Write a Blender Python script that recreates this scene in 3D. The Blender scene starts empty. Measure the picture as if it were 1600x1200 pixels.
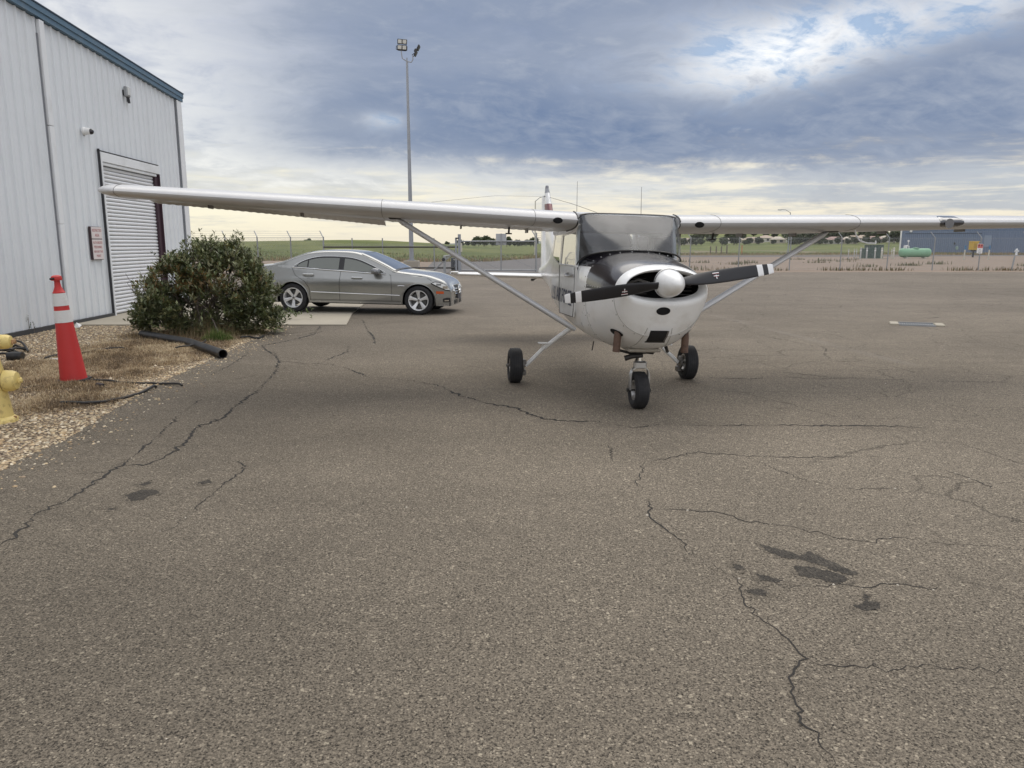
import bpy, bmesh, math, random
import numpy as np
from mathutils import Vector, Matrix, Euler
from mathutils.geometry import tessellate_polygon

R = math.radians
sc = bpy.context.scene
col = sc.collection
rng = np.random.default_rng(7)
random.seed(7)

# ------------------------------------------------------------------ camera
CAM_H, PITCH, FPX = 1.66, R(10.4), 1190.0
cam_d = bpy.data.cameras.new("camera")
cam_d.sensor_width = 36.0
cam_d.lens = 36.0 * FPX / 1600.0
cam_d.clip_start = 0.05
cam_d.clip_end = 12000
cam = bpy.data.objects.new("camera", cam_d)
cam.location = (0, 0, CAM_H)
cam.rotation_euler = (math.pi / 2 - PITCH, 0, 0)
col.objects.link(cam)
sc.camera = cam

sc.view_settings.view_transform = 'Standard'
sc.view_settings.look = 'None'
sc.view_settings.gamma = 1.0
sc.view_settings.use_curve_mapping = False
sc.view_settings.exposure = 0.44
sc.cycles.max_bounces = 8
sc.cycles.transparent_max_bounces = 16

SUN_EL, SUN_AZ = 64.0, 15.0      # azimuth clockwise from +Y (the view direction)


def ray(px, py):
    u, v = (px - 800.0) / FPX, (600.0 - py) / FPX
    c, s = math.cos(PITCH), math.sin(PITCH)
    return Vector((u, c + v * s, -s + v * c))


def gp(px, py, z=0.0):
    """point of the ground (height z) seen at a spot of the photograph"""
    d = ray(px, py)
    t = (z - CAM_H) / d.z
    return Vector((0, 0, CAM_H)) + d * t


def at_y(px, py, Y):
    d = ray(px, py)
    return Vector((0, 0, CAM_H)) + d * (Y / d.y)


# ------------------------------------------------------------------ node helpers
class S:
    """a socket with arithmetic"""
    def __init__(s, nt, sock): s.nt, s.k = nt, sock
    def _m(s, op, *a):
        n = s.nt.nodes.new("ShaderNodeMath"); n.operation = op
        for i, v in enumerate((s,) + a): put(s.nt, n.inputs[i], v)
        return S(s.nt, n.outputs[0])
    def __add__(s, o): return s._m('ADD', o)
    def __radd__(s, o): return s._m('ADD', o)
    def __sub__(s, o): return s._m('SUBTRACT', o)
    def __rsub__(s, o): return s._m('MULTIPLY', -1.0)._m('ADD', o)
    def __mul__(s, o): return s._m('MULTIPLY', o)
    def __rmul__(s, o): return s._m('MULTIPLY', o)
    def __truediv__(s, o): return s._m('DIVIDE', o)
    def pow(s, o): return s._m('POWER', o)
    def max(s, o): return s._m('MAXIMUM', o)
    def min(s, o): return s._m('MINIMUM', o)
    def abs(s): return s._m('ABSOLUTE')
    def exp(s): return s._m('EXPONENT')
    def sin(s): return s._m('SINE')
    def asin(s): return s._m('ARCSINE')
    def atan2(s, o): return s._m('ARCTAN2', o)
    def clamp(s): return s._m('ADD', 0.0)._clamp()
    def _clamp(s):
        s.k.node.use_clamp = True
        return s
    def step(s, a, b, c=0.0, d=1.0):
        n = s.nt.nodes.new("ShaderNodeMapRange"); n.interpolation_type = 'SMOOTHSTEP'
        put(s.nt, n.inputs[0], s)
        lo, hi, c0, c1 = (a, b, c, d) if a < b else (b, a, d, c)
        for i, v in enumerate((lo, hi, c0, c1)): n.inputs[i + 1].default_value = v
        return S(s.nt, n.outputs[0])


def put(nt, inp, v):
    if isinstance(v, S): nt.links.new(v.k, inp)
    elif isinstance(v, (tuple, list)):
        inp.default_value = tuple(v) + ((1.0,) if len(v) == 3 and len(inp.default_value) == 4 else ())
    else: inp.default_value = v


def xyz(nt, v):
    n = nt.nodes.new("ShaderNodeSeparateXYZ"); put(nt, n.inputs[0], v)
    return [S(nt, o) for o in n.outputs]


def vec(nt, x, y, z):
    n = nt.nodes.new("ShaderNodeCombineXYZ")
    for i, v in enumerate((x, y, z)): put(nt, n.inputs[i], v)
    return S(nt, n.outputs[0])


def vmul(nt, v, s):
    n = nt.nodes.new("ShaderNodeVectorMath"); n.operation = 'MULTIPLY'
    put(nt, n.inputs[0], v); n.inputs[1].default_value = s
    return S(nt, n.outputs[0])


def vadd(nt, v, w):
    n = nt.nodes.new("ShaderNodeVectorMath"); n.operation = 'ADD'
    put(nt, n.inputs[0], v); put(nt, n.inputs[1], w)
    return S(nt, n.outputs[0])


def noise(nt, v, scale, detail=4, rough=0.55, lac=2.0, dist=0.0, out='Fac'):
    n = nt.nodes.new("ShaderNodeTexNoise")
    put(nt, n.inputs['Vector'], v)
    n.inputs['Scale'].default_value = scale; n.inputs['Detail'].default_value = detail
    n.inputs['Roughness'].default_value = rough; n.inputs['Lacunarity'].default_value = lac
    n.inputs['Distortion'].default_value = dist
    return S(nt, n.outputs[out])


def voro(nt, v, scale, feature='F1', out='Distance', rand=1.0):
    n = nt.nodes.new("ShaderNodeTexVoronoi"); n.feature = feature
    put(nt, n.inputs['Vector'], v); n.inputs['Scale'].default_value = scale
    n.inputs['Randomness'].default_value = rand
    return S(nt, n.outputs[out])


def mixc(nt, f, a, b):
    n = nt.nodes.new("ShaderNodeMix"); n.data_type = 'RGBA'
    put(nt, n.inputs[0], f); put(nt, n.inputs[6], a); put(nt, n.inputs[7], b)
    return S(nt, n.outputs[2])


def scalec(nt, c, f):
    n = nt.nodes.new("ShaderNodeVectorMath"); n.operation = 'SCALE'
    put(nt, n.inputs[0], c); put(nt, n.inputs['Scale'], f)
    return S(nt, n.outputs[0])


def addc(nt, a, b):
    return vadd(nt, a, b)


# ------------------------------------------------------------------ world
world = bpy.data.worlds.new("World"); sc.world = world
world.use_nodes = True
nt = world.node_tree; nt.nodes.clear()
tc = nt.nodes.new("ShaderNodeTexCoord")
nm = nt.nodes.new("ShaderNodeVectorMath"); nm.operation = 'NORMALIZE'
nt.links.new(tc.outputs['Generated'], nm.inputs[0])
dx, dy, dz = xyz(nt, S(nt, nm.outputs[0]))
DEG = 180 / math.pi
az = dx.atan2(dy) * DEG
el = dz.asin() * DEG
zc = dz.max(0.0)
den = zc + 0.24
cx, cy = dx / den, dy / den
P = vec(nt, cx, cy, 0.0)
warp = noise(nt, P, 1.3, 3, 0.5, out='Color')
Pw = vadd(nt, P, vmul(nt, vadd(nt, warp, (-.5, -.5, -.5)), (.55, .55, 0)))
n_big = noise(nt, Pw, 1.0, 5, 0.55)
n_mid = noise(nt, vadd(nt, Pw, (7.3, 2.1, 0)), 3.4, 6, 0.60)
n_fin = noise(nt, vadd(nt, Pw, (1.3, 9.1, 0)), 10.0, 6, 0.62)
# ripples of altocumulus, drawn out along the wind
n_rip = noise(nt, vmul(nt, vadd(nt, vec(nt, cx + cy * 0.5, cy - cx * 0.5, 0.0), (4.0, 0, 0)), (1.0, 1.7, 1)), 5.0, 6, 0.62, dist=0.8)
# streaks low over the horizon, in azimuth / elevation
n_str = noise(nt, vec(nt, az * 0.060, el * 0.70, 0.0), 1.0, 5, 0.58, dist=0.4)
n_str2 = noise(nt, vec(nt, az * 0.14 + 5.0, el * 1.5 + el * az * 0.004, 3.0), 1.0, 5, 0.62)

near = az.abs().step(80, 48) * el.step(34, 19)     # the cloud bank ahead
bank = el.step(3.4, 7.4) * az.step(-30, -9) * 0.95
bank = bank + az.step(5, 28) * el.step(1.2, 4.4) * 0.30
gap = (((az - 19.5) / 10.0).pow(2.0) * -1.0 + ((el - 12.6 - (az - 20.0) * 0.12) / 3.0).pow(2.0) * -1.0).exp()
gap2 = (((az - 31.0) / 5.0).pow(2.0) * -1.0 + ((el - 14.6) / 2.2).pow(2.0) * -1.0).exp()
gap3 = (((az + 9.0) / 2.6).pow(2.0) * -1.0 + ((el - 8.6) / 0.7).pow(2.0) * -1.0).exp()
leftlight = (((az + 24.0) / 13.0).pow(2.0) * -1.0 + ((el - 6.0) / 6.0).pow(2.0) * -1.0).exp()
core = (((az - 5.0) / 18.0).pow(2.0) * -1.0 + ((el - 8.4 + az * 0.05) / 3.2).pow(2.0) * -1.0).exp()
dark = bank + core * 0.30 - gap * 0.95 - gap2 * 0.4 - gap3 * 0.4 - leftlight * 0.40
dark = dark * near + (1.0 - near) * 0.25
dark = dark + (n_big - 0.5) * 1.0 + (n_mid - 0.5) * 1.35 + (n_fin - 0.5) * 0.95 + (n_rip - 0.5) * 0.55
dark = dark.step(0.02, 1.08)
tone = (n_mid - 0.5) * 1.35 + (n_rip - 0.5) * 1.0 + (n_fin - 0.5) * 1.15

c_dark = mixc(nt, (tone * 0.95 + 0.5 - core * 0.22).clamp(), (0.150, 0.212, 0.350), (0.370, 0.415, 0.505))
c_grey = mixc(nt, (tone * 1.3 + 0.5).clamp(), (0.40, 0.41, 0.46), (0.76, 0.74, 0.70))
c_brk = mixc(nt, (tone * 2.6 + 0.58).clamp(), (0.30, 0.40, 0.55), (1.06, 1.03, 0.97))
c_light = mixc(nt, (gap * 1.4 + gap2 + gap3 * .8).clamp(), c_grey, c_brk)
sky = mixc(nt, dark, c_light, c_dark)
# cream haze band and grey streaks near the horizon
c_cream = mixc(nt, (az.step(6, -30)), (0.81, 0.735, 0.59), (0.90, 0.835, 0.63))
c_strk = mixc(nt, az.step(-20, 25), (0.55, 0.54, 0.50), (0.37, 0.40, 0.46))
strk = ((n_str - 0.5) * 2.8 + (n_str2 - 0.5) * 3.0 + (n_fin - .5) * .8 + az.step(0, 30) * 0.30 + el.step(0.5, 3.5) * 0.46).step(0.0, 1.0)
c_hor = mixc(nt, strk * el.step(0.1, 1.4), c_cream, c_strk)
band = (el + (n_mid - 0.5) * 6.0 + (n_str - 0.5) * 6.0 + (n_fin - 0.5) * 4.5 + (n_rip - .5) * 3.0 - az.step(2, 28) * 1.0).step(6.2, 1.8)
band = band * near + (1.0 - near) * el.step(8, 0.5) * 0.8
sky = mixc(nt, band * 0.90, sky, c_hor)
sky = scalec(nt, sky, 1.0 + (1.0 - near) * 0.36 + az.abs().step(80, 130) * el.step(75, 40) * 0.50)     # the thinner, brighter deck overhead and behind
st = nt.nodes.new("ShaderNodeTexSky"); st.sky_type = 'NISHITA'; st.sun_disc = False
st.sun_elevation = R(SUN_EL); st.sun_rotation = R(SUN_AZ)
st.air_density = 1.0; st.dust_density = 1.5
thin = scalec(nt, S(nt, st.outputs[0]), (1.0 - dark) * 0.018 + 0.004)
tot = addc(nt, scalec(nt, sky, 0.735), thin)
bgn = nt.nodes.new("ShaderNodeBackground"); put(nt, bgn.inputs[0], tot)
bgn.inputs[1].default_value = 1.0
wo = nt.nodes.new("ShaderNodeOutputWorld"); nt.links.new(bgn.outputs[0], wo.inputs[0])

sun_d = bpy.data.lights.new("sun", 'SUN')
sun_d.energy = 1.4; sun_d.angle = R(70); sun_d.color = (1.0, 0.95, 0.86)
sun = bpy.data.objects.new("sun", sun_d); col.objects.link(sun)
sd = Vector((math.sin(R(SUN_AZ)) * math.cos(R(SUN_EL)), math.cos(R(SUN_AZ)) * math.cos(R(SUN_EL)), math.sin(R(SUN_EL))))
sun.rotation_euler = sd.to_track_quat('Z', 'Y').to_euler()

# ------------------------------------------------------------------ materials
MATS = {}


def mat(name, c, rough=0.6, metal=0.0, coat=0.0, var=0.10, vscale=6.0, bump=0.0, bscale=60.0, dirt=None, dscale=2.0,
        damt=0.5, spec=0.5, tint=None, tr=0.0):
    """a principled material with tonal variation, optional dirt and relief"""
    if name in MATS: return MATS[name]
    m = bpy.data.materials.new(name); m.use_nodes = True
    nt = m.node_tree; nt.nodes.clear()
    o = nt.nodes.new("ShaderNodeOutputMaterial")
    b = nt.nodes.new("ShaderNodeBsdfPrincipled")
    t = nt.nodes.new("ShaderNodeTexCoord")
    pos = S(nt, t.outputs['Object'])
    n1 = noise(nt, pos, vscale, 5, 0.6)
    f = (n1 - 0.5) * (2.0 * var) + 1.0
    base = c
    if tint:                                    # colour of each leaf or stone kept on the mesh
        a = nt.nodes.new("ShaderNodeAttribute"); a.attribute_name = tint
        base = S(nt, a.outputs['Color'])
    else:
        rgb = nt.nodes.new("ShaderNodeRGB"); rgb.outputs[0].default_value = tuple(c) + (1.0,)
        base = S(nt, rgb.outputs[0])
    cc = scalec(nt, base, f)
    if dirt:
        nd = noise(nt, pos, dscale, 6, 0.65).step(0.48, 0.72) * damt
        cc = mixc(nt, nd, cc, dirt)
    put(nt, b.inputs['Base Color'], cc)
    rr = (noise(nt, pos, vscale * 2.3, 4, 0.6) - 0.5) * 0.18 + rough
    put(nt, b.inputs['Roughness'], rr.clamp())
    b.inputs['Metallic'].default_value = metal
    b.inputs['Coat Weight'].default_value = coat
    b.inputs['Coat Roughness'].default_value = 0.06
    b.inputs['Specular IOR Level'].default_value = spec
    if tr:
        b.inputs['Subsurface Weight'].default_value = 0.0
    if bump:
        bn = nt.nodes.new("ShaderNodeBump"); bn.inputs['Strength'].default_value = bump
        bn.inputs['Distance'].default_value = 0.01
        put(nt, bn.inputs['Height'], noise(nt, pos, bscale, 5, 0.6))
        nt.links.new(bn.outputs[0], b.inputs['Normal'])
    sh = b.outputs[0]
    if tr:
        tl = nt.nodes.new("ShaderNodeBsdfTranslucent"); put(nt, tl.inputs[0], cc)
        mx = nt.nodes.new("ShaderNodeMixShader"); mx.inputs[0].default_value = tr
        nt.links.new(b.outputs[0], mx.inputs[1]); nt.links.new(tl.outputs[0], mx.inputs[2])
        sh = mx.outputs[0]
    nt.links.new(sh, o.inputs[0])
    MATS[name] = m
    return m


def glass(name, tint=(0.7, 0.75, 0.75), refl=0.12, rough=0.02, k=.9, film=0.0):
    if name in MATS: return MATS[name]
    m = bpy.data.materials.new(name); m.use_nodes = True
    nt = m.node_tree; nt.nodes.clear()
    o = nt.nodes.new("ShaderNodeOutputMaterial")
    t = nt.nodes.new("ShaderNodeBsdfTransparent"); put(nt, t.inputs[0], tint)
    g = nt.nodes.new("ShaderNodeBsdfGlossy"); g.inputs['Roughness'].default_value = rough
    g.inputs[0].default_value = (0.95, 0.95, 0.95, 1)
    lw = nt.nodes.new("ShaderNodeLayerWeight"); lw.inputs[0].default_value = 0.30
    tcn = nt.nodes.new("ShaderNodeTexCoord")
    smear = noise(nt, S(nt, tcn.outputs['Object']), 5.0, 4, 0.6)
    f = (S(nt, lw.outputs['Fresnel']) * k + refl + (smear - 0.5) * 0.08).clamp()
    mx = nt.nodes.new("ShaderNodeMixShader"); put(nt, mx.inputs[0], f)
    nt.links.new(t.outputs[0], mx.inputs[1]); nt.links.new(g.outputs[0], mx.inputs[2])
    if film:                                     # dust and crazing on old plexiglass
        df = nt.nodes.new("ShaderNodeBsdfDiffuse"); df.inputs[0].default_value = (.55, .56, .57, 1)
        m2 = nt.nodes.new("ShaderNodeMixShader"); put(nt, m2.inputs[0], (smear - .5) * .10 + film)
        nt.links.new(mx.outputs[0], m2.inputs[1]); nt.links.new(df.outputs[0], m2.inputs[2]); mx = m2
    nt.links.new(mx.outputs[0], o.inputs[0])
    MATS[name] = m
    return m


def ground_mat(name, fn):
    m = bpy.data.materials.new(name); m.use_nodes = True
    nt = m.node_tree; nt.nodes.clear()
    o = nt.nodes.new("ShaderNodeOutputMaterial"); b = nt.nodes.new("ShaderNodeBsdfPrincipled")
    g = nt.nodes.new("ShaderNodeNewGeometry")
    c, rough, h, st_, dist = fn(nt, S(nt, g.outputs['Position']))
    put(nt, b.inputs['Base Color'], c); put(nt, b.inputs['Roughness'], rough)
    b.inputs['Specular IOR Level'].default_value = 0.25
    if h is not None:
        bn = nt.nodes.new("ShaderNodeBump"); bn.inputs['Strength'].default_value = st_
        bn.inputs['Distance'].default_value = dist
        put(nt, bn.inputs['Height'], h); nt.links.new(bn.outputs[0], b.inputs['Normal'])
    nt.links.new(b.outputs[0], o.inputs[0])
    return m


PALE_LINES = [((1112, 492), (1430, 572), .10, .55), ((560, 470), (800, 474), .05, .3), ((1180, 470), (1600, 486), .06, .4), ((1240, 470), (1560, 540), .05, .35)]


def asphalt(nt, pos):
    x, y, z = xyz(nt, pos)
    v = vec(nt, x, y, 0.0)
    jit = vadd(nt, noise(nt, v, 120, 2, 0.6, out='Color'), (-.5, -.5, -.5))
    vj = vadd(nt, v, vmul(nt, jit, (.008, .008, 0)))
    c1r, c1g, c1b = xyz(nt, voro(nt, vj, 170, out='Color'))          # grains of 6 mm
    c2r, c2g, c2b = xyz(nt, voro(nt, vj, 88, out='Color'))           # stones of 11 mm
    d2 = voro(nt, vj, 88)
    c3r, c3g, c3b = xyz(nt, voro(nt, vj, 48, out='Color')); d3 = voro(nt, vj, 48)
    fine = noise(nt, v, 330, 3, 0.75)
    grain = noise(nt, v, 75, 4, 0.75)
    med = noise(nt, v, 14, 5, 0.7)
    patch = noise(nt, v, 0.55, 6, 0.62, dist=0.6)
    broad = noise(nt, v, 0.13, 4, 0.55)
    streak = noise(nt, vec(nt, x * 0.10 + y * 0.02, y * 0.55, 0.0), 1.6, 6, 0.62)
    f0 = (c1r * 0.55 + grain.step(.30, .70) * 0.50 + (fine - .5) * .9 - 0.06).clamp()
    c = mixc(nt, f0, (0.048, 0.042, 0.035), (0.262, 0.225, 0.180))
    st = c2r.step(0.72, 0.80) * (d2 + (grain - .5) * .5).step(0.62, 0.40)
    c = mixc(nt, st * 0.65, c, mixc(nt, c2g, (0.20, 0.175, 0.145), (0.43, 0.375, 0.30)))
    big = c3r.step(0.950, 0.975) * (d3 + (grain - .5) * .7).step(0.52, 0.40)
    c = mixc(nt, big * 0.65, c, mixc(nt, c3g, (0.26, 0.225, 0.18), (0.44, 0.39, 0.31)))
    pit = c1b.step(0.80, 0.90) * grain.step(.60, .40)
    c = mixc(nt, pit * 0.85, c, (0.030, 0.026, 0.022))
    f = (med - 0.5) * 0.50 + (patch - 0.5) * 0.50 + (broad - 0.5) * 0.75 + (streak - 0.5) * 0.55 + 1.0
    # paler on the open apron, darker along the gravel bed and close to the camera
    zone_tone = (x + y * 0.09).step(-3.5, 1.6) * 0.26 + 0.80 + y.step(2.5, 6) * 0.16 - y.step(9, 30) * 0.06
    c = scalec(nt, c, f * zone_tone * (1.20 - y.step(9, 26) * .08))
    c = vmul(nt, c, (1.015, 1.0, 0.955))
    c = mixc(nt, (y.step(8, 26)) * 0.55, c, scalec(nt, mixc(nt, streak, (0.165, 0.142, 0.120), (0.225, 0.195, 0.163)), (patch - 0.5) * 0.55 + (broad - .5) * .5 + 1.0))
    # old scraped lines on the apron
    for (a, b, w, k) in PALE_LINES:
        A, B = gp(*a), gp(*b); L = (B - A).length; ux, uy = (B.x - A.x) / L, (B.y - A.y) / L
        dd = ((x - A.x) * (-uy) + (y - A.y) * ux + (med - .5) * .10).abs().step(w * 1.6, w * .4)
        tt = (x - A.x) * ux + (y - A.y) * uy
        m_ = dd * tt.step(-.4, .4) * tt.step(L + .5, L - .5) * (patch - .1).step(.2, .55)
        c = mixc(nt, m_ * k, c, (0.255, 0.225, 0.19))
    # fine net of hairline cracks
    wv = vadd(nt, v, vmul(nt, vadd(nt, noise(nt, v, 2.2, 5, 0.65, out='Color'), (-.5, -.5, -.5)), (.38, .38, 0)))
    net = voro(nt, wv, 0.42, feature='DISTANCE_TO_EDGE'); net2 = voro(nt, vadd(nt, wv, (3.3, 1.2, 0)), 1.15, feature='DISTANCE_TO_EDGE')
    rag = (grain - .5) * .004
    side = (x + y * .1).step(-1.2, -3.2) * .6 + (x - 1.6).step(0, 1.6) * .55 + y.step(8, 12) * .3
    cmask = noise(nt, v, 0.8, 3, 0.6).step(.42, .58)
    hair = (net + rag).step(.0045, .0015) * cmask * side
    hair = hair.max((net2 * .45 + rag).step(.0036, .0010) * side * (1.0 - cmask) * 1.0)
    c = mixc(nt, hair * 0.80, c, (0.030, 0.026, 0.022))
    h = c1r * 0.5 + c2r * 0.6 + st * .6 + grain * 0.8 - pit * 1.0 - hair * 2.0
    return c, 0.88, h, 0.9, 0.006


def dirt(nt, pos):
    x, y, z = xyz(nt, pos)
    n1 = noise(nt, pos, 0.25, 6, 0.65); n2 = noise(nt, pos, 2.2, 6, 0.65); n3 = noise(nt, pos, 30, 3, 0.6)
    ns = noise(nt, vec(nt, x * 0.25, y * 1.2, 0.0), 1.0, 5, 0.65)
    c = mixc(nt, n1, (0.20, 0.155, 0.12), (0.33, 0.262, 0.208))
    c = mixc(nt, ns.step(0.52, 0.72) * 0.6, c, (0.15, 0.115, 0.08))
    c = mixc(nt, n2.step(0.62, 0.75) * 0.5, c, (0.12, 0.11, 0.06))
    c = scalec(nt, c, (n3 - 0.5) * 0.5 + 1.0)
    far = y.step(120, 260)
    c = mixc(nt, far, c, mixc(nt, n1, (0.10, 0.13, 0.045), (0.18, 0.19, 0.07)))
    return c, 0.95, n2 + n3 * 0.3, 0.6, 0.05


def meadow(nt, pos):
    x, y, z = xyz(nt, pos)
    n1 = noise(nt, pos, 0.05, 6, 0.62); n2 = noise(nt, vec(nt, x * 0.5, y * 0.12, 0.0), 1.0, 6, 0.7); n3 = noise(nt, pos, 3.5, 5, 0.7)
    c = mixc(nt, n1.step(0.3, 0.7), (0.098, 0.128, 0.038), (0.205, 0.215, 0.080))
    c = mixc(nt, n2.step(0.5, 0.75) * 0.6, c, (0.070, 0.088, 0.028))
    c = mixc(nt, n3.step(0.55, 0.8) * 0.4, c, (0.27, 0.23, 0.11))
    c = scalec(nt, c, (n3 - 0.5) * 0.7 + 1.0)
    return c, 0.95, n3 + n2, 0.8, 0.3


def gravel_bed(nt, pos):
    x, y, z = xyz(nt, pos)
    v = vec(nt, x, y, 0.0)
    cc = voro(nt, v, 42, out='Color'); r, g, b = xyz(nt, cc); d = voro(nt, v, 42)
    n = noise(nt, v, 1.4, 5, 0.6)
    c = mixc(nt, r, (0.22, 0.165, 0.115), (0.50, 0.41, 0.29))
    c = mixc(nt, d.step(0.35, 0.7), c, (0.075, 0.055, 0.04))
    c = mixc(nt, n.step(0.45, 0.65) * 0.55, c, (0.13, 0.095, 0.06))
    return c, 0.95, d * -1.0, 1.0, 0.02


def concrete(nt, pos):
    n1 = noise(nt, pos, 0.8, 6, 0.6); n2 = noise(nt, pos, 9, 6, 0.65); n3 = noise(nt, pos, 120, 2, 0.6)
    c = mixc(nt, n1, (0.31, 0.28, 0.225), (0.44, 0.40, 0.325))
    c = mixc(nt, n2.step(0.58, 0.75) * 0.35, c, (0.22, 0.20, 0.17))
    c = scalec(nt, c, (n3 - 0.5) * 0.3 + 1.0)
    return c, 0.9, n2 + n3 * 0.5, 0.4, 0.006


def roadtar(nt, pos):
    n1 = noise(nt, pos, 0.2, 5, 0.6); n2 = noise(nt, pos, 4, 5, 0.65)
    c = mixc(nt, n1, (0.125, 0.118, 0.115), (0.185, 0.172, 0.165))
    c = scalec(nt, c, (n2 - 0.5) * 0.4 + 1.0)
    return c, 0.9, n2, 0.4, 0.02


M_ASPH = ground_mat('weathered_asphalt', asphalt)
M_DIRT = ground_mat('dry_dirt', dirt)
M_MEAD = ground_mat('meadow_grass', meadow)
M_GRAV = ground_mat('gravel_soil', gravel_bed)
M_CONC = ground_mat('slab_concrete', concrete)
M_ROAD = ground_mat('road_asphalt', roadtar)

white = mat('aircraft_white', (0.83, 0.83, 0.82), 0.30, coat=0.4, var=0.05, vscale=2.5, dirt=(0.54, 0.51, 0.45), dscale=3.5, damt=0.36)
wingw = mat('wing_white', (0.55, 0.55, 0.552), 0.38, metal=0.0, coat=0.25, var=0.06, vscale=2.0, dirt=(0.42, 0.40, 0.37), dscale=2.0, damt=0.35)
black = mat('gloss_black', (0.013, 0.011, 0.016), 0.22, coat=0.35, var=0.2, vscale=3.0)
mblack = mat('matt_black', (0.016, 0.016, 0.019), 0.48, var=0.25, vscale=9.0)
pwhite = mat('tip_white', (0.80, 0.80, 0.80), 0.45)
rubber = mat('tyre_rubber', (0.016, 0.016, 0.018), 0.75, var=0.3, vscale=12, dirt=(0.06, 0.055, 0.05), dscale=8, damt=0.4)
alum = mat('bare_aluminium', (0.55, 0.55, 0.55), 0.32, metal=0.9, var=0.12, vscale=8)
steel = mat('grimy_steel', (0.20, 0.19, 0.18), 0.45, metal=0.7, var=0.3, vscale=14)
grime = mat('greasy_black', (0.025, 0.022, 0.020), 0.5, var=0.4, vscale=20)
rust = mat('exhaust_rust', (0.135, 0.085, 0.062), 0.7, metal=0.3, var=0.35, vscale=22, dirt=(0.05, 0.035, 0.03), dscale=14, damt=0.7)
darkint = mat('cabin_trim', (0.075, 0.075, 0.082), 0.8, var=0.2)
hole = mat('dark_opening', (0.006, 0.006, 0.007), 0.9)
navy = mat('lettering_navy', (0.030, 0.045, 0.10), 0.4)
maroon = mat('maroon_paint', (0.15, 0.030, 0.034), 0.4)
galv = mat('galvanised_steel', (0.33, 0.34, 0.35), 0.5, metal=0.5, var=0.15, vscale=10)
pgrey = mat('pole_grey', (0.30, 0.315, 0.34), 0.5, metal=0.3, var=0.12, vscale=4)
lampdk = mat('lamp_housing', (0.030, 0.032, 0.036), 0.5)
lens = mat('lamp_lens', (0.62, 0.62, 0.58), 0.15, coat=0.5)
wallm = mat('hangar_sheet', (0.705, 0.732, 0.758), 0.42, var=0.045, vscale=1.3, coat=0.1, dirt=(0.46, 0.465, 0.47), dscale=0.9, damt=0.12)
trimm = mat('hangar_trim', (0.74, 0.755, 0.77), 0.45, var=0.04, dirt=(0.40, 0.40, 0.39), dscale=1.2, damt=0.3)
bluem = mat('fascia_blue', (0.085, 0.155, 0.225), 0.5, var=0.10, vscale=2, dirt=(0.16, 0.20, 0.24), dscale=3, damt=0.4)
slatm = mat('door_slat', (0.74, 0.75, 0.77), 0.42, var=0.06, vscale=2, dirt=(0.42, 0.41, 0.40), dscale=2.0, damt=0.25)
plum = mat('jamb_plum', (0.045, 0.020, 0.030), 0.5)
hwhite = mat('plastic_white', (0.75, 0.75, 0.74), 0.4)
signw = mat('sign_face', (0.66, 0.60, 0.59), 0.5, var=0.06, vscale=12)
signr = mat('sign_red', (0.36, 0.10, 0.10), 0.5)
coner = mat('cone_red', (0.53, 0.032, 0.030), 0.5, var=0.14, vscale=5, dirt=(0.32, 0.03, 0.03), dscale=5, damt=0.4)
conew = mat('reflective_band', (0.70, 0.70, 0.69), 0.4, var=0.08, vscale=12, dirt=(0.5, 0.48, 0.45), dscale=9, damt=0.4)
hydm = mat('hydrant_cream', (0.70, 0.55, 0.20), 0.5, var=0.12, vscale=9, dirt=(0.16, 0.09, 0.035), dscale=17, damt=0.55, bump=0.25, bscale=30)
brass = mat('weathered_brass', (0.36, 0.21, 0.10), 0.5, metal=0.3, var=0.3, vscale=30)
pipem = mat('black_plastic', (0.017, 0.018, 0.021), 0.42, var=0.3, vscale=8, dirt=(0.10, 0.085, 0.065), dscale=7, damt=0.4)
hosem = mat('black_hose', (0.020, 0.019, 0.019), 0.6, var=0.3, dirt=(0.10, 0.08, 0.06), dscale=8, damt=0.4)
paint = mat('car_paint', (0.315, 0.318, 0.305), 0.24, metal=0.60, coat=0.9, var=0.04, vscale=1.5)
chrome = mat('chrome', (0.75, 0.75, 0.74), 0.12, metal=1.0, var=0.04)
alloy = mat('alloy_rim', (0.70, 0.70, 0.70), 0.30, metal=0.35, var=0.08)
carblk = mat('car_black_trim', (0.014, 0.014, 0.016), 0.4)
amber = mat('amber_lens', (0.55, 0.09, 0.02), 0.2, coat=0.6)
carint = mat('car_interior', (0.17, 0.155, 0.13), 0.8)
lampgl = mat('headlamp_glass', (0.86, 0.87, 0.86), 0.12, coat=1.0, var=0.3, vscale=14)
wglass = glass('windshield_glass', (0.58, 0.61, 0.63), 0.08, k=.36, film=.055, rough=.16)
sglass = glass('side_glass', (0.60, 0.63, 0.58), 0.34)
cglass = glass('car_glass', (0.38, 0.42, 0.38), 0.22)
tankm = mat('tank_green', (0.21, 0.42, 0.26), 0.5, var=0.08, vscale=2, dirt=(0.12, 0.25, 0.15), dscale=1.5, damt=0.4)
boxgr = mat('cabinet_green', (0.038, 0.075, 0.060), 0.5, var=0.12, vscale=2)
cream = mat('post_cream', (0.52, 0.50, 0.42), 0.6, var=0.1)
yellow = mat('pump_yellow', (0.55, 0.36, 0.03), 0.5, var=0.12, vscale=4)
bluep = mat('marker_blue', (0.03, 0.16, 0.32), 0.5)
bluewall = mat('warehouse_blue', (0.155, 0.20, 0.29), 0.5, var=0.05, vscale=0.2)
bark = mat('branch_bark', (0.155, 0.128, 0.108), 0.9, var=0.3, vscale=12)
twigm = mat('dead_twig', (0.13, 0.105, 0.115), 0.9, var=0.2)
leafm = mat('leaf', (0.1, 0.1, 0.1), 0.48, var=0.10, tint='tint', tr=0.14, spec=0.4)
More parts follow.
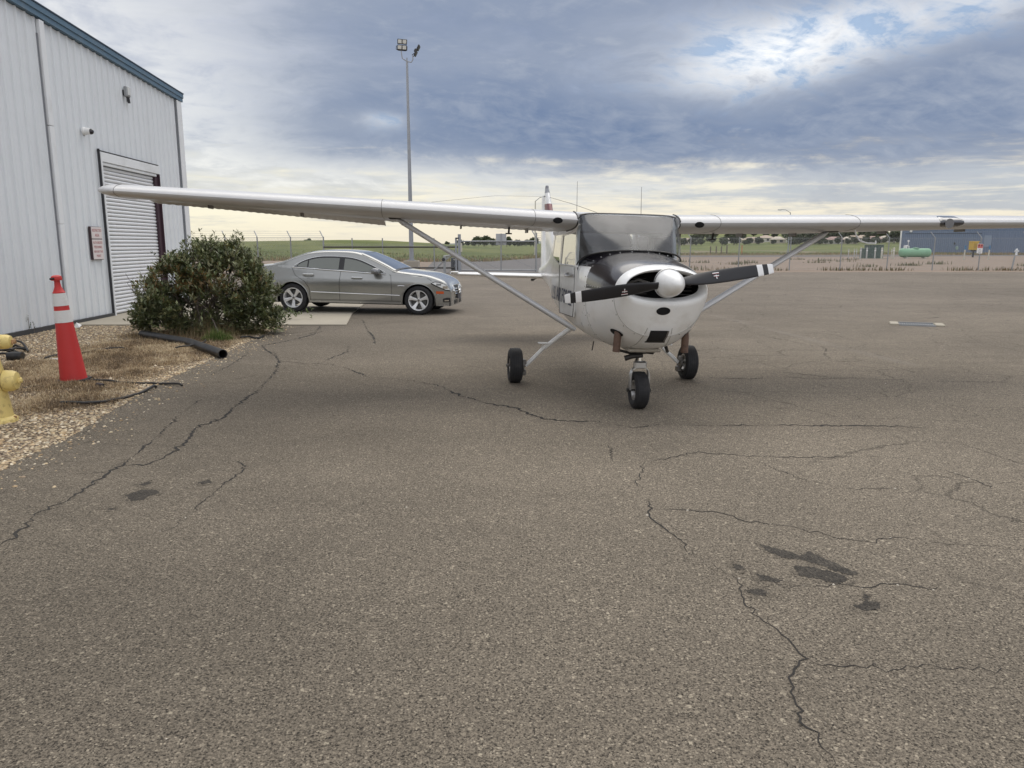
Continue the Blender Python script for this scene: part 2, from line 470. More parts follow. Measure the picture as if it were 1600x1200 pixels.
stonem = mat('pale_stone', (0.5, 0.5, 0.5), 0.85, var=0.12, vscale=30, tint='tint')
strawm = mat('straw', (0.5, 0.5, 0.5), 0.9, var=0.05, tint='tint', tr=0.2)
crackm = mat('crack_dark', (0.026, 0.023, 0.020), 0.95, var=0.5, vscale=40)

# ------------------------------------------------------------------ mesh helpers
ID = Matrix.Identity(4)


class MB:
    def __init__(s): s.v, s.f = [], []
    def add(s, vs, fs, M=None):
        o = len(s.v)
        if M is not None: vs = [M @ Vector(p) for p in vs]
        s.v += [tuple(p) for p in vs]; s.f += [tuple(i + o for i in f) for f in fs]
        return s
    def box(s, c, d, M=None, ch=0.0):
        x, y, z = (k / 2 for k in d)
        if ch <= 0:
            vs = [(c[0] + i * x, c[1] + j * y, c[2] + k * z) for i in (-1, 1) for j in (-1, 1) for k in (-1, 1)]
            fs = [(0, 1, 3, 2), (4, 6, 7, 5), (0, 4, 5, 1), (2, 3, 7, 6), (0, 2, 6, 4), (1, 5, 7, 3)]
            return s.add(vs, fs, M)
        ch = min(ch, x * .9, y * .9, z * .9)
        bm = bmesh.new(); bmesh.ops.create_cube(bm, size=1.0)
        for p in bm.verts: p.co = Vector((p.co.x * d[0] + c[0], p.co.y * d[1] + c[1], p.co.z * d[2] + c[2]))
        bmesh.ops.bevel(bm, geom=list(bm.edges), offset=ch, segments=1, affect='EDGES', profile=0.5)
        bm.verts.ensure_lookup_table()
        vs = [tuple(p.co) for p in bm.verts]; fs = [tuple(q.index for q in f.verts) for f in bm.faces]
        bm.free()
        return s.add(vs, fs, M)
    def rings(s, rings, closed=True, cap0=False, cap1=False, M=None, flip=False):
        n = len(rings[0]); vs = [p for r in rings for p in r]; fs = []
        for i in range(len(rings) - 1):
            for j in range(n if closed else n - 1):
                k = (j + 1) % n
                q = (i * n + j, i * n + k, (i + 1) * n + k, (i + 1) * n + j)
                fs.append(q[::-1] if flip else q)
        if cap0: fs.append(tuple(range(n))[::1 if flip else -1])
        if cap1: fs.append(tuple((len(rings) - 1) * n + j for j in range(n))[::-1 if flip else 1])
        return s.add(vs, fs, M)
    def tube(s, pts, r, n=8, cap=True, M=None, sq=None):
        pts = [Vector(p) for p in pts]; rs = r if isinstance(r, (list, tuple)) else [r] * len(pts)
        rg = []; up = None
        for i, p in enumerate(pts):
            t = (pts[min(i + 1, len(pts) - 1)] - pts[max(i - 1, 0)])
            t = t.normalized() if t.length > 1e-9 else Vector((0, 0, 1))
            if up is None:
                up = Vector((0, 0, 1)) if abs(t.z) < 0.9 else Vector((1, 0, 0))
            a = t.cross(up)
            if a.length < 1e-6: a = t.cross(Vector((1, 0.3, 0)))
            a.normalize(); b = a.cross(t).normalized(); up = b
            k = sq or (1, 1)
            rg.append([p + (a * math.cos(2 * math.pi * j / n) * k[0] + b * math.sin(2 * math.pi * j / n) * k[1]) * rs[i] for j in range(n)])
        return s.rings(rg, True, cap, cap, M)
    def lathe(s, prof, n=24, M=None, cap0=True, cap1=True):
        """prof: (radius, height) along +Z of M"""
        rg = [[(max(r, 1e-4) * math.cos(2 * math.pi * j / n), max(r, 1e-4) * math.sin(2 * math.pi * j / n), h) for j in range(n)] for r, h in prof]
        return s.rings(rg, True, cap0, cap1, M)
    def prism(s, poly, z0, z1, M=None):
        n = len(poly)
        vs = [(x, y, z0) for x, y in poly] + [(x, y, z1) for x, y in poly]
        fs = [tuple(range(n))[::-1], tuple(range(n, 2 * n))] + [(i, (i + 1) % n, n + (i + 1) % n, n + i) for i in range(n)]
        return s.add(vs, fs, M)
    def build(s, name, m, parent=None, smooth=40, kind=None):
        me = bpy.data.meshes.new(name); me.from_pydata(s.v, [], s.f); me.update()
        bm = bmesh.new(); bm.from_mesh(me)
        bmesh.ops.recalc_face_normals(bm, faces=bm.faces); bm.to_mesh(me); bm.free()
        if smooth:
            me.shade_smooth(); me.set_sharp_from_angle(angle=R(smooth))
        me.materials.append(m)
        o = bpy.data.objects.new(name, me); col.objects.link(o)
        if parent is not None: o.parent = parent
        if kind: o['kind'] = kind
        return o


def tag(o, label, cat, group=None):
    o['label'] = label; o['category'] = cat
    if group: o['group'] = group
    return o


def thing(name, label, cat, loc=(0, 0, 0), rot=(0, 0, 0), scale=1.0, group=None):
    o = bpy.data.objects.new(name, None); col.objects.link(o)
    o.location = loc; o.rotation_euler = rot; o.scale = (scale,) * 3
    o.empty_display_size = 0.2
    return tag(o, label, cat, group)


def empty(name, parent, loc=(0, 0, 0), rot=(0, 0, 0)):
    o = bpy.data.objects.new(name, None); col.objects.link(o); o.parent = parent
    o.location = loc; o.rotation_euler = rot
    return o


def inst(o, parent, M=None, loc=None, rot=None):
    c = o.copy(); col.objects.link(c); c.parent = parent
    if loc is not None: c.location = loc
    if rot is not None: c.rotation_euler = rot
    return c


def copy_tree(o, parent=None):
    c = o.copy(); col.objects.link(c); c.parent = parent
    for ch in list(o.children): copy_tree(ch, c)
    return c


def raw(name, v, f, m, parent=None, tint=None, kind=None, smooth=False):
    """big meshes from numpy arrays: v (N,3), f (M,k)"""
    v = np.asarray(v, np.float32); f = np.asarray(f, np.int32)
    me = bpy.data.meshes.new(name)
    k = f.shape[1]
    me.vertices.add(len(v)); me.vertices.foreach_set('co', v.ravel())
    me.loops.add(f.size); me.loops.foreach_set('vertex_index', f.ravel())
    me.polygons.add(len(f)); me.polygons.foreach_set('loop_start', np.arange(0, f.size, k, dtype=np.int32))
    me.update(calc_edges=True); me.validate()
    if tint is not None:
        a = me.color_attributes.new('tint', 'FLOAT_COLOR', 'POINT')
        c = np.ones((len(v), 4), np.float32); c[:, :3] = tint
        a.data.foreach_set('color', c.ravel())
    if smooth: me.shade_smooth()
    me.materials.append(m)
    o = bpy.data.objects.new(name, me); col.objects.link(o)
    if parent is not None: o.parent = parent
    if kind: o['kind'] = kind
    return o


def lerp(a, b, t): return a + (b - a) * t


def interp(x, tab):
    """smooth table lookup: rows (x, a, b, ...)"""
    xs = [r[0] for r in tab]
    if x <= xs[0]: return list(tab[0][1:])
    if x >= xs[-1]: return list(tab[-1][1:])
    for i in range(len(xs) - 1):
        if x <= xs[i + 1]:
            t = (x - xs[i]) / (xs[i + 1] - xs[i])
            res = []
            for k in range(1, len(tab[0])):
                p0 = tab[max(i - 1, 0)][k]; p1 = tab[i][k]; p2 = tab[i + 1][k]; p3 = tab[min(i + 2, len(xs) - 1)][k]
                x0 = xs[max(i - 1, 0)]; x3 = xs[min(i + 2, len(xs) - 1)]
                h = xs[i + 1] - xs[i]
                m1 = (p2 - p0) / max(xs[i + 1] - x0, 1e-9) * h if i > 0 else (p2 - p1)
                m2 = (p3 - p1) / max(x3 - xs[i], 1e-9) * h if i + 2 < len(xs) else (p2 - p1)
                d = p2 - p1
                if d == 0: m1 = m2 = 0
                else:                                   # no overshoot
                    m1 = min(max(m1 / d, 0), 3) * d; m2 = min(max(m2 / d, 0), 3) * d
                t2, t3 = t * t, t * t * t
                res.append((2 * t3 - 3 * t2 + 1) * p1 + (t3 - 2 * t2 + t) * m1 + (-2 * t3 + 3 * t2) * p2 + (t3 - t2) * m2)
            return res


def text(name, body, size, m, parent, M, extrude=0.001, align='CENTER', sx=1.0):
    cu = bpy.data.curves.new(name, 'FONT'); cu.body = body; cu.size = size
    cu.align_x = align; cu.align_y = 'CENTER'; cu.extrude = extrude; cu.resolution_u = 2
    t = bpy.data.objects.new(name, cu); col.objects.link(t)
    bpy.context.view_layer.update()
    me = bpy.data.meshes.new_from_object(t); me.name = name
    bpy.data.objects.remove(t)
    me.transform(Matrix.Diagonal((sx, 1, 1, 1))); me.transform(M)
    me.materials.clear(); me.materials.append(m)
    o = bpy.data.objects.new(name, me); col.objects.link(o); o.parent = parent
    return o


def rotm(axis, a): return Matrix.Rotation(a, 4, axis)
def T(*p): return Matrix.Translation(Vector(p))


# ================================================================== THE SETTING
def sheet(name, poly, z, m, thick=None):
    b = MB()
    if thick: b.prism(poly, z - thick, z)
    else: b.add([(x, y, z) for x, y in poly], [tuple(range(len(poly)))])
    o = b.build(name, m, smooth=0); o['kind'] = 'structure'
    return o


# ground to the horizon
g = MB()
xs = [-6000, -1500, -400, -120, -40, 0, 40, 120, 400, 1500, 6000]
ys = [-600, -60, 0, 30, 60, 120, 240, 500, 1000, 2500, 7000]
g.rings([[(x, y, 0.0) for x in xs] for y in ys], closed=False)
ground = g.build('ground', M_DIRT, smooth=0); ground['kind'] = 'structure'

# gravel bed edge along the asphalt, traced in the photo
edge_px = [(0, 737), (30, 722), (60, 706), (100, 690), (140, 664), (200, 627), (255, 597), (300, 575), (345, 555),
           (390, 533), (425, 517), (452, 506)]
edge = [gp(*p) for p in edge_px]
edge = [(e.x, e.y) for e in edge]
e0, e1 = edge[0], edge[1]
edge = [(e0[0] + (e0[0] - e1[0]) * k, e0[1] + (e0[1] - e1[1]) * k) for k in (14, 6, 2)] + edge
ej = []
for i in range(len(edge) - 1):
    for k in range(6):
        t = k / 6; a, b = edge[i], edge[i + 1]
        ej.append((lerp(a[0], b[0], t) + random.uniform(-.03, .03), lerp(a[1], b[1], t)))
ej.append(edge[-1])
SLAB_Y = gp(548, 507, 0.03).y
# apron: asphalt up to the far dirt strip
apron_poly = ej + [(edge[-1][0], 24.0), (-40.0, 24.0), (-40.0, 45.5), (-6.0, 45.0), (4.0, 46.0), (60.0, 47.5), (140.0, 49.0), (140.0, -40.0), (ej[0][0], -40.0)]
apron = sheet('asphalt_apron', apron_poly, 0.004, M_ASPH)

bed_poly = [(x, y) for x, y in ej] + [(-9.3, SLAB_Y + .3), (-10.0, SLAB_Y + .3), (-8.0, -8.0), (ej[0][0], -8.0)]
bed = sheet('gravel_bed', [(x + 0.0, y) for x, y in bed_poly], 0.006, M_GRAV)

slab_poly = [(-10.2, SLAB_Y), (-3.42, SLAB_Y), (-3.85, 18.4), (-4.25, 22.6), (-10.2, 22.6)]
slab = sheet('concrete_slab', slab_poly, 0.03, M_CONC, thick=0.12)

# access drive beyond the gate and the road across
sheet('access_drive', [(-5.2, 44.5), (3.6, 45.5), (5.6, 97), (-9.5, 97)], 0.010, M_ROAD)
sheet('road', [(-9.5, 95), (40, 104), (160, 128), (420, 165), (420, 176), (160, 138), (40, 113), (-9.5, 103)], 0.014, M_ROAD)
kb = MB()
kp = [(8, 108.4), (40, 113.6), (160, 138.6), (420, 176.6)]
kb.rings([[(x, y, 0.0), (x, y, .14), (x - .05, y + .35, .14), (x - .05, y + .35, 0)] for x, y in kp], closed=True, cap0=True, cap1=True)
k = kb.build('kerb', M_CONC, smooth=0); k['kind'] = 'structure'


def fheight(x, y):
    d = math.hypot(x, y)
    ridge = 1 / (1 + math.exp((x + 14) / 7.0))
    a = ridge * max(0, min(1, (y - 78) / 70)) ** 1.3 * (3.0 + 0.9 * math.sin(x * 0.045 + 1.0) + 0.4 * math.sin(x * .11))
    a *= 1 if y < 190 else max(0, 1 - (y - 190) / 220)
    b = max(0, min(1, (y - 330) / 420)) * max(0, min(1, (x - 20) / 160)) * 13.0
    return 0.02 + a + b + 0.10 * math.sin(x * .31) * math.sin(y * .27) * max(0, min(1, (y - 70) / 20))


def field_near(x):
    """near edge of the grass"""
    if x < -2: return 76 + 2.0 * math.sin(x * .2) + (x + 2) * -0.04
    return 110 + x * 0.14 if x > 8 else lerp(76, 111, (x + 2) / 10)


fx = np.concatenate([np.linspace(-900, -140, 24), np.linspace(-130, 130, 80), np.linspace(140, 900, 44)])
rows = [0, .01, .03, .06, .1, .15, .21, .28, .36, .45, .55, .68, .82, 1.0]
fr = []
for r_ in rows:
    line = []
    for x in fx:
        y0 = field_near(x) if abs(x) < 400 else field_near(math.copysign(400, x))
        y = y0 + (1500 - y0) * r_ ** 1.35
        z = fheight(x, y) if r_ > 0 else -0.01
        line.append((x, y, z))
    fr.append(line)
fb = MB(); fb.rings(fr, closed=False)
fld = fb.build('grass_field', M_MEAD, smooth=80); fld['kind'] = 'structure'
# faint far hills
hb = MB()
for x0, x1, D, H, ph in ((-2600, 400, 4200, 45, 0.3), (300, 4200, 5200, 62, 1.7)):
    xs_ = np.linspace(x0, x1, 60)
    hb.rings([[(x, D - 300, -5) for x in xs_],
              [(x, D, H * (0.45 + 0.3 * math.sin(x * .0021 + ph) + 0.2 * math.sin(x * .0057 + ph)) * min(1, (x - x0) / 500) * min(1, (x1 - x) / 500)) for x in xs_],
              [(x, D + 500, -5) for x in xs_]], closed=False)
hl = hb.build('far_hills', mat('hill_haze', (0.20, 0.22, 0.19), 0.95, var=0.2, vscale=0.004), smooth=80); hl['kind'] = 'structure'

# cracks in the apron, each a ragged ribbon lying in the surface
CRACKS = [
    (0.022, [(0, 853), (26, 838), (47, 812), (64, 800), (105, 784), (140, 760), (172, 738), (200, 722), (245, 684), (286, 643), (315, 625)]),
    (0.023, [(193, 728), (233, 726), (257, 716), (292, 690), (306, 669), (350, 653), (373, 631), (408, 608), (432, 579), (435, 564), (429, 552), (402, 549)]),
    (0.030, [(435, 564), (467, 568), (513, 569), (542, 576), (575, 590), (630, 593), (683, 602), (723, 620), (758, 630), (800, 637), (847, 655), (887, 659), (928, 659), (992, 669), (1045, 663), (1103, 666), (1208, 665), (1383, 666), (1453, 669)]),
    (0.013, [(373, 719), (379, 736), (350, 757), (333, 771), (315, 786), (292, 809), (268, 827), (239, 838)]),
    (0.010, [(172, 738), (160, 739), (128, 742)]),
    (0.026, [(432, 558), (408, 541), (455, 532), (500, 520)]),
    (0.020, [(508, 564), (543, 550), (546, 541)]),
    (0.022, [(566, 500), (575, 517), (583, 526), (586, 538)]),
    (0.018, [(487, 526), (495, 517), (502, 509)]),
    (0.013, [(327, 587), (362, 570), (385, 555)]),
    (0.010, [(949, 695), (953, 708), (957, 722)]),
    (0.010, [(1004, 722), (995, 757), (1010, 768), (1022, 780)]),
    (0.012, [(1013, 780), (1013, 792), (1022, 815), (1057, 841), (1080, 868), (1127, 891), (1153, 906), (1162, 943), (1203, 978), (1238, 1008), (1261, 1031), (1232, 1060), (1235, 1083), (1255, 1113), (1249, 1130), (1278, 1159), (1296, 1205)]),
    (0.009, [(1016, 798), (1074, 798), (1127, 803), (1162, 815), (1238, 824), (1296, 838), (1354, 847), (1413, 841), (1471, 850), (1518, 856)]),
    (0.009, [(1173, 908), (1243, 917), (1313, 914), (1360, 920), (1418, 915), (1453, 923), (1500, 914), (1570, 903), (1600, 895)]),
    (0.008, [(1261, 1031), (1296, 1040), (1354, 1046), (1395, 1048), (1442, 1040), (1488, 1048), (1600, 1051)]),
    (0.011, [(1004, 722), (1045, 717), (1092, 707), (1162, 713), (1267, 716), (1383, 713), (1430, 719), (1477, 736), (1523, 751), (1570, 774)]),
    (0.020, [(1092, 590), (1173, 593), (1220, 588), (1267, 593), (1325, 592)]),
    (0.014, [(1200, 580), (1300, 590), (1480, 597), (1600, 598)]),
    (0.006, [(1267, 1113), (1302, 1142), (1343, 1159), (1407, 1183)]),
    (0.010, [(1060, 868), (1080, 868)]),
    (0.012, [(1475, 510), (1500, 513), (1530, 512)]),
    (0.030, [(1440, 497), (1458, 497), (1470, 496)]),
    (0.008, [(690, 602), (640, 610), (560, 600)]),
    (0.008, [(1180, 722), (1260, 752), (1330, 764), (1410, 766)]),
]
CRACK_PTS = []
for w, pl in CRACKS:
    pts = [gp(*p) for p in pl]
    line = []
    for i in range(len(pts) - 1):
        L = (pts[i + 1] - pts[i]).length; n = max(3, int(L / 0.035))
        d = (pts[i + 1] - pts[i]).normalized(); nrm = Vector((-d.y, d.x, 0))
        for k in range(n):
            t = k / n
            line.append(pts[i].lerp(pts[i + 1], t) + nrm * (0 if k == 0 else random.gauss(0, 0.015)))
    line.append(pts[-1])
    vs, fs = [], []
    ww = w
    for i, p in enumerate(line):
        d = (line[min(i + 1, len(line) - 1)] - line[max(i - 1, 0)]).normalized(); nrm = Vector((-d.y, d.x, 0))
        ww = max(0.15 * w, min(1.5 * w, ww + random.gauss(0, 0.28 * w)))
        e = min(1, i / 4, (len(line) - 1 - i) / 4) * 0.9 + 0.1
        hw = ww * (0.20 + .026 * p.y) * e * (1.0 if math.sin(i * .23 + len(line)) > -.80 else .6)
        vs += [(p.x + nrm.x * hw, p.y + nrm.y * hw, 0.0062), (p.x - nrm.x * hw, p.y - nrm.y * hw, 0.0062)]
        if i: fs.append((2 * i - 2, 2 * i - 1, 2 * i + 1, 2 * i))
    MB().add(vs, fs).build('crack', crackm, apron, smooth=0)
    CRACK_PTS += [(p.x + random.gauss(0, w * .8), p.y + random.gauss(0, w * .8)) for p in line if random.random() < .45]


# oil stains soaked into the surface, outlines as seen in the photo
def oily(nt, pos):
    c, r, h, a, b_ = asphalt(nt, pos)
    x, y, z = xyz(nt, pos); n = noise(nt, vec(nt, x, y, 0.0), 11, 5, 0.65)
    return vmul(nt, scalec(nt, c, (n - .5) * .55 + .29), (.96, .97, 1.0)), 0.72, h, a * .8, b_


def oily_rim(nt, pos):
    c, r, h, a, b_ = asphalt(nt, pos)
    x, y, z = xyz(nt, pos); n = noise(nt, vec(nt, x, y, 0.0), 16, 5, 0.7)
    return scalec(nt, c, n.step(.36, .62) * .30 + .70), 0.85, h, a, b_


M_OIL = ground_mat('oily_asphalt', oily)
M_RIM = ground_mat('oil_damp_asphalt', oily_rim)
STAINS = [[(770, 390), (830, 405), (900, 425), (930, 415), (985, 440), (1040, 465), (1085, 482), (1060, 490), (1010, 475), (960, 455), (900, 440), (850, 435), (800, 415)],
          [(880, 460), (930, 462), (990, 475), (1040, 490), (1050, 505), (1010, 515), (960, 500), (900, 490), (885, 475)],
          [(760, 485), (800, 490), (850, 505), (830, 512), (780, 505)], [(730, 535), (770, 530), (800, 540), (785, 553), (750, 548)],
          [(1100, 545), (1120, 555), (1110, 570), (1140, 572), (1152, 588), (1130, 600), (1090, 597), (1065, 582), (1100, 575)], [(690, 455), (715, 455), (722, 470), (700, 472)]]
STAINS = [[(800 + a * .5, 656 + b_ * .5) for a, b_ in q] for q in STAINS]
STAINS += [[(196, 775), (219, 767), (245, 766), (249, 772), (233, 776), (225, 782), (204, 784)], [(217, 758), (233, 753), (238, 755), (225, 761)], [(308, 755), (327, 751), (331, 755), (315, 758)], [(168, 796), (176, 794), (180, 797), (170, 798)]]
for qi, q in enumerate(STAINS):
    pts = [gp(*p) for p in q]; out = []
    for i in range(len(pts)):
        a, b_ = pts[i], pts[(i + 1) % len(pts)]
        for k in range(7):
            p = a.lerp(b_, k / 7); out.append((p.x + random.gauss(0, .0045), p.y + random.gauss(0, .006), .0056 + .00003 * qi))
    mid = sum((Vector(p) for p in out), Vector()) / len(out); k_ = .035
    rim_ = [((Vector(p) + (Vector(p) - mid).normalized() * (k_ + random.gauss(0, .006)))  .xy[:] + (.0045 + .00009 * qi,)) for p in out]
    MB().add(rim_, [tuple(t_) for t_ in tessellate_polygon([[Vector(p) for p in rim_]])]).build('oil_stain', M_RIM, apron, smooth=0)
    tri = tessellate_polygon([[Vector(p) for p in out]])
    MB().add(out, [tuple(t_) for t_ in tri]).build('oil_stain', M_OIL, apron, smooth=0)

# ------------------------------------------------------------------ scattered stones and straw
ico = bmesh.new(); bmesh.ops.create_icosphere(ico, subdivisions=1, radius=1.0)
ICO_V = np.array([v.co[:] for v in ico.verts]); ICO_F = np.array([[v.index for v in f.verts] for f in ico.faces]); ico.free()


def stones(name, pts, smin, smax, pal, flat=0.55, z0=0.0, parent=None):
    n = len(pts); nv = len(ICO_V)
    s = rng.uniform(smin, smax, n) * rng.lognormal(0, .25, n)
    sc3 = np.stack([s * rng.uniform(.7, 1.3, n), s * rng.uniform(.7, 1.3, n), s * flat * rng.uniform(.7, 1.3, n)], 1)
    a = rng.uniform(0, 2 * np.pi, n)
    V = ICO_V[None] * (1 + rng.uniform(-.22, .22, (n, nv, 1)))
    V = V * sc3[:, None, :]
    tl = rng.normal(0, .35, n)
    y, z = V[..., 1] * np.cos(tl)[:, None] - V[..., 2] * np.sin(tl)[:, None], V[..., 1] * np.sin(tl)[:, None] + V[..., 2] * np.cos(tl)[:, None]
    x = V[..., 0]
    X = x * np.cos(a)[:, None] - y * np.sin(a)[:, None]; Y = x * np.sin(a)[:, None] + y * np.cos(a)[:, None]
    V = np.stack([X + pts[:, 0:1], Y + pts[:, 1:2], z + (z0 + s * flat * .45)[:, None] + (pts[:, 2:3] if pts.shape[1] > 2 else 0)], -1).reshape(-1, 3)
    F = (ICO_F[None] + (np.arange(n) * nv)[:, None, None]).reshape(-1, 3)
    pal = np.array(pal); c = pal[rng.integers(0, len(pal), n)] * rng.uniform(.75, 1.2, (n, 1))
    return raw(name, V, F, stonem, parent, np.repeat(c, nv, 0), 'stuff')


exs = np.array([p[0] for p in ej]); eys = np.array([p[1] for p in ej])
oi = np.argsort(eys)


def edge_x(y): return np.interp(y, eys[oi], exs[oi])


PAL = [(0.56, 0.44, 0.28), (0.64, 0.53, 0.37), (0.46, 0.33, 0.19), (0.70, 0.61, 0.46), (0.36, 0.27, 0.17), (0.58, 0.44, 0.27), (0.30, 0.23, 0.16), (.48, .40, .27)]


def vn(x, y, f, s=0):
    """cheap smooth noise for scattering"""
    return (np.sin(x * f * 1.3 + s) * np.cos(y * f * 1.7 + 2 * s) + .6 * np.sin(x * f * 2.9 + y * f * 1.1 + s * 3) + .4 * np.cos(y * f * 4.1 - x * f * 2.3 + s)) / 2


# crumbs broken out along the cracks
_cp = np.array(CRACK_PTS)
# straw patches: where the dry grass covers the bed
GRASS_PX = [(250, 545, 140, 28), (120, 572, 110, 30), (190, 555, 80, 20), (95, 628, 90, 20), (310, 537, 75, 20), (60, 600, 70, 18), (150, 610, 60, 12), (330, 530, 50, 12),
            (190, 585, 70, 12), (260, 565, 60, 10), (30, 575, 50, 18)]
blobs = []
for px, py, a, b in GRASS_PX:
    p = gp(px, py); blobs.append((p.x, p.y, (gp(px + a, py) - p).length, abs(gp(px, py - b).y - p.y)))


def grass_amt(x, y):
    m = np.zeros_like(x)
    for bx, by, ra, rb in blobs: m = np.maximum(m, np.exp(-((x - bx) / ra) ** 2 - ((y - by) / rb) ** 2))
    return m + .22 * vn(x, y, 2.2, 1.0)


n = 76000
yy = rng.uniform(3.0, SLAB_Y + .1, n) ; yy = 3.0 + (SLAB_Y - 2.9) * rng.uniform(0, 1, n) ** 1.35
xx = edge_x(yy) - rng.uniform(-.02, 1, n) ** 1.2 * 5.6
ok = (xx > -9.6 - .06 * (yy - 13.4) + .42) & (rng.uniform(0, 1, n) > (grass_amt(xx, yy) - .35) * 1.7)
stones('gravel', np.stack([xx[ok], yy[ok]], 1), .008, .016, PAL)
stones('crack_crumbs', _cp, .003, .007, [(.42, .37, .30), (.55, .5, .42), (.10, .09, .075), (.07, .06, .05), (.25, .22, .18)], flat=.6)
n = 900                                             # stones kicked out onto the asphalt
yy = rng.uniform(3.5, 16.2, n); xx = edge_x(yy) + np.abs(rng.normal(0, .17, n)) + rng.choice([0, .25], n, p=[.85, .15])
stones('loose_gravel', np.stack([xx, yy], 1), .007, .014, PAL)
n = 420
yy = rng.uniform(2.0, 14, n); xx = rng.uniform(-4.5, 7.5, n)
stones('loose_grit', np.stack([xx, yy], 1), .0025, .006, [(0.65, .6, .5), (.5, .45, .38), (.75, .72, .66), (.05, .045, .04)], flat=.6)


def blades(name, x, y, h, w, pal, lean=.5, kind='stuff', parent=None, z=None, m=None):
    n = len(x); a = rng.uniform(0, 2 * np.pi, n); le = np.abs(rng.normal(0, lean, n)) * h
    bx, by = np.cos(a), np.sin(a)
    z = np.zeros(n) if z is None else z
    b0 = np.stack([x - by * w, y + bx * w, z], 1); b1 = np.stack([x + by * w, y - bx * w, z], 1)
    mx = np.stack([x + bx * le * .35, y + by * le * .35, z + h * .6], 1)
    m0 = mx + np.stack([-by * w * .7, bx * w * .7, 0 * z], 1); m1 = mx - np.stack([-by * w * .7, bx * w * .7, 0 * z], 1)
    tp = np.stack([x + bx * le, y + by * le, z + h * np.clip(1 - .35 * (le / h) ** 2, .3, 1)], 1)
    V = np.stack([b0, b1, m1, m0, tp], 1).reshape(-1, 3); o = (np.arange(n) * 5)[:, None]
    F = np.concatenate([o + np.array([[0, 1, 2]]), o + np.array([[0, 2, 3]]), o + np.array([[3, 2, 4]])])
    pal = np.array(pal); c = pal[rng.integers(0, len(pal), n)] * rng.uniform(.7, 1.25, (n, 1))
    return raw(name, V, F, m or strawm, parent, np.repeat(c, 5, 0), kind)


n = 190000
yy = 5.5 + 9.5 * rng.uniform(0, 1, n) ** 1.2; xx = edge_x(yy) - .10 - rng.uniform(0, 1, n) * 4.6
ga = grass_amt(xx, yy)
ok = (rng.uniform(.22, .85, n) < ga) & (xx > -9.0)
xx, yy, ga = xx[ok], yy[ok], ga[ok]
hh = rng.uniform(.020, .060, len(xx)) * (.6 + .8 * np.clip(ga, 0, 1)) * (1 + .5 * vn(xx, yy, 5, 2))
hh = np.maximum(hh, .012)
STRAW = [(0.36, 0.26, 0.15), (0.44, 0.33, 0.20), (0.28, 0.20, 0.115), (0.22, 0.155, 0.09), (0.50, 0.40, 0.26), (0.17, 0.12, 0.07)]
tone_ = vn(xx, yy, 1.6, 4) + .6 * vn(xx, yy, 6, 2)
for nm_, sel, pal_ in (('dry_grass', tone_ > .25, [(0.50, 0.40, 0.26), (0.42, 0.31, 0.19), (.56, .46, .31)]), ('dry_grass', (tone_ <= .25) & (tone_ > -.35), STRAW), ('dry_grass', tone_ <= -.35, [(0.20, 0.14, 0.085), (.13, .095, .06), (.27, .19, .11)])):
    blades(nm_, xx[sel], yy[sel], hh[sel], rng.uniform(.0022, .0042, sel.sum()), pal_, lean=1.6)
# taller straw and a green tuft under the bush
def tuft(name, px, py, n, rad, h, pal, lean=.35, w=.0028):
    p = gp(px, py); a = rng.uniform(0, 2 * np.pi, n); r = rad * rng.uniform(0, 1, n) ** .6
    fall = np.clip(1.15 - (r / rad) ** 2 * .95, .2, 1) * (.75 + .35 * vn(r * np.cos(a), r * np.sin(a), 9, px))
    return blades(name, p.x + r * np.cos(a), p.y + r * np.sin(a) * .7, rng.uniform(.35, 1.1, n) * h * np.clip(fall, .15, 1.2), np.full(n, w), pal, lean)


tuft('green_grass', 340, 533, 1300, .30, .33, [(0.09, 0.165, 0.03), (0.12, 0.20, 0.045), (0.19, 0.23, 0.07), (0.07, .12, .025), (.30, .26, .13)], .6)
tuft('straw_tuft', 330, 526, 1300, .55, .52, [(0.42, 0.33, 0.20), (0.34, .25, .14), (.30, .26, .12)], .35)
tuft('straw_tuft', 260, 527, 900, .60, .28, [(0.42, 0.33, 0.20), (0.30, .21, .12)], .5)
tuft('straw_tuft', 385, 522, 700, .40, .34, [(0.30, 0.24, 0.13), (0.22, .2, .08)], .5)
tuft('straw_tuft', 215, 527, 700, .40, .16, [(0.40, 0.31, 0.18), (0.30, .21, .12)], .5)

# weeds along the far fence, on the dirt and at the edge of the meadow
n = 4500
xx = rng.uniform(-30, 60, n); yy = 49.4 + rng.normal(0, .35, n) - .02 * np.maximum(0, 4 - xx)
ok = vn(xx, yy * 0, .6, 3) + rng.normal(0, .25, n) > -.1
ok &= ~((xx > -6) & (xx < 5))
xx, yy = xx[ok], yy[ok]
blades('fence_weeds', xx, yy, rng.uniform(.05, .34, len(xx)), np.full(len(xx), .02), [(0.20, 0.145, 0.08), (.14, .11, .05), (.11, .115, .045)], .6)
cl = []
for i in range(50):
    cx_, cy_ = rng.uniform(-25, 70), rng.uniform(51, 84)
    if -9 < cx_ < 8: continue
    m_ = rng.integers(25, 70); cl.append(np.stack([cx_ + rng.normal(0, .5, m_), cy_ + rng.normal(0, .35, m_)], 1))
cl = np.concatenate(cl)
blades('dirt_weeds', cl[:, 0], cl[:, 1], rng.uniform(.08, .38, len(cl)), np.full(len(cl), .03), [(0.12, .12, .05), (.18, .15, .07), (.08, .10, .035)], .7)
n = 30000
xx = rng.uniform(-75, 150, n)
yy = np.array([field_near(x) for x in xx]) + 26 * rng.uniform(0, 1, n) ** 1.8
zz = np.array([fheight(a, b) for a, b in zip(xx, yy)])
dr = (yy - np.array([field_near(x) for x in xx]) < 2.5)
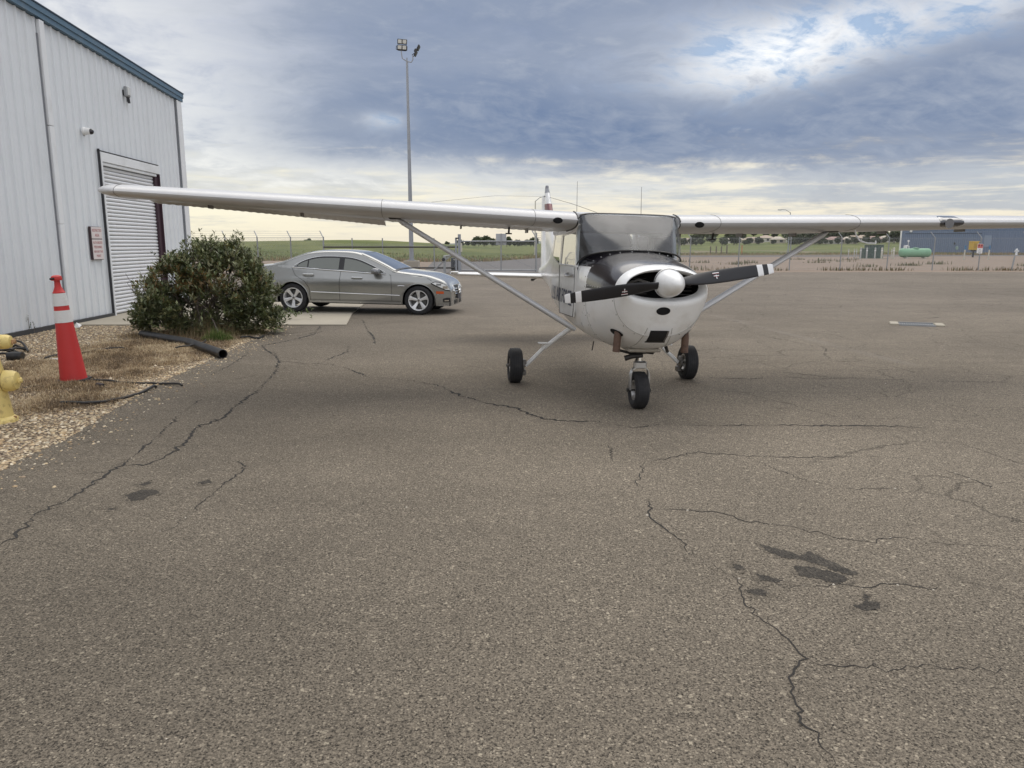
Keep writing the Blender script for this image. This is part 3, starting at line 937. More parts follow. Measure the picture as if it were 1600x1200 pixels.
o_ = blades('meadow_grass', xx, yy, rng.uniform(.10, .36, n), np.full(n, .05), [(0.15, 0.185, 0.055), (.20, .22, .08), (.26, .23, .11), (.11, .14, .045)], .45, z=zz - .05)
ok = rng.uniform(0, 1, n) < .22
blades('meadow_grass', xx[ok], (np.array([field_near(x) for x in xx]))[ok] - rng.uniform(-1, .9, ok.sum()), rng.uniform(.2, .6, ok.sum()), np.full(ok.sum(), .04), [(.26, .19, .10), (.33, .25, .13)], .5)


# ================================================================== HANGAR
WB = Vector((-9.03, 13.36, 0)); WA = math.atan(0.06)
hang = thing('hangar', 'white ribbed metal hangar with blue roof edge and grey roller door', 'hangar', WB, (0, 0, WA))
wdir = Vector((-math.sin(WA), math.cos(WA), 0)); wn = Vector((math.cos(WA), math.sin(WA), 0))


def wall_at(px, py, off=0.0):
    """(distance along the wall, height) of a photo spot on the wall"""
    d = ray(px, py); o = Vector((0, 0, CAM_H))
    t = ((WB - o).dot(wn) + off) / d.dot(wn)
    p = o + d * t
    return (p - WB).dot(wdir), p.z


S_END = 9.70
s_a, z_a = wall_at(276, 158); s_b, z_b = wall_at(30, 14)
RK = (z_b - z_a) / (s_b - s_a)                 # slope of the rake
def rake_z(s): return z_a + RK * (s - s_a) + .04
S0 = -19.5
RIDGE = -6.0
def roof_z(s): return rake_z(s) if s > RIDGE else rake_z(2 * RIDGE - s)
d_s0, d_z1 = wall_at(153, 232); d_s0b, _ = wall_at(174, 488)
d_s0 = (d_s0 + d_s0b) / 2 - .03
d_s1 = (wall_at(243, 268)[0] + wall_at(250, 380)[0]) / 2 + .05
d_top = (wall_at(153, 232)[1] + wall_at(243, 263)[1]) / 2
print('hangar', s_a, z_a, RK, d_s0, d_s1, d_top)
# wall sheets, each a ribbed panel 0.914 m wide with three ribs
PW, RP = 0.9144, 0.3048
prof = [(0.0, 0), (.045, 0), (.065, .030), (.105, .030), (.125, 0), (.19, 0), (.20, .005), (.215, .005), (.225, 0)]


def panel(s0, s1, zlo, zhi_f):
    pts = []
    k0 = math.floor(s0 / RP) - 1
    for k in range(k0, k0 + 8):
        for a, h in prof:
            s = k * RP + a
            if s0 + 1e-4 < s < s1 - 1e-4: pts.append((s, h))
    pts = [(s0 + 1e-3, 0)] + pts + [(s1 - 1e-3, 0)]
    b = MB()
    b.rings([[(h, s, zlo) for s, h in pts], [(h, s, zhi_f(s)) for s, h in pts]], closed=False)
    # little return edge so that the sheet has thickness
    b.rings([[(h - .004, s, zlo) for s, h in pts], [(h, s, zlo) for s, h in pts]], closed=False)
    return b


i = math.floor(S0 / PW)
while i * PW < S_END - .02:
    a, e = i * PW, min((i + 1) * PW, S_END)
    cuts = [a] + [c for c in (d_s0, d_s1) if a < c < e] + [e]
    for q in range(len(cuts) - 1):
        mid = (cuts[q] + cuts[q + 1]) / 2
        zlo = d_top if d_s0 < mid < d_s1 else 0.06
        panel(cuts[q], cuts[q + 1], zlo, lambda s: roof_z(s) - .04).build('wall_panel', wallm, hang, smooth=25)
    i += 1
# other walls, roof, fascia
DEEP = 34.0
bw = MB()
bw.box((-DEEP / 2, S_END + .02, 2.7), (DEEP, .04, 5.4)); bw.box((-DEEP, (S0 + S_END) / 2, 2.7), (.06, S_END - S0, 5.4))
bw.box((-DEEP / 2, S0, 2.7), (DEEP, .04, 5.4))
bw.build('wall', wallm, hang, smooth=0)
rb = MB()
ov = .07
for sa, sb in ((RIDGE, S_END + .06), (S0 - .3, RIDGE)):
    rb.rings([[(ov, sa, roof_z(sa) + .17), (ov, sb, roof_z(sb) + .17)], [(-DEEP - .2, sa, roof_z(sa) + .17), (-DEEP - .2, sb, roof_z(sb) + .17)]], closed=False)
    rb.rings([[(ov, sa, roof_z(sa) + .02), (ov, sb, roof_z(sb) + .02)], [(-DEEP - .2, sa, roof_z(sa) + .02), (-DEEP - .2, sb, roof_z(sb) + .02)]], closed=False)
rb.build('roof', trimm, hang, smooth=0)
fa = MB()
for sa, sb in ((RIDGE, S_END + .08), (S0 - .3, RIDGE)):
    fa.rings([[(ov + dx_, sa, roof_z(sa) + dz_) for dx_, dz_ in ((-.20, -.03), (.03, -.03), (.03, .065), (.055, .075), (.055, .185), (-.20, .185))],
              [(ov + dx_, sb, roof_z(sb) + dz_) for dx_, dz_ in ((-.20, -.03), (.03, -.03), (.03, .065), (.055, .075), (.055, .185), (-.20, .185))]], closed=True, cap0=True, cap1=True)
fa.build('fascia', bluem, hang, smooth=0)
ft = MB()
for sa, sb in ((RIDGE, S_END + .085), (S0 - .3, RIDGE)):
    ft.rings([[(ov + dx_, sa, roof_z(sa) + dz_) for dx_, dz_ in ((.0, .187), (.072, .187), (.072, .212), (.0, .212))],
              [(ov + dx_, sb, roof_z(sb) + dz_) for dx_, dz_ in ((.0, .187), (.072, .187), (.072, .212), (.0, .212))]], closed=True, cap0=True, cap1=True)
ft.build('roof_flashing', mat('flashing_navy', (0.035, 0.055, 0.085), 0.5), hang, smooth=0)
# corner trim and downpipe
ct = MB(); ctz = roof_z(S_END) - .03; ct.box((.045, S_END - .17, ctz / 2 + .02), (.07, .34, ctz - .04), ch=.008); ct.build('corner_trim', trimm, hang, smooth=0)
cl_ = MB(); cl_.box((.05, S_END - .36, ctz / 2 + .02), (.03, .03, ctz - .04)); cl_.build('seam', mat('seam_grey', (0.20, .21, .23), .6), hang, smooth=0)
ds, _ = wall_at(96, 480); ds2, _ = wall_at(68, 60); ds = (ds + ds2) / 2
for k_, (z0_, z1_) in enumerate(((.12, 2.05), (2.06, 3.95), (3.96, rake_z(ds) - .06))):
    dp = MB(); dp.box((.055, ds, (z0_ + z1_) / 2), (.075, .17, z1_ - z0_), ch=.01); dp.build('downpipe', trimm, hang, smooth=0)
sm = MB(); sm.box((.036, ds - .115, 2.9), (.02, .035, 5.5)); sm.build('seam', MATS['seam_grey'], hang, smooth=0)
bt = MB(); bt.box((.045, (S0 + d_s0) / 2, .05), (.06, d_s0 - S0, .085)); bt.box((.045, (d_s1 + S_END) / 2, .05), (.06, S_END - d_s1, .085))
bt.build('base_flashing', mat('base_dark', (0.05, .05, .052), .7, var=.3), hang, smooth=0)
# roller door
door = empty('roller_door', hang)
HT = d_top
hd = MB(); hd.box((.05, (d_s0 + d_s1) / 2, HT - .115), (.07, d_s1 - d_s0 - .02, .21), ch=.008); hd.build('header', trimm, door, smooth=0)
hd = MB(); hd.box((.03, (d_s0 + d_s1) / 2, HT - .26), (.06, d_s1 - d_s0 - .2, .07), ch=.012); hd.build('header', trimm, door, smooth=0)
lj = MB(); lj.box((.048, d_s0 + .03, HT / 2), (.08, .06, HT - .02), ch=.006); lj.build('jamb', trimm, door, smooth=0)
lj = MB(); lj.box((.046, d_s0 - .013, HT / 2 + .03), (.05, .020, HT + .04)); lj.build('seam', mat('seam_black', (.03, .03, .035), .6), door, smooth=0)
tjl = MB(); tjl.box((.048, (d_s0 + d_s1) / 2, HT + .012), (.05, d_s1 - d_s0 + .07, .02)); tjl.build('seam', MATS['seam_black'], door, smooth=0)
rj = MB(); rj.box((-.03, d_s1 - .005, (HT - .22) / 2), (.26, .03, HT - .22)); rj.box((.02, d_s1 - .11, (HT - .30) / 2), (.06, .18, HT - .30)); rj.build('jamb', plum, door, smooth=0)
rr_ = MB(); rr_.box((.05, d_s1 + .04, HT / 2), (.05, .05, HT), ch=.005); rr_.build('jamb', trimm, door, smooth=0)
bk = MB(); bk.box((-.45, (d_s0 + d_s1) / 2, HT / 2), (.05, d_s1 - d_s0 + .3, HT)); bk.build('backing', hole, door, smooth=0)
SH = .0865
sl = MB()
ring = [(-.03 + .022 * math.sin(math.pi * t) ** .8, t * (SH - .014) + .004) for t in (0, .1, .22, .38, .55, .72, .86, .95, 1.0)]
ya, yb = d_s0 + .06, d_s1 - .20
sl.rings([[(x, ya, z) for x, z in ring] + [(-.055, ya, SH - .010), (-.055, ya, .004)], [(x, yb, z) for x, z in ring] + [(-.055, yb, SH - .010), (-.055, yb, .004)]], closed=True, cap0=True, cap1=True)
slat0 = sl.build('slat', slatm, door, smooth=50)
gapb = MB(); gapb.box((-.055, (ya + yb) / 2, HT / 2 - .1), (.008, yb - ya, HT - .25)); gapb.build('slat_curtain', mat('slat_gap', (.16, .165, .18), .7), door, smooth=0)
slat0.location = (0, 0, .045)
k_ = 1
while .045 + (k_ + 1) * SH < HT - .28:
    inst(slat0, door, loc=(random.uniform(-.002, .002), 0, .045 + k_ * SH)); k_ += 1

# things on the wall
def wall_thing(name, label, cat, px, py):
    s, z = wall_at(px, py)
    p = WB + wdir * s
    return thing(name, label, cat, (p.x, p.y, z), (0, 0, WA)), s, z


ws, s_, z_ = wall_thing('wall_sign', 'pale sign with two red lettered plates on the ribbed wall beside the roller door', 'sign', 147, 380)
sw, sh_ = .50, .72
b = MB(); b.box((.045, 0, 0), (.05, sw, sh_), ch=.004); b.build('backing_board', mat('sign_back', (.05, .03, .035), .6), ws, smooth=0)
TX = Matrix(((0, 0, 1, 0), (1, 0, 0, 0), (0, 1, 0, 0), (0, 0, 0, 1)))        # text plane facing local +X
for (zc_, hh_, lines) in ((.225, .25, (('RESTRICTED', .30 * .25, .05), ('AREA', .32 * .25, -.055))),
                          (-.135, .43, (('AUTHORIZED', .068, .145), ('PERSONNEL', .068, .05), ('BEYOND THIS', .062, -.05), ('POINT', .068, -.145)))):
    b = MB(); b.box((.076, 0, zc_), (.008, sw - .02, hh_), ch=.002); pl_ = b.build('sign_plate', signw, ws, smooth=0)
    for tx, sz, dz_ in lines:
        text('lettering', tx, sz * 1.15, signr, pl_, T(.0808, 0, zc_ + dz_) @ TX, sx=.88)

cm, s_, z_ = wall_thing('security_camera', 'small white dome security camera high on the ribbed wall', 'camera', 128, 205)
b = MB(); b.lathe([(.0, 0), (.085, 0), (.085, .03), (.075, .04), (.07, .13), (.062, .15)], 20, T(.03, 0, 0) @ rotm('Y', R(90)) ); b.build('housing', hwhite, cm)
b = MB(); b.lathe([(.060, .0), (.058, .03), (.042, .055), (.018, .068), (0, .07)], 18, T(.175, 0, -.005) @ rotm('Y', R(98))); b.build('dome', black, cm)
b = MB(); b.box((.02, 0, -.07), (.05, .05, .06)); b.build('bracket', galv, cm, smooth=0)
wl, s_, z_ = wall_thing('wall_lamp', 'small grey floodlight box mounted high on the hangar wall', 'light', 192, 147)
b = MB(); b.box((.10, 0, .05), (.09, .20, .24), ch=.02); b.build('housing', galv, wl, smooth=0)
b = MB(); b.box((.15, 0, .06), (.012, .16, .18), ch=.004); b.build('lens', lens, wl, smooth=0)
b = MB(); b.tube([(.0, -.02, .0), (.10, -.02, -.08), (.10, -.02, -.18)], .018, 8); b.box((.05, 0, .04), (.08, .09, .10)); b.build('bracket', lampdk, wl)
b = MB(); b.tube([(.10, .05, -.05), (.11, .05, -.2)], .03, 10); b.build('sensor', lampdk, wl)

# ================================================================== AIRPLANE
BETA = R(1.5)
plane = thing('light_airplane', 'white high wing propeller airplane with black cowl top parked on the asphalt', 'airplane', (1.407 - .024, 6.865, 0), (0, BETA, R(6.53)))
# fuselage sections: y, half width, top, bottom, widest height, top exponent, bottom exponent
FUS = [(0.28, .440, 1.475, .800, 1.21, 2.3, 2.2), (0.45, .480, 1.508, .690, 1.21, 2.4, 2.3), (0.75, .515, 1.545, .620, 1.21, 2.5, 2.5),
       (1.06, .540, 1.585, .590, 1.21, 2.6, 2.7), (1.50, .560, 1.60, .590, 1.21, 3.0, 3.0), (2.40, .565, 1.66, .640, 1.21, 4, 3.2), (3.20, .545, 1.93, .730, 1.22, 4, 3.0),
       (4.20, .430, 1.72, .830, 1.25, 2.8, 2.5), (5.50, .280, 1.47, .945, 1.22, 2.3, 2.2), (6.80, .150, 1.32, 1.02, 1.17, 2.1, 2.1), (7.62, .050, 1.24, 1.08, 1.16, 2, 2)]


def sec(y): return interp(y, FUS)


def xat(y, z):
    w, zt, zb, zw, a, c = sec(y)
    if z >= zw: q = min(1, (z - zw) / (zt - zw)); return w * max(0, 1 - q ** a) ** (1 / a)
    q = min(1, (zw - z) / (zw - zb)); return w * max(0, 1 - q ** c) ** (1 / c)


def upper(y, n=22):
    w, zt, zb, zw, a, c = sec(y)
    return [(w * math.copysign(abs(math.cos(t)) ** (2 / a), math.cos(t)), y, zw + (zt - zw) * abs(math.sin(t)) ** (2 / a)) for t in (math.pi * i / n for i in range(n + 1))]


def lower(y, n=26):
    w, zt, zb, zw, a, c = sec(y)
    return [(w * math.copysign(abs(math.cos(t)) ** (2 / c), math.cos(t)), y, zw - (zw - zb) * abs(math.sin(t)) ** (2 / c)) for t in (math.pi * i / n for i in range(n + 1))]


def sring(y, w, zt, zb, zw, a, c, n=24):
    r_ = []
    for i in range(2 * n):
        t = math.pi * i / n
        e = a if math.sin(t) >= 0 else c
        x = w * math.copysign(abs(math.cos(t)) ** (2 / e), math.cos(t))
        h = abs(math.sin(t)) ** (2 / e)
        r_.append((x, y, zw + (zt - zw) * h if math.sin(t) >= 0 else zw - (zw - zb) * h))
    return r_


SEAM = 0.28
# nose bowl with its wide air inlet round the spinner
nb = MB()
nbs = [(.24, .352, 1.408, 1.165, 1.27, 2.2, 2.2), (.17, .362, 1.414, 1.152, 1.265, 2.2, 2.2), (.125, .376, 1.424, 1.135, 1.255, 2.2, 2.2), (.115, .388, 1.435, 1.11, 1.245, 2.2, 2.2),
       (.125, .400, 1.446, 1.075, 1.235, 2.2, 2.2), (.155, .413, 1.457, 1.02, 1.222, 2.25, 2.2), (.20, .425, 1.465, .92, 1.215, 2.3, 2.2), (.24, .434, 1.471, .85, 1.21, 2.3, 2.2), (SEAM, .440, 1.475, .800, 1.21, 2.3, 2.2)]
nb.rings([sring(*s) for s in nbs], closed=True)
nb.build('nose_bowl', white, plane, smooth=60)
b = MB(); b.rings([sring(.26, .37, 1.43, 1.14, 1.275, 2.2, 2.2), sring(.50, .40, 1.44, 1.0, 1.25, 2.2, 2.2)], closed=True, cap1=True)
b.build('air_inlet', hole, plane)
for sx in (-1, 1):
    for k in range(5): b = MB(); b.box((sx * .22, .34 + .012 * k, 1.20 + .035 * k), (.19, .10, .006)); b.build('cylinder_fin', grime, plane, smooth=0)
    b = MB(); b.tube([(sx * .10, .30, 1.30), (sx * .20, .33, 1.33), (sx * .31, .34, 1.29)], .014, 8); b.build('intake_tube', steel, plane)
ysC = [SEAM, .36, .45, .55, .65, .75, .85, .95, 1.06]
b = MB(); b.rings([upper(y) for y in ysC], closed=False)
b.build('upper_cowl', black, plane, smooth=60)
b = MB(); b.rings([lower(y) for y in ysC], closed=False)
b.build('lower_cowl', white, plane, smooth=60)
# side below the windshield: white, deck above: black
SILL = 1.42
ysD = [1.062, 1.15, 1.25, 1.36, 1.50]
for sx in (-1, 1):
    b = MB()
    b.rings([[(sx * xat(y, z), y, z) for z in (1.21, 1.27, 1.33, 1.38, 1.42)] for y in [1.062, 1.2, 1.36, 1.5]], closed=False)
    b.build('fuselage_side', white, plane, smooth=60)
b = MB()
rg = []
for y in ysD:
    zt = sec(y)[1]
    zs = [SILL + (zt - .002 - SILL) * k / 7 for k in range(8)]
    hf = [(xat(y, z), y, z) for z in zs]
    rg.append(hf + [(0, y, zt + .002)] + [(-p[0], p[1], p[2]) for p in hf[::-1]])
b.rings(rg, closed=False); b.build('cowl_deck', black, plane, smooth=60)
# belly and cabin sides up to the sills
ysB = [1.062, 1.3, 1.5, 1.8, 2.1, 2.4, 2.7, 3.0, 3.2]
b = MB()
rg = []
for y in ysB:
    lo = lower(y)
    w = sec(y)[0]
    if y < 1.5: rg.append([lo[0]] * 3 + lo + [lo[-1]] * 3)
    else:
        up = [(w * .995, y, SILL), (w, y, 1.35), (w, y, 1.28)]
        rg.append(up + lo + [(-p[0], p[1], p[2]) for p in up[::-1]])
b.rings(rg, closed=False); b.build('belly', white, plane, smooth=60)
# tail cone
ysT = [3.2, 3.5, 3.85, 4.2, 4.6, 5.0, 5.5, 6.0, 6.5, 7.0, 7.4, 7.62]
b = MB(); b.rings([sring(y, *sec(y)) for y in ysT], closed=True, cap1=True)
b.build('tail_cone', white, plane, smooth=60)
b = MB(); b.add([(p[0] * .97, 3.22, p[2]) for p in sring(3.2, *sec(3.2))], [tuple(range(48))]); b.build('bulkhead', darkint, plane, smooth=0)

# ---- wing
WLE, DIH, INC = 1.49, .032, 3.4
naca = []
NA = 15
for k in range(NA): naca.append((1 - math.cos(math.pi * k / (NA - 1))) / 2)


def foil(xc):
    t = .12; m_, p_ = .02, .4
    yt = 5 * t * (.2969 * math.sqrt(max(xc, 0)) - .126 * xc - .3516 * xc ** 2 + .2843 * xc ** 3 - .1036 * xc ** 4)
    yc = m_ / p_ ** 2 * (2 * p_ * xc - xc * xc) if xc < p_ else m_ / (1 - p_) ** 2 * (1 - 2 * p_ + 2 * p_ * xc - xc * xc)
    return yc, yt


def wplan(ax):
    """leading edge y, chord, leading edge z, twist for a span station"""
    o = max(0, ax - 2.60) / 2.8
    return WLE + .15 * o, 1.63 - .51 * o, 1.900 + DIH * max(0, ax - .56) , R(INC - 2.4 * o)


def wpt(x, xc, side, dz=0.0, thick=1.0):
    le, c, z0, tw = wplan(abs(x))
    yc, yt = foil(xc)
    zz_ = (yc + side * yt * thick) * c + dz
    yy_ = xc * c
    return (x, le + yy_ * math.cos(tw) + zz_ * math.sin(tw), z0 - yy_ * math.sin(tw) + zz_ * math.cos(tw))


HINGE = .755


def wring(x, x0=0.0, x1=1.0, n=NA, thick=1.0):
    cs = [x0 + (x1 - x0) * k for k in naca]
    return [wpt(x, c, 1, thick=thick) for c in cs[::-1]] + [wpt(x, c, -1, thick=thick) for c in cs[(1 if x0 == 0 else 0):]]


for sx in (-1, 1):
    w_ = empty('wing', plane)
    w_['label'] = 'wing on the airplane right side with drooped aileron' if sx < 0 else 'wing on the airplane left side with landing light'
    b = MB()
    st = [.562, 1.0, 1.6, 2.2, 2.6, 3.2, 3.8, 4.4, 5.0, 5.30]
    b.rings([wring(sx * s, 0, HINGE) for s in st], closed=True, cap0=True, cap1=False)
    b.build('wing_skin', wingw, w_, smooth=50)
    # rounded tip
    b = MB()
    tipr = []
    for q in (0, .25, .5, .7, .85, .95, 1.0):
        ax = 5.305 + .26 * q
        k = math.sqrt(max(0, 1 - q * q)) * .93 + .07
        rr2 = wring(sx * ax, 0, 1.0)
        cyy = sum(p[1] for p in rr2) / len(rr2) + .06; le, c, z0, tw = wplan(ax)
        zmid = z0 - .4 * c * math.sin(tw) + .02
        tipr.append([(p[0], cyy + (p[1] - cyy) * (.35 + .65 * k), zmid + (p[2] - zmid) * k) for p in rr2])
    b.rings(tipr, closed=True, cap0=True, cap1=True)
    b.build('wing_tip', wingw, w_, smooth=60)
    # corrugated flap and aileron
    for nm_, xa, xb, ang in (('flap', .60, 2.62, 0.0), ('aileron', 2.66, 5.27, R(9) if sx < 0 else R(-5))):
        b = MB(); rg = []
        ns = int((xb - xa) / .022)
        for i in range(ns + 1):
            ax = lerp(xa, xb, i / ns)
            cor = .0045 * (1 if math.sin(2 * math.pi * ax / .088) > .2 else 0)
            cs = [HINGE + .008 + (1 - HINGE - .008) * k for k in (0, .12, .35, .65, 1)]
            rng_ = [wpt(sx * ax, c, 1, cor * (1 - (c - HINGE) * 2), .96) for c in cs[::-1]] + [wpt(sx * ax, c, -1, -cor, .96) for c in cs]
            if ang:
                h = wpt(sx * ax, HINGE + .03, 0)
                rng_ = [(p[0], h[1] + (p[1] - h[1]) * math.cos(ang) + (p[2] - h[2]) * math.sin(ang), h[2] + (p[2] - h[2]) * math.cos(ang) - (p[1] - h[1]) * math.sin(ang)) for p in rng_]
            rg.append(rng_)
        b.rings(rg, closed=True, cap0=True, cap1=True)
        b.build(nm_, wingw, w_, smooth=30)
    # seams and small fittings
    for ax in (1.02, 2.63, 5.303):
        b = MB(); b.tube([wpt(sx * ax, c, 1, .0004) for c in (.2, .16, .12, .09, .06, .04, .02, .008, .0)] + [wpt(sx * ax, c, -1, -.0004) for c in (.008, .02, .04, .06, .1, .15, .3, .5, .73)], .0022, 4)
        b.build('skin_seam', mat('seam_dirt', (.10, .095, .09), .7), w_)
    b = MB()
    vx = .78
    p = wpt(sx * vx, .012, -1)
    b.lathe([(0, 0), (.052, 0), (.052, .010), (.045, .012)], 18, T(p[0], p[1] - .006, p[2] + .012) @ rotm('X', R(90 + 14)) @ Matrix.Diagonal((1, .62, 1, 1)))
    b.build('cabin_vent', hole, w_)
    for ax in (.95, 1.75, 2.45, 3.6, 4.6):
        p = wpt(sx * ax, .70, -1); q = wpt(sx * ax, .80, -1)
        b = MB(); b.box((p[0], (p[1] + q[1]) / 2, p[2] - .015), (.016, .20, .05), ch=.004)
        b.build('hinge_bracket', steel, w_, smooth=0)
    b = MB()
    p = wpt(sx * 1.22, .45, -1); b.tube([p, (p[0], p[1] + .02, p[2] - .07)], .012, 8); b.box((p[0], p[1] + .03, p[2] - .07), (.07, .05, .015))
    b.build('fuel_vent', grime, w_)
    # strut
    pa = Vector(wpt(sx * 2.505, .27, -1)) + Vector((0, 0, .01)); pb = Vector((sx * .52, 1.62, .715))
    s_o = empty('wing_strut', w_)
    axis = (pb - pa)
    b = MB(); rg = []
    for t in (0, .04, .5, .96, 1):
        p = pa.lerp(pb, t); k = (.35, .95, 1, 1, .8)[(0, .04, .5, .96, 1).index(t)]
        z_ax = axis.normalized(); fwd = Vector((0, 1, 0)); fwd = (fwd - z_ax * fwd.dot(z_ax)).normalized(); up_ = z_ax.cross(fwd)
        rg.append([p + fwd * .070 * k * math.cos(a) * (1.15 if math.cos(a) > 0 else .85) + up_ * .030 * k * math.sin(a) for a in (2 * math.pi * j / 18 for j in range(18))])
    b.rings(rg, True, True, True)
    bpy.data.objects.remove(s_o)
    b.build('wing_strut', wingw, w_, smooth=60)
    b = MB(); b.box(tuple(pa + Vector((0, .02, .0))), (.14, .24, .03), ch=.01); b.build('strut_fairing', grime, w_, smooth=0)
# landing light in the left wing's leading edge
lw_ = bpy.data.objects.get('wing.001')
x0, x1 = 3.62, 3.92
E = []
for i in range(9):
    ax = lerp(x0, x1, i / 8); k = math.sqrt(max(0.02, 1 - ((i - 4) / 4.0) ** 4))
    E.append([wpt(ax, c * k, 1, .0035) for c in (.11, .08, .05, .025, .008)] + [wpt(ax, 0, 1, 0)[:1] + tuple(np.array(wpt(ax, 0, 1)[1:]) + (-.004, 0))] + [wpt(ax, c * k, -1, -.0035) for c in (.008, .025, .045)])
b = MB(); b.rings(E, closed=False)
ll = b.build('landing_light', mat('light_cover', (.035, .035, .042), .08, coat=1.0), lw_, smooth=60)
p = wpt(3.73, .01, -1)
b = MB(); b.lathe([(.0, .0), (.030, .0), (.036, .006), (.046, .010), (.052, .004), (.055, .02)], 20, T(p[0], p[1] - .004, p[2] + .012) @ rotm('X', R(-90)) @ Matrix.Diagonal((1, 1, -1, 1)))
b.build('lamp', mat('lamp_glass', (.09, .09, .10), .12, metal=.5, coat=.6), ll)
# pitot tube under the same wing
p = Vector(wpt(2.70, .14, -1))
b = MB(); b.tube([p + Vector((0, 0, .01)), p + Vector((.02, -.01, -.06)), p + Vector((.05, -.05, -.12)), p + Vector((.10, -.12, -.145)), p + Vector((.15, -.20, -.145))], .009, 8)
b.tube([p + Vector((.15, -.20, -.145)), p + Vector((.145, -.20, -.115))], .007, 6)
b.build('pitot_tube', white, lw_)
# cabin roof between the wings
b = MB(); b.rings([wring(x, 0.085, 1.0) for x in (-.56, -.3, 0, .3, .56)], closed=True, cap0=True, cap1=True)
b.build('cabin_roof', white, plane, smooth=50)
# root fairings
for sx in (-1, 1):
    b = MB()
    b.rings([[wpt(sx * .560, c, -1, .02) for c in (.0, .05, .15, .3, .5, .7, .9, 1.0)],
             [(sx * .553, wpt(0, c, -1)[1], wpt(sx * .56, c, -1)[2] - .035) for c in (.0, .05, .15, .3, .5, .7, .9, 1.0)],
             [(sx * .530, wpt(0, c, -1)[1], wpt(sx * .56, c, -1)[2] - .05) for c in (.0, .05, .15, .3, .5, .7, .9, 1.0)]], closed=False)
    b.build('root_fairing', white, plane, smooth=60)
    b = MB(); b.tube([wpt(sx * .563, c, 1, .004) for c in (.16, .1, .05, .02, .004)] + [wpt(sx * .563, c, -1, -.006) for c in (.01, .03, .08, .2, .4)], .008, 6); b.build('root_seal', carblk, plane)

# ---- windshield: one wrapped sheet from the deck to the wing
NW = 32


def sp(v, e): return math.copysign(abs(v) ** e, v)


base, topc = [], []
for i in range(NW + 1):
    a = R(-90 + 180 * i / NW)
    cbase = abs(math.cos(a)); 
    bx = .556 * sp(math.sin(a), .80); by = 1.50 - .45 * cbase ** .85
    bz = 1.424 + .163 * cbase ** .72
    base.append(Vector((bx, by, bz + .004)))
    topc.append(Vector((.528 * sp(math.sin(a), .50), 1.60 - .085 * cbase ** .5, 1.925 + .052 * cbase ** .4)))
rg = []
for k in range(9):
    t = k / 8
    row = []
    for i in range(NW + 1):
        p = base[i].lerp(topc[i], t); bl = math.sin(math.pi * t) * .030
        nrm = Vector((base[i].x * 1.2, -(1.65 - base[i].y), .35)).normalized()
        row.append(p + nrm * bl)
    rg.append(row)
b = MB(); b.rings(rg, closed=False)
ws_ = b.build('windshield', wglass, plane, smooth=80)
b = MB(); b.tube([p + Vector((0, -.004, .004)) for p in base], .009, 6); b.build('windshield_trim', carblk, ws_)
b = MB(); b.tube([p + Vector((0, -.004, .002)) for p in rg[-1]], .007, 6); b.build('windshield_trim', steel, ws_)
# rivets along the deck and the cowl edges
def dots(name, pts, r, m, parent):
    b = MB()
    for p in pts: b.lathe([(r, -.002), (r * .9, r * .3), (r * .5, r * .6), (0, r * .7)], 6, T(*p[0]) @ Vector(p[1]).to_track_quat('Z', 'Y').to_matrix().to_4x4(), cap0=False)
    o = b.build(name, m, parent, smooth=80); o['kind'] = 'stuff'
    return o


rv = []
for i in range(3, NW - 2, 2):
    p = base[i]; q = Vector((p.x, p.y - .035, 0)); q.z = min(sec(q.y)[1], p.z) ; 
    zt = sec(q.y)[1]; w = sec(q.y)[0]; a_ = sec(q.y)[4]; zw = sec(q.y)[3]
    q.z = zw + (zt - zw) * max(0, 1 - min(1, abs(q.x) / w) ** a_) ** (1 / a_)
    rv.append((q + Vector((0, 0, .003)), (q.x * .4, 0, 1)))
for sx in (-1, 1):
    for k in range(9):
        y = .36 + .078 * k; rv.append(((sx * (xat(y, 1.225) + .002), y, 1.235), (sx, 0, 0)))
    for k in range(4):
        z = 1.25 + .06 * k; rv.append(((sx * (xat(1.045, z) + .002), 1.04, z), (sx, 0, 0.2)))
dots('rivets', rv, .0052, alum, plane)
fs_ = []
for y in (1.03,):
    lo = lower(y, 40)
    for k in range(3, 38, 3): fs_.append(((lo[k][0] * 1.003, y, lo[k][2] - .001), (lo[k][0], 0, lo[k][2] - 1.21)))
lo = lower(.305, 40)
for k in range(2, 39, 4): fs_.append(((lo[k][0] * 1.003, .305, lo[k][2] - .001), (lo[k][0], -.3, lo[k][2] - 1.21)))
for sx in (-1, 1):
    for k in range(6): fs_.append(((sx * (xat(.36 + .12 * k, 1.19) + .001), .36 + .12 * k, 1.19), (sx, 0, 0)))
    for k in range(7): fs_.append(((sx * (xat(1.12, .72 + .1 * k) + .001), 1.12, .72 + .1 * k), (sx, 0, 0)))
dots('fasteners', fs_, .0055, steel, plane)
for sx in (-1, 1):
    b = MB(); b.tube([(sx * (xat(y, 1.211) + .0005), y, 1.211) for y in (.285, .4, .6, .8, 1.06)], .0028, 4); b.build('cowl_joint', mat('seam_dirt', (.10, .095, .09), .7), plane)
# cowl seams
b = MB()
for y in (1.061,):
    b.tube([(p[0] * 1.001, y, p[2]) for p in lower(y)], .003, 4)
b.build('panel_seam', mat('seam_pale', (.42, .41, .39), .6), plane)
b = MB(); b.tube([(p[0] * 1.002, SEAM, p[2] - .001) for p in lower(SEAM)], .0032, 4)
b.build('panel_seam', mat('seam_pale', (.42, .41, .39), .6), plane)

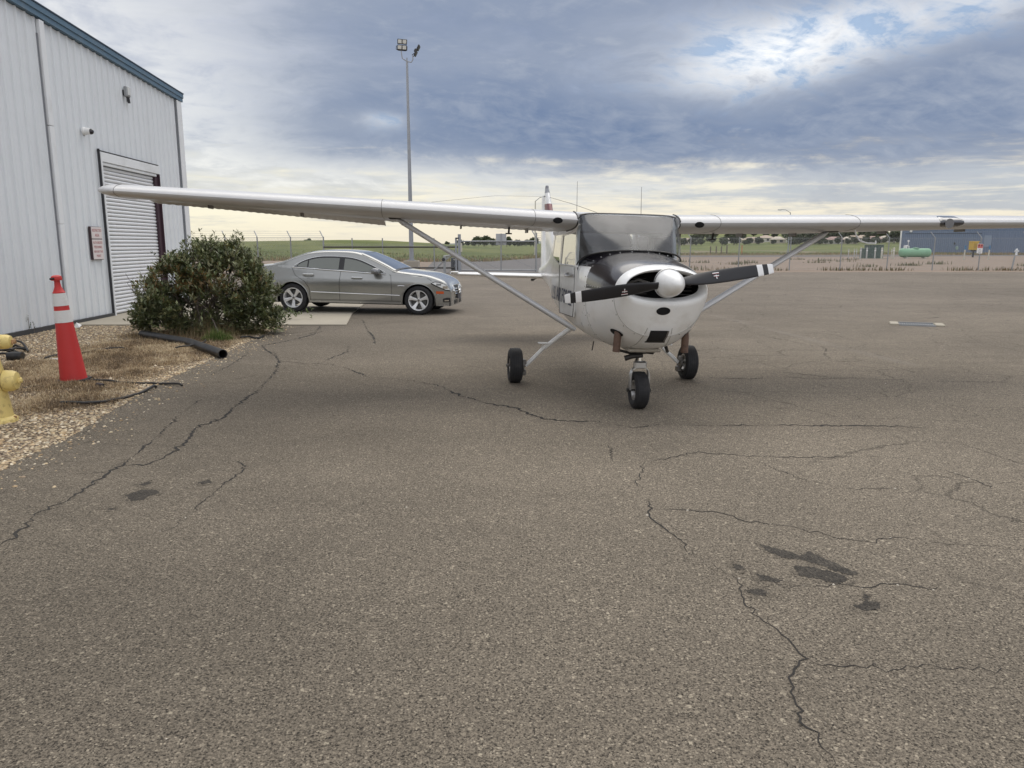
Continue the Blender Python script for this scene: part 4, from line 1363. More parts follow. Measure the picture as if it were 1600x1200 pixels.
# ---- doors, posts and side windows
for sx in (-1, 1):
    def sp3(y, z, off=0.0):
        w = sec(max(y, 1.5))[0]
        lean = 0 if z < SILL else (z - SILL) / .5 * .030
        return (sx * (w * .995 - lean + off), y, z)
    def strip(poly, off=0.004, th=.018):
        out = [sp3(y, z, off) for y, z in poly]; inn = [sp3(y, z, off - th) for y, z in poly]
        n_ = len(poly)
        return MB().add(out + inn, [tuple(range(n_)), tuple(range(n_, 2 * n_))[::-1]] + [(i, (i + 1) % n_, n_ + (i + 1) % n_, n_ + i) for i in range(n_)])
    def wz(y): return wpt(.56, min(1, max(0, (y - WLE) / 1.63)), -1)[2]
    d_ = empty('door', plane)
    strip([(1.57, .86), (1.54, 1.0), (1.53, 1.40), (2.48, 1.40), (2.44, 1.0), (2.36, .84)], .006).build('door_skin', white, d_, smooth=0)
    strip([(1.50, 1.40), (1.56, 1.40), (1.66, wz(1.66) + .01), (1.60, wz(1.6) + .01)], .010, .03).build('door_post', white, d_, smooth=0)
    strip([(2.40, 1.40), (2.50, 1.40), (2.50, wz(2.5) + .01), (2.40, wz(2.4) + .01)], .010, .03).build('door_post', white, d_, smooth=0)
    strip([(1.62, wz(1.62) - .055), (2.42, wz(2.42) - .055), (2.42, wz(2.42) + .01), (1.62, wz(1.62) + .01)], .008, .03).build('door_rail', white, d_, smooth=0)
    strip([(1.545, 1.415), (2.42, 1.415), (2.42, wz(2.42) - .045), (1.655, wz(1.66) - .045)], .002, .006).build('door_window', sglass, d_, smooth=0)
    strip([(2.49, 1.415), (3.12, 1.50), (3.02, wz(3.0) - .04), (2.49, wz(2.49) - .03)], .002, .006).build('rear_window', sglass, plane, smooth=0)
    strip([(2.50, 1.40), (3.20, 1.40), (3.20, wz(3.1)), (3.05, wz(3.05) + .01), (3.02, wz(3.0) - .05), (3.12, 1.50)], .004, .02).build('rear_post', white, plane, smooth=0)
    b = MB()
    loop = [(1.555, 1.40), (1.54, 1.0), (1.57, .86), (2.36, .84), (2.44, 1.0), (2.49, 1.40)]
    b.tube([sp3(y, z, .007) for y, z in loop], .0042, 4); b.build('door_seam', MATS['seam_dirt'], d_)
    b = MB(); b.tube([sp3(1.58, 1.31, .012), sp3(1.66, 1.30, .05), sp3(1.86, 1.30, .05), sp3(1.93, 1.32, .012)], .014, 8); b.build('door_handle', alum, d_)
    b = MB(); b.tube([sp3(y, 1.412, .008) for y in (1.53, 2.0, 2.48)], .007, 6); b.build('window_trim', alum, d_)
# lettering on both sides of the cabin
for sx in (-1, 1):
    M_ = T(sx * (.566 + .006), 2.32, 1.045) @ (Matrix(((0, 0, -1, 0), (-1, 0, 0, 0), (0, 1, 0, 0), (0, 0, 0, 1))) if sx < 0 else Matrix(((0, 0, 1, 0), (1, 0, 0, 0), (0, 1, 0, 0), (0, 0, 0, 1))))
    text('lettering', 'U.S. AIR FORCE', .24, navy, plane, M_, sx=.80)
# cabin interior
b = MB(); b.box((0, 2.1, .95), (1.0, 2.1, .04)); b.box((0, 3.17, 1.3), (1.0, .03, .75)); b.build('cabin_floor', darkint, plane, smooth=0)
b = MB(); b.box((0, 1.40, 1.33), (1.02, .10, .30), ch=.02); b.build('instrument_panel', mat('panel_dark', (.03, .03, .033), .7), plane, smooth=0)
for sx in (-1, 1):
    st_ = empty('seat', plane)
    b = MB(); b.box((sx * .27, 2.28, 1.32), (.42, .12, .62), M=None, ch=.05); b.build('seat_back', mat('seat_cloth', (.10, .10, .11), .9), st_, smooth=0)
    b = MB(); b.box((sx * .27, 2.02, 1.05), (.44, .48, .12), ch=.04); b.build('seat_cushion', MATS['seat_cloth'], st_, smooth=0)
    b = MB(); b.tube([(sx * .27, 1.45, 1.36), (sx * .27, 1.60, 1.38)], .016, 8); b.tube([(sx * .27 - .15, 1.61, 1.47), (sx * .27 - .15, 1.61, 1.40), (sx * .27 - .05, 1.61, 1.37), (sx * .27 + .05, 1.61, 1.37), (sx * .27 + .15, 1.61, 1.40), (sx * .27 + .15, 1.61, 1.47)], .016, 8)
    b.build('control_yoke', carblk, plane)
b = MB(); b.lathe([(0, -.05), (.035, -.045), (.052, -.02), (.055, .0), (.05, .03), (.03, .048), (0, .052)], 14, T(.02, 1.32, 1.585)); b.box((.02, 1.34, 1.54), (.05, .05, .06)); b.build('compass', carblk, plane)
b = MB(); b.box((0, 2.2, 1.80), (1.04, 1.2, .02)); b.box((0, 1.622, 1.88), (1.04, .008, .17)); b.build('headliner', darkint, plane, smooth=0)

# ---- cowl details
def cowl_front(px_x, z):
    """front surface y of the nose at a lateral position and height"""
    best = None
    ys_ = np.linspace(.116, 1.2, 240)
    for y in ys_:
        if y <= SEAM:
            q = nbs[3:]
            tab = [(s[0], *s[1:]) for s in q]
            w, zt, zb, zw, a, c = interp(y, tab)
        else: w, zt, zb, zw, a, c = sec(y)
        e = a if z > zw else c
        hz_ = (zt - zw) if z > zw else (zw - zb)
        if (abs(px_x) / w) ** e + (abs(z - zw) / hz_) ** e <= 1: return y
    return 1.0


# round hole
def on_skin(u0, u1, v0, v1, off, nx=8, nz=8):
    return [[(lerp(u0, u1, i / nx), cowl_front(lerp(u0, u1, i / nx), lerp(v0, v1, k / nz)) - off, lerp(v0, v1, k / nz)) for i in range(nx + 1)] for k in range(nz + 1)]


b = MB(); rg = []
for rr_ in (1.0, .66, .33, .01):
    rg.append([(-.005 + .066 * rr_ * math.cos(a), cowl_front(.066 * rr_ * math.cos(a), 1.055 + .038 * rr_ * math.sin(a)) - .005, 1.055 + .038 * rr_ * math.sin(a)) for a in (2 * math.pi * i / 24 for i in range(24))])
b.rings(rg, True, False, True); b.build('carburettor_intake', hole, plane, smooth=60)
# square air filter in its scoop
f_ = empty('air_scoop', plane)
zt_, zb_, fw_ = .865, .745, .088
b = MB()
b.rings(on_skin(-fw_ - .026, fw_ + .026, zb_ - .022, zt_ + .020, .008), closed=False); b.build('scoop_frame', pwhite, f_, smooth=60)
b = MB(); b.rings(on_skin(-fw_, fw_, zb_, zt_, .0125), closed=False); b.build('filter', mat('filter_black', (.012, .012, .013), .8, bump=.8, bscale=120), f_, smooth=60)
b = MB(); b.rings(on_skin(-fw_ - .01, fw_ + .01, zb_ - .010, zb_ + .006, .018, 8, 1), closed=False); b.build('filter_lip', grime, f_, smooth=60)
b = MB(); b.rings(on_skin(fw_ - .012, fw_ + .004, zb_, zt_, .016, 1, 6), closed=False); b.build('filter_edge', steel, f_, smooth=60)
for x0_, x1_ in ((-.118, -.165), (.118, .150)):
    b = MB(); b.tube([(lerp(x0_, x1_, t), cowl_front(lerp(x0_, x1_, t), lerp(.890, .660, t)) - .003, lerp(.890, .660, t)) for t in (0, .2, .4, .6, .8, 1)], .004, 5)
    b.build('scoop_seam', MATS['seam_pale'], f_)
# exhaust stacks
for sx in (-1, 1):
    b = MB()
    pts_ = [(sx * .30, .50, .92), (sx * .325, .47, .86), (sx * .337, .465, .78), (sx * .341, .475, .630)]
    rr3 = [.040, .038, .036, .036]
    b.tube(pts_, rr3, 16, cap=False); b.tube([(x_, y_, z_) for x_, y_, z_ in pts_[::-1]], [r_ - .004 for r_ in rr3[::-1]], 16, cap=False)
    b.build('exhaust_stack', rust, plane)
    b = MB()
    zz0 = .815; yc = .47
    pts_o = []
    for i in range(20):
        a = 2 * math.pi * i / 20; y_ = yc + .075 * math.sin(a); z_ = zz0 + .036 * math.cos(a)
        # opening lies on the skin
        pts_o.append((sx * (xat(y_, z_) + .004), y_, z_))
    b.add(pts_o, [tuple(range(20))]); b.build('exhaust_opening', hole, plane, smooth=0)
# small drain mast
b = MB(); b.tube([(-.40, 1.2, .64), (-.41, 1.22, .54)], .006, 6); b.build('drain_tube', grime, plane)

# ---- propeller
prop = empty('propeller', plane, (0, 0, 1.314), (0, R(-9.3), 0))
RP_ = .965
BL = [(.10, .085, .050, 52), (.16, .100, .048, 46), (.24, .116, .040, 38), (.34, .126, .032, 31), (.46, .129, .026, 26), (.60, .125, .021, 22), (.74, .116, .016, 18.5), (.85, .104, .012, 16.5), (.93, .092, .009, 15), (.965, .080, .006, 14.5)]


def bsec(r):
    c, t, be = interp(r, BL)
    be = R(be); ring = []
    for i in range(16):
        a = 2 * math.pi * i / 16
        u = math.cos(a) * c / 2; v = math.sin(a) * t / 2 * (1.0 if math.sin(a) > 0 else .55)
        ring.append((r, u * math.sin(be) + v * math.cos(be) * -1, u * math.cos(be) + v * math.sin(be)))
    return ring


for k in range(2):
    bl_ = empty('blade', prop, (0, 0, 0), (0, math.pi * k, 0))
    segs = [('blade_body', .10, .815, mblack), ('tip_stripe', .815, .868, pwhite), ('tip_band', .868, .915, mblack), ('tip_stripe', .915, .965, pwhite)]
    for nm_, ra, rb_, m_ in segs:
        n_ = max(2, int((rb_ - ra) / .03)); b = MB()
        b.rings([bsec(lerp(ra, rb_, i / n_)) for i in range(n_ + 1)], True, True, True)
        b.build(nm_, m_, bl_, smooth=60)
    # maker's mark on the blade face: a bar and a winged T
    def face(r, u, off=.004):
        c, t, be = interp(r, BL); be = R(be)
        v = t / 2 * math.sqrt(max(0, 1 - (2 * u / c) ** 2)) + off
        return (r, u * math.sin(be) - v * math.cos(be), u * math.cos(be) + v * math.sin(be))
    def fquad(bq, r0, r1, u0, u1): bq.add([face(r0, u0), face(r1, u0), face(r1, u1), face(r0, u1)], [(0, 1, 2, 3)])
    b = MB(); fquad(b, .395, .455, .028, .036); fquad(b, .400, .450, .000, .007); fquad(b, .421, .429, -.026, .013); b.build('maker_mark', pwhite, bl_, smooth=0)
    b = MB(); fquad(b, .395, .455, .022, .0265); fquad(b, .405, .445, -.006, -.002); b.build('maker_mark', signr, bl_, smooth=0)
b = MB()
b.lathe([(.0, -.235), (.016, -.231), (.040, -.213), (.068, -.175), (.094, -.125), (.110, -.070), (.121, -.012), (.126, .035), (.126, .052), (.121, .056)], 36, rotm('X', R(-90)))
b.build('spinner', white, prop, smooth=60)
b = MB(); b.lathe([(.132, .050), (.135, .056), (.135, .066), (.0, .066)], 32, rotm('X', R(-90)), cap0=False); b.build('spinner_backplate', alum, prop)

# ---- landing gear
def wheel(name, parent, cx_, cy_, cz_, rad, wid, label=None):
    w_ = empty(name, parent, (cx_, cy_, cz_))
    hw = wid / 2; Mx = rotm('Y', R(90))
    pr = [(.095, -hw * .62), (.115, -hw * .80), (rad * .72, -hw * .97), (rad * .86, -hw * .93), (rad * .955, -hw * .70)]
    for g_ in (-.50, -.26, 0, .26, .50):              # tread grooves
        pr += [(rad * (1 - .03 * abs(g_)) , (g_ - .085) * wid * .62), (rad * (1 - .03 * abs(g_)), (g_ + .055) * wid * .62), (rad * .972, (g_ + .065) * wid * .62), (rad * .972, (g_ + .078) * wid * .62)] 
    pr += [(rad * .955, hw * .70), (rad * .86, hw * .93), (rad * .72, hw * .97), (.115, hw * .80), (.095, hw * .62)]
    b = MB(); b.lathe(pr, 40, Mx, False, False); b.build('tyre', rubber, w_, smooth=50)
    b = MB()
    b.lathe([(.0, -hw * .55), (.03, -hw * .55), (.045, -hw * .30), (.075, -hw * .36), (.088, -hw * .70), (.105, -hw * .72), (.098, -hw * .5), (.098, hw * .5), (.105, hw * .72), (.088, hw * .70), (.075, hw * .36), (.045, hw * .30), (.03, hw * .55), (0, hw * .55)], 28, Mx)
    b.build('hub', alum, w_, smooth=40)
    return w_


for sx in (-1, 1):
    gz = -.0284 if sx < 0 else .0284
    g_ = empty('main_gear', plane)
    wx, wy, wr = sx * 1.083, 2.42, .213
    wheel('wheel', g_, wx, wy, wr + gz, wr, .165)
    ax_ = Vector((sx * .955, 2.42, wr + gz))
    leg = [Vector((sx * .44, 2.22, .675)), Vector((sx * .60, 2.28, .545)), Vector((sx * .765, 2.35, .395)), Vector((sx * .90, 2.41, .265 + gz)), ax_]
    b = MB(); b.tube(leg, [.030, .027, .024, .024, .024], 14); b.build('gear_leg', white, g_)
    b = MB(); b.tube([l_ + Vector((-.0, .035, -.005)) for l_ in leg], .006, 6); b.build('brake_line', grime, g_)
    b = MB(); b.tube([ax_, Vector((wx + sx * .11, wy, wr + gz))], .018, 10); b.lathe([(0, 0), (.085, 0), (.085, .014), (.04, .02), (0, .02)], 22, T(wx - sx * .092, wy, wr + gz) @ rotm('Y', R(90 * -sx))); b.build('axle', steel, g_)
    b = MB(); b.box((wx - sx * .105, wy + .02, wr + gz - .085), (.06, .10, .07), ch=.01); b.build('brake_caliper', steel, g_, smooth=0)
    b = MB(); b.box((wx - sx * .105, wy - .05, wr + gz + .05), (.05, .05, .06), ch=.01); b.build('brake_mount', steel, g_, smooth=0)
    b = MB(); b.box((sx * .765, 2.31, .475), (.12, .075, .016), ch=.004); b.tube([(sx * .765, 2.31, .47), (sx * .775, 2.35, .40)], .010, 6); b.build('step', white, g_)
ng = empty('nose_gear', plane)
NY = .80; NR = .192
nwl = wheel('wheel', ng, 0, NY, NR, NR, .150)
ng_w = R(-4)
b = MB(); b.tube([(0, NY + .015, .62), (0, NY + .012, .545), ], .030, 16); b.build('oleo_cylinder', alum, ng)
b = MB(); b.tube([(0, NY + .012, .55), (0, NY + .006, .46)], .022, 16); b.build('oleo_piston', chrome, ng)
b = MB(); b.box((0, NY + .005, .455), (.13, .075, .075), ch=.015); b.build('fork_crown', alum, ng, smooth=0)
fk = []
for sx in (-1, 1):
    fk.append([(sx * .045, NY, .43), (sx * .078, NY, .405), (sx * .094, NY, .36), (sx * .097, NY, .27), (sx * .094, NY, NR)])
b = MB()
arc = fk[0][::-1] + fk[1]
b.rings([[(x_ + dx_, y_ + dy_, z_) for dx_, dy_ in ((-.008, -.030), (.008, -.030), (.008, .030), (-.008, .030))] if abs(x_) > .09 else [(x_, y_ - .032, z_ - .006), (x_, y_ - .032, z_ + .010), (x_, y_ + .032, z_ + .010), (x_, y_ + .032, z_ - .006)] for x_, y_, z_ in arc], True, True, True)
b.build('fork', alum, ng, smooth=40)
b = MB(); b.tube([(-.125, NY, NR), (.125, NY, NR)], .010, 10); b.box((-.115, NY, NR), (.02, .04, .04), ch=.006); b.box((.115, NY, NR), (.02, .04, .04), ch=.006); b.build('axle', grime, ng)
b = MB(); b.tube([(0, NY + .07, .56), (0, NY + .15, .47), (0, NY + .06, .42)], .014, 8); b.tube([(.0, NY + .07, .56), (0, NY + .02, .57)], .016, 8); b.build('torque_link', steel, ng)
b = MB(); b.tube([(.01, NY - .04, .555), (-.10, NY - .03, .545), (-.17, NY - .02, .520)], [.022, .026, .028], 10); b.build('shimmy_damper', grime, ng)
b = MB(); b.tube([(-.23, NY + .02, .60), (-.12, NY, .575), (0, NY - .03, .58), (.13, NY, .585), (.17, NY + .02, .60)], .014, 8); b.tube([(.05, NY - .03, .58), (.12, NY - .05, .575)], .009, 6); b.box((0, NY, .585), (.11, .09, .025), ch=.005); b.build('steering_rod', grime, ng)
b = MB(); b.box((0, NY + .02, .618), (.34, .34, .035), ch=.014); b.build('gear_cuff', mat('cuff_dirty', (.40, .37, .32), .6, var=.3, vscale=10), ng, smooth=0)
b = MB(); b.tube([(.30, .92, .62), (.36, 1.05, .56)], .018, 8); b.build('drain_stack', grime, plane)

# ---- tail
def flatwing(pts_le, pts_te, th, m, name, parent, horiz):
    """loft of thin symmetrical sections; pts: matching lists of (span, y, z)"""
    b = MB(); rg = []
    for (le, te, t_) in zip(pts_le, pts_te, th):
        le, te = Vector(le), Vector(te); rr = []
        for i in range(20):
            a = 2 * math.pi * i / 20
            c = (1 + math.cos(a)) / 2; e = t_ * .5 * math.sin(a) * (1.0 if c > .5 else 1.0) * (1 - .55 * c) * 1.25
            p = te.lerp(le, 1 - c) if False else le.lerp(te, c)
            rr.append(p + (Vector((0, 0, e)) if horiz else Vector((e, 0, 0))))
        rg.append(rr)
    b.rings(rg, True, True, True)
    return b.build(name, m, parent, smooth=50)


for sx in (-1, 1):
    hs = empty('tailplane', plane)
    flatwing([(sx * .04, 6.30, 1.115), (sx * .9, 6.47, 1.115), (sx * 1.55, 6.61, 1.115), (sx * 1.68, 6.68, 1.115)], [(sx * .04, 7.10, 1.105), (sx * .9, 7.02, 1.105), (sx * 1.55, 6.98, 1.105), (sx * 1.68, 6.95, 1.105)], [.10, .09, .07, .05], white, 'stabilizer', hs, True)
    flatwing([(sx * .10, 7.11, 1.105), (sx * .9, 7.03, 1.105), (sx * 1.55, 6.99, 1.105), (sx * 1.60, 6.60, 1.145), (sx * 1.72, 6.62, 1.145)], [(sx * .10, 7.58, 1.06), (sx * .9, 7.45, 1.07), (sx * 1.55, 7.35, 1.075), (sx * 1.60, 7.34, 1.085), (sx * 1.72, 7.28, 1.09)], [.07, .06, .05, .05, .035], white, 'elevator', hs, True)
fn = empty('fin', plane)
flatwing([(0, 5.15, 1.44), (0, 5.95, 1.66), (0, 6.42, 1.95), (0, 6.85, 2.35), (0, 7.05, 2.56)], [(0, 7.18, 1.30), (0, 7.24, 1.66), (0, 7.29, 1.95), (0, 7.37, 2.35), (0, 7.42, 2.56)], [.10, .11, .11, .10, .085], white, 'fin_skin', fn, False)
flatwing([(0, 7.20, 1.22), (0, 7.25, 1.66), (0, 7.38, 2.35), (0, 7.42, 2.54)], [(0, 7.62, 1.26), (0, 7.66, 1.66), (0, 7.76, 2.35), (0, 7.78, 2.50)], [.09, .09, .08, .07], white, 'rudder', fn, False)
flatwing([(0, 6.56, 2.10), (0, 6.88, 2.39)], [(0, 7.313, 2.10), (0, 7.375, 2.39)], [.114, .106], maroon, 'fin_stripe', fn, False) if False else None
flatwing([(0, 6.32, 1.90), (0, 6.83, 2.36)], [(0, 7.27, 1.90), (0, 7.365, 2.36)], [.120, .113], maroon, 'fin_stripe', fn, False)
flatwing([(0, 7.055, 2.562), (0, 7.12, 2.64)], [(0, 7.42, 2.562), (0, 7.44, 2.64)], [.084, .05], mat('cap_grey', (.30, .31, .33), .5), 'fin_cap', fn, False)
b = MB(); b.lathe([(.03, 0), (.032, .03), (.025, .055), (0, .062)], 12, T(0, 7.25, 2.638)); b.build('beacon', mat('beacon_grey', (.22, .22, .24), .3, coat=.6), fn)
b = MB(); b.tube([(-.06, 7.6, 1.05), (-.16, 7.63, 1.0)], .018, 8); b.lathe([(0, 0), (.03, .0), (.03, .04), (0, .05)], 10, T(-.16, 7.62, .98)); b.build('tail_fitting', grime, plane)
b = MB(); b.tube([(0, 7.2, 2.50), (-1.1, 5.4, 2.37), (-2.1, 3.1, 2.12)], .0016, 4); b.tube([(0, 7.2, 2.50), (.10, 5.3, 2.28), (.18, 2.9, 1.98)], .0032, 4); b.tube([(-.05, 7.2, 2.50), (.05, 7.2, 2.50)], .012, 6)
b.build('antenna_wire', grime, fn)
for (x_, y_, h_) in ((-.28, 3.0, .50), (.48, 2.75, .44)):
    b = MB(); b.tube([(x_, y_, 1.93), (x_, y_, 1.98), (x_, y_ + .05, 1.93 + h_)], [.010, .004, .0025], 6); b.build('whip_antenna', steel, plane)

# ================================================================== CAR
pf = gp(655, 492.5); CS = 1.08
cyaw = R(-7)
FA, RA = 1.584, -1.290
Yf = 18.2; Xf = (655 - 800) / FPX * Yf
# the near side wheels stand at y = -W of the car; place the car's centre line behind
car = thing('parked_sedan', 'silver grey four door sedan parked beside the bush near the hangar', 'car', (0, 0, 0), (0, R(.8), cyaw), CS)
Wn = .84
off = Matrix.Rotation(cyaw, 3, 'Z') @ Vector((FA * CS, -Wn * CS, 0))
car.location = (Xf - off.x, Yf - off.y, .018)
TOP = [(-2.43, .80), (-2.40, .90), (-2.30, .985), (-2.10, 1.025), (-1.85, 1.055), (-1.60, 1.115), (-1.30, 1.228), (-1.00, 1.325), (-.70, 1.364), (-.35, 1.375), (-.05, 1.368), (.12, 1.348), (.28, 1.305), (.58, 1.185), (.86, 1.060), (1.06, .968), (1.30, .935), (1.75, .880), (1.98, .810), (2.14, .735), (2.22, .655), (2.27, .56)]
def topz(x): return interp(x, TOP)[0]
def belt(x): return .925 - .055 * x
def plan(x):
    a = abs(x)
    if x > 0: return .925 - (.27 * max(0, (a - 1.25) / 1.02) ** 2.6)
    return .925 - (.20 * max(0, (a - 1.35) / 1.08) ** 2.2)
def W(x, z):
    bz = belt(x)
    if z <= bz:
        o = interp(z, [(.15, -.075), (.24, -.040), (.34, -.020), (.50, -.006), (.66, .006), (.735, 0.0), (.80, -.028), (.97, -.10)])[0]
        if z > .8: o = -.028 - (z - .8) * .40
        # crease: the flank above it turns to the sky
    else: o = -.028 - (bz - .8) * .40 - .012 - (z - bz) * .48
    return plan(x) + o
AR = .365; AZ = .325
def sillz(x):
    z = .235 if -1.0 < x < 1.3 else .215
    if x > 1.9: z = .205
    if x < -1.7: z = .30
    for xa in (FA, RA):
        d = abs(x - xa)
        if d < AR: z = max(z, AZ + math.sqrt(AR * AR - d * d))
    return z
cols = sorted(set([round(v, 4) for v in list(np.linspace(-2.43, 2.27, 82)) + [xa + sgn * AR * math.cos(a) for xa in (FA, RA) for sgn in (-1, 1) for a in np.linspace(0.0, 1.5, 10)]
                   + [xa + sgn * (AR + .0005) for xa in (FA, RA) for sgn in (-1, 1)]]))
RDG = .055
body = MB()
for sy in (-1, 1):
    rg = []
    for x in cols:
        z0_, z1_ = sillz(x), max(topz(x) - RDG, sillz(x) + .02)
        zsel = [z0_ + (z1_ - z0_) * k / 22 for k in range(23)]
        rg.append([(x, sy * W(x, z), z) for z in zsel])
    body.rings(rg, closed=False)
rg = []
for x in cols:
    z1_ = max(topz(x) - RDG, sillz(x) + .02); wt = W(x, z1_)
    arc = []
    for k in range(25):
        th_ = math.pi * k / 24
        n_ = 2.9
        arc.append((x, wt * sp(math.cos(th_), 2 / n_), z1_ + (RDG + .022) * abs(math.sin(th_)) ** (2 / n_)))
    rg.append(arc)
body.rings(rg, closed=False)
for x in (cols[0], cols[-1]):
    z0_, z1_ = sillz(x), max(topz(x) - RDG, sillz(x) + .02)
    zs = [z0_ + (z1_ - z0_) * k / 8 for k in range(9)]
    body.rings([[(x, -W(x, z), z) for z in zs], [(x + .03 * math.copysign(1, x), 0, z) for z in zs], [(x, W(x, z), z) for z in zs]], closed=False)
    wt = W(x, z1_)
    arc = [(x, wt * sp(math.cos(math.pi * k / 24), 2 / 2.9), z1_ + (RDG + .022) * abs(math.sin(math.pi * k / 24)) ** (2 / 2.9)) for k in range(25)]
    body.add(arc, [tuple(range(25))])
body.build('body', paint, car, smooth=38)
# underbody and wheel wells
b = MB(); b.box((0, 0, .26), (4.5, 1.3, .12)); b.box((.15, 0, .30), (2.05, 1.66, .16)); b.build('underbody', carblk, car, smooth=0)
b = MB()
for xa in (FA, RA):
    for sy in (-1, 1):
        b.rings([[(xa + (AR - .004) * math.cos(a), sy * (W(xa, .6) - .012), max(.2, AZ + (AR - .004) * math.sin(a))) for a in np.linspace(-.3, math.pi + .3, 24)],
                 [(xa + (AR - .004) * math.cos(a), sy * .55, max(.2, AZ + (AR - .004) * math.sin(a))) for a in np.linspace(-.3, math.pi + .3, 24)]], closed=False)
        b.add([(xa + AR * math.cos(a), sy * .55, AZ + AR * math.sin(a)) for a in np.linspace(-.3, math.pi + .3, 24)], [tuple(range(24))])
b.build('wheel_well', carblk, car)


def sidepatch(x0, x1, zlo, zhi, off, m, name, parent, sy=-1, nx=22, nz=8, th=0.0):
    b = MB()
    b.rings([[(x, sy * (W(x, z) + off), z) for z in (lerp(zlo(x), zhi(x), k / nz) for k in range(nz + 1))] for x in np.linspace(x0, x1, nx)], closed=False)
    return b.build(name, m, parent, smooth=40)


def seam(pts_, name, parent, m, r=.004, sy=-1, off=.001):
    b = MB(); b.tube([(x, sy * (W(x, z) + off), z) for x, z in pts_], r, 5); return b.build(name, m, parent)


WT = [(-1.26, .0), (-1.10, .10), (-.92, .175), (-.70, .226), (-.45, .250), (-.15, .258), (.05, .248), (.22, .218), (.45, .145), (.68, .055), (.80, .0)]
for sy in (-1, 1):
    # window openings: dark surround, then the panes
    sidepatch(-1.28, .84, lambda x: belt(x) + .012, lambda x: belt(x) + .020 + interp(x, WT)[0] + .022 * (1 if -1.22 < x < .78 else 0), .003, carblk, 'window_surround', car, sy, 40)
    for nm_, xa, xb in (('quarter_window', -1.19, -.975), ('side_window', -.945, -.245), ('side_window', -.125, .75)):
        sidepatch(xa, xb, lambda x: belt(x) + .022, lambda x: belt(x) + .024 + max(.0, interp(x, WT)[0] - .008), .008, cglass if False else mat('tinted_pane', (.085, .095, .075), .05, coat=1.0, spec=.8), nm_, car, sy, 24)
    # shiny belt line and window arch
    b = MB(); b.tube([(x, sy * (W(x, belt(x)) + .008), belt(x) + .004) for x in np.linspace(-1.30, .84, 30)], .010, 6); b.build('belt_trim', chrome, car)
    b = MB(); b.tube([(x, sy * (W(x, belt(x) + .03 + interp(x, WT)[0] + .022) + .004), belt(x) + .03 + interp(x, WT)[0] + .022) for x in np.linspace(-1.27, .82, 30)], .006, 6); b.build('window_trim', chrome, car)
    # door seams
    dk = mat('gap_dark', (.012, .012, .012), .8)
    for xs_ in ([(.985, .30), (.985, .70), (.96, .86), (.93, belt(.93))], [(-.205, .26), (-.20, .60), (-.185, belt(-.19) - .01)], [(-1.32, belt(-1.3) - .01), (-1.22, .82), (-1.0, .70), (-.90, .55), (-.88, .28)]):
        dense = []
        for i in range(len(xs_) - 1):
            for k in range(6): dense.append((lerp(xs_[i][0], xs_[i + 1][0], k / 6), lerp(xs_[i][1], xs_[i + 1][1], k / 6)))
        seam(dense + [xs_[-1]], 'door_seam', car, dk, .0045, sy)
    seam([(x, .30 + .0 * x) for x in np.linspace(-.9, 1.19, 12)], 'sill_seam', car, dk, .004, sy)
    # rub strip
    b = MB(); b.tube([(x, sy * (W(x, .45 - .02 * x) + .004), .45 - .02 * x) for x in np.linspace(-.86, 1.17, 16)], .008, 6, sq=(1, 1.1)); b.build('rub_strip', chrome, car)
    for xh in (-.92, .20):
        h_ = empty('door_handle', car)
        b = MB(); b.tube([(xh - .12, sy * (W(xh - .1, .80) + .012), .795 - .05 * xh), (xh - .08, sy * (W(xh, .80) + .036), .80 - .05 * xh), (xh + .08, sy * (W(xh, .80) + .036), .80 - .05 * xh), (xh + .12, sy * (W(xh + .1, .80) + .012), .798 - .05 * xh)], .016, 8); b.build('grip', paint, h_)
        b = MB(); b.tube([(xh - .12, sy * (W(xh, .82) + .012), .815 - .05 * xh), (xh + .12, sy * (W(xh, .82) + .012), .815 - .05 * xh)], .008, 6); b.build('grip_trim', chrome, h_)
    # mirror
    mr = empty('mirror', car)
    b = MB()
    Mm = T(.64, sy * (W(.6, .92) + .13), .945)
    b.lathe([(.0, -.11), (.05, -.105), (.078, -.07), (.085, 0), (.08, .06), (.062, .095), (.0, .105)], 16, Mm @ rotm('X', R(90)) @ Matrix.Diagonal((1.15, .85, 1, 1)))
    b.build('mirror_cap', mat('mirror_paint', (.20, .205, .215), .3, metal=.4, coat=.7), mr, smooth=70)
    b = MB(); b.tube([(.64, sy * (W(.6, .9) - .01), .885), (.64, sy * (W(.6, .9) + .07), .90)], .028, 8); b.build('mirror_arm', carblk, mr)
    # headlight: a swept patch over the corner of the wing
    hlz = lambda x: (.640 - (x - 2.0) * .10); 
    HLp = sidepatch(1.86, 2.25, lambda x: lerp(.700, .545, min(1, (x - 1.86) / .33)), lambda x: min(topz(x) - RDG - .008, lerp(.735, .690, (x - 1.86) / .4)), .006, lampgl, 'headlight', car, sy, 16, 5)
    sidepatch(2.10, 2.20, lambda x: .585, lambda x: .640, .010, chrome, 'reflector', HLp, sy, 10, 2)
    seam([(1.86, .70), (1.95, .655), (2.05, .605), (2.15, .56), (2.25, .54)], 'lamp_seam', HLp, dk, .011, sy, .006)
    seam([(1.86, .71), (1.95, .735), (2.02, .728), (2.10, .70)], 'lamp_seam', HLp, dk, .008, sy, .006)
    sidepatch(1.97, 2.07, lambda x: .655, lambda x: .700, .009, mat('lamp_inner', (.22, .23, .24), .2, coat=.8), 'lamp_inner', HLp, sy, 6, 2)
    sidepatch(1.965, 2.12, lambda x: .475 - (x - 2) * .02, lambda x: .530 - (x - 2) * .05, .006, amber, 'side_marker', car, sy, 6, 3)
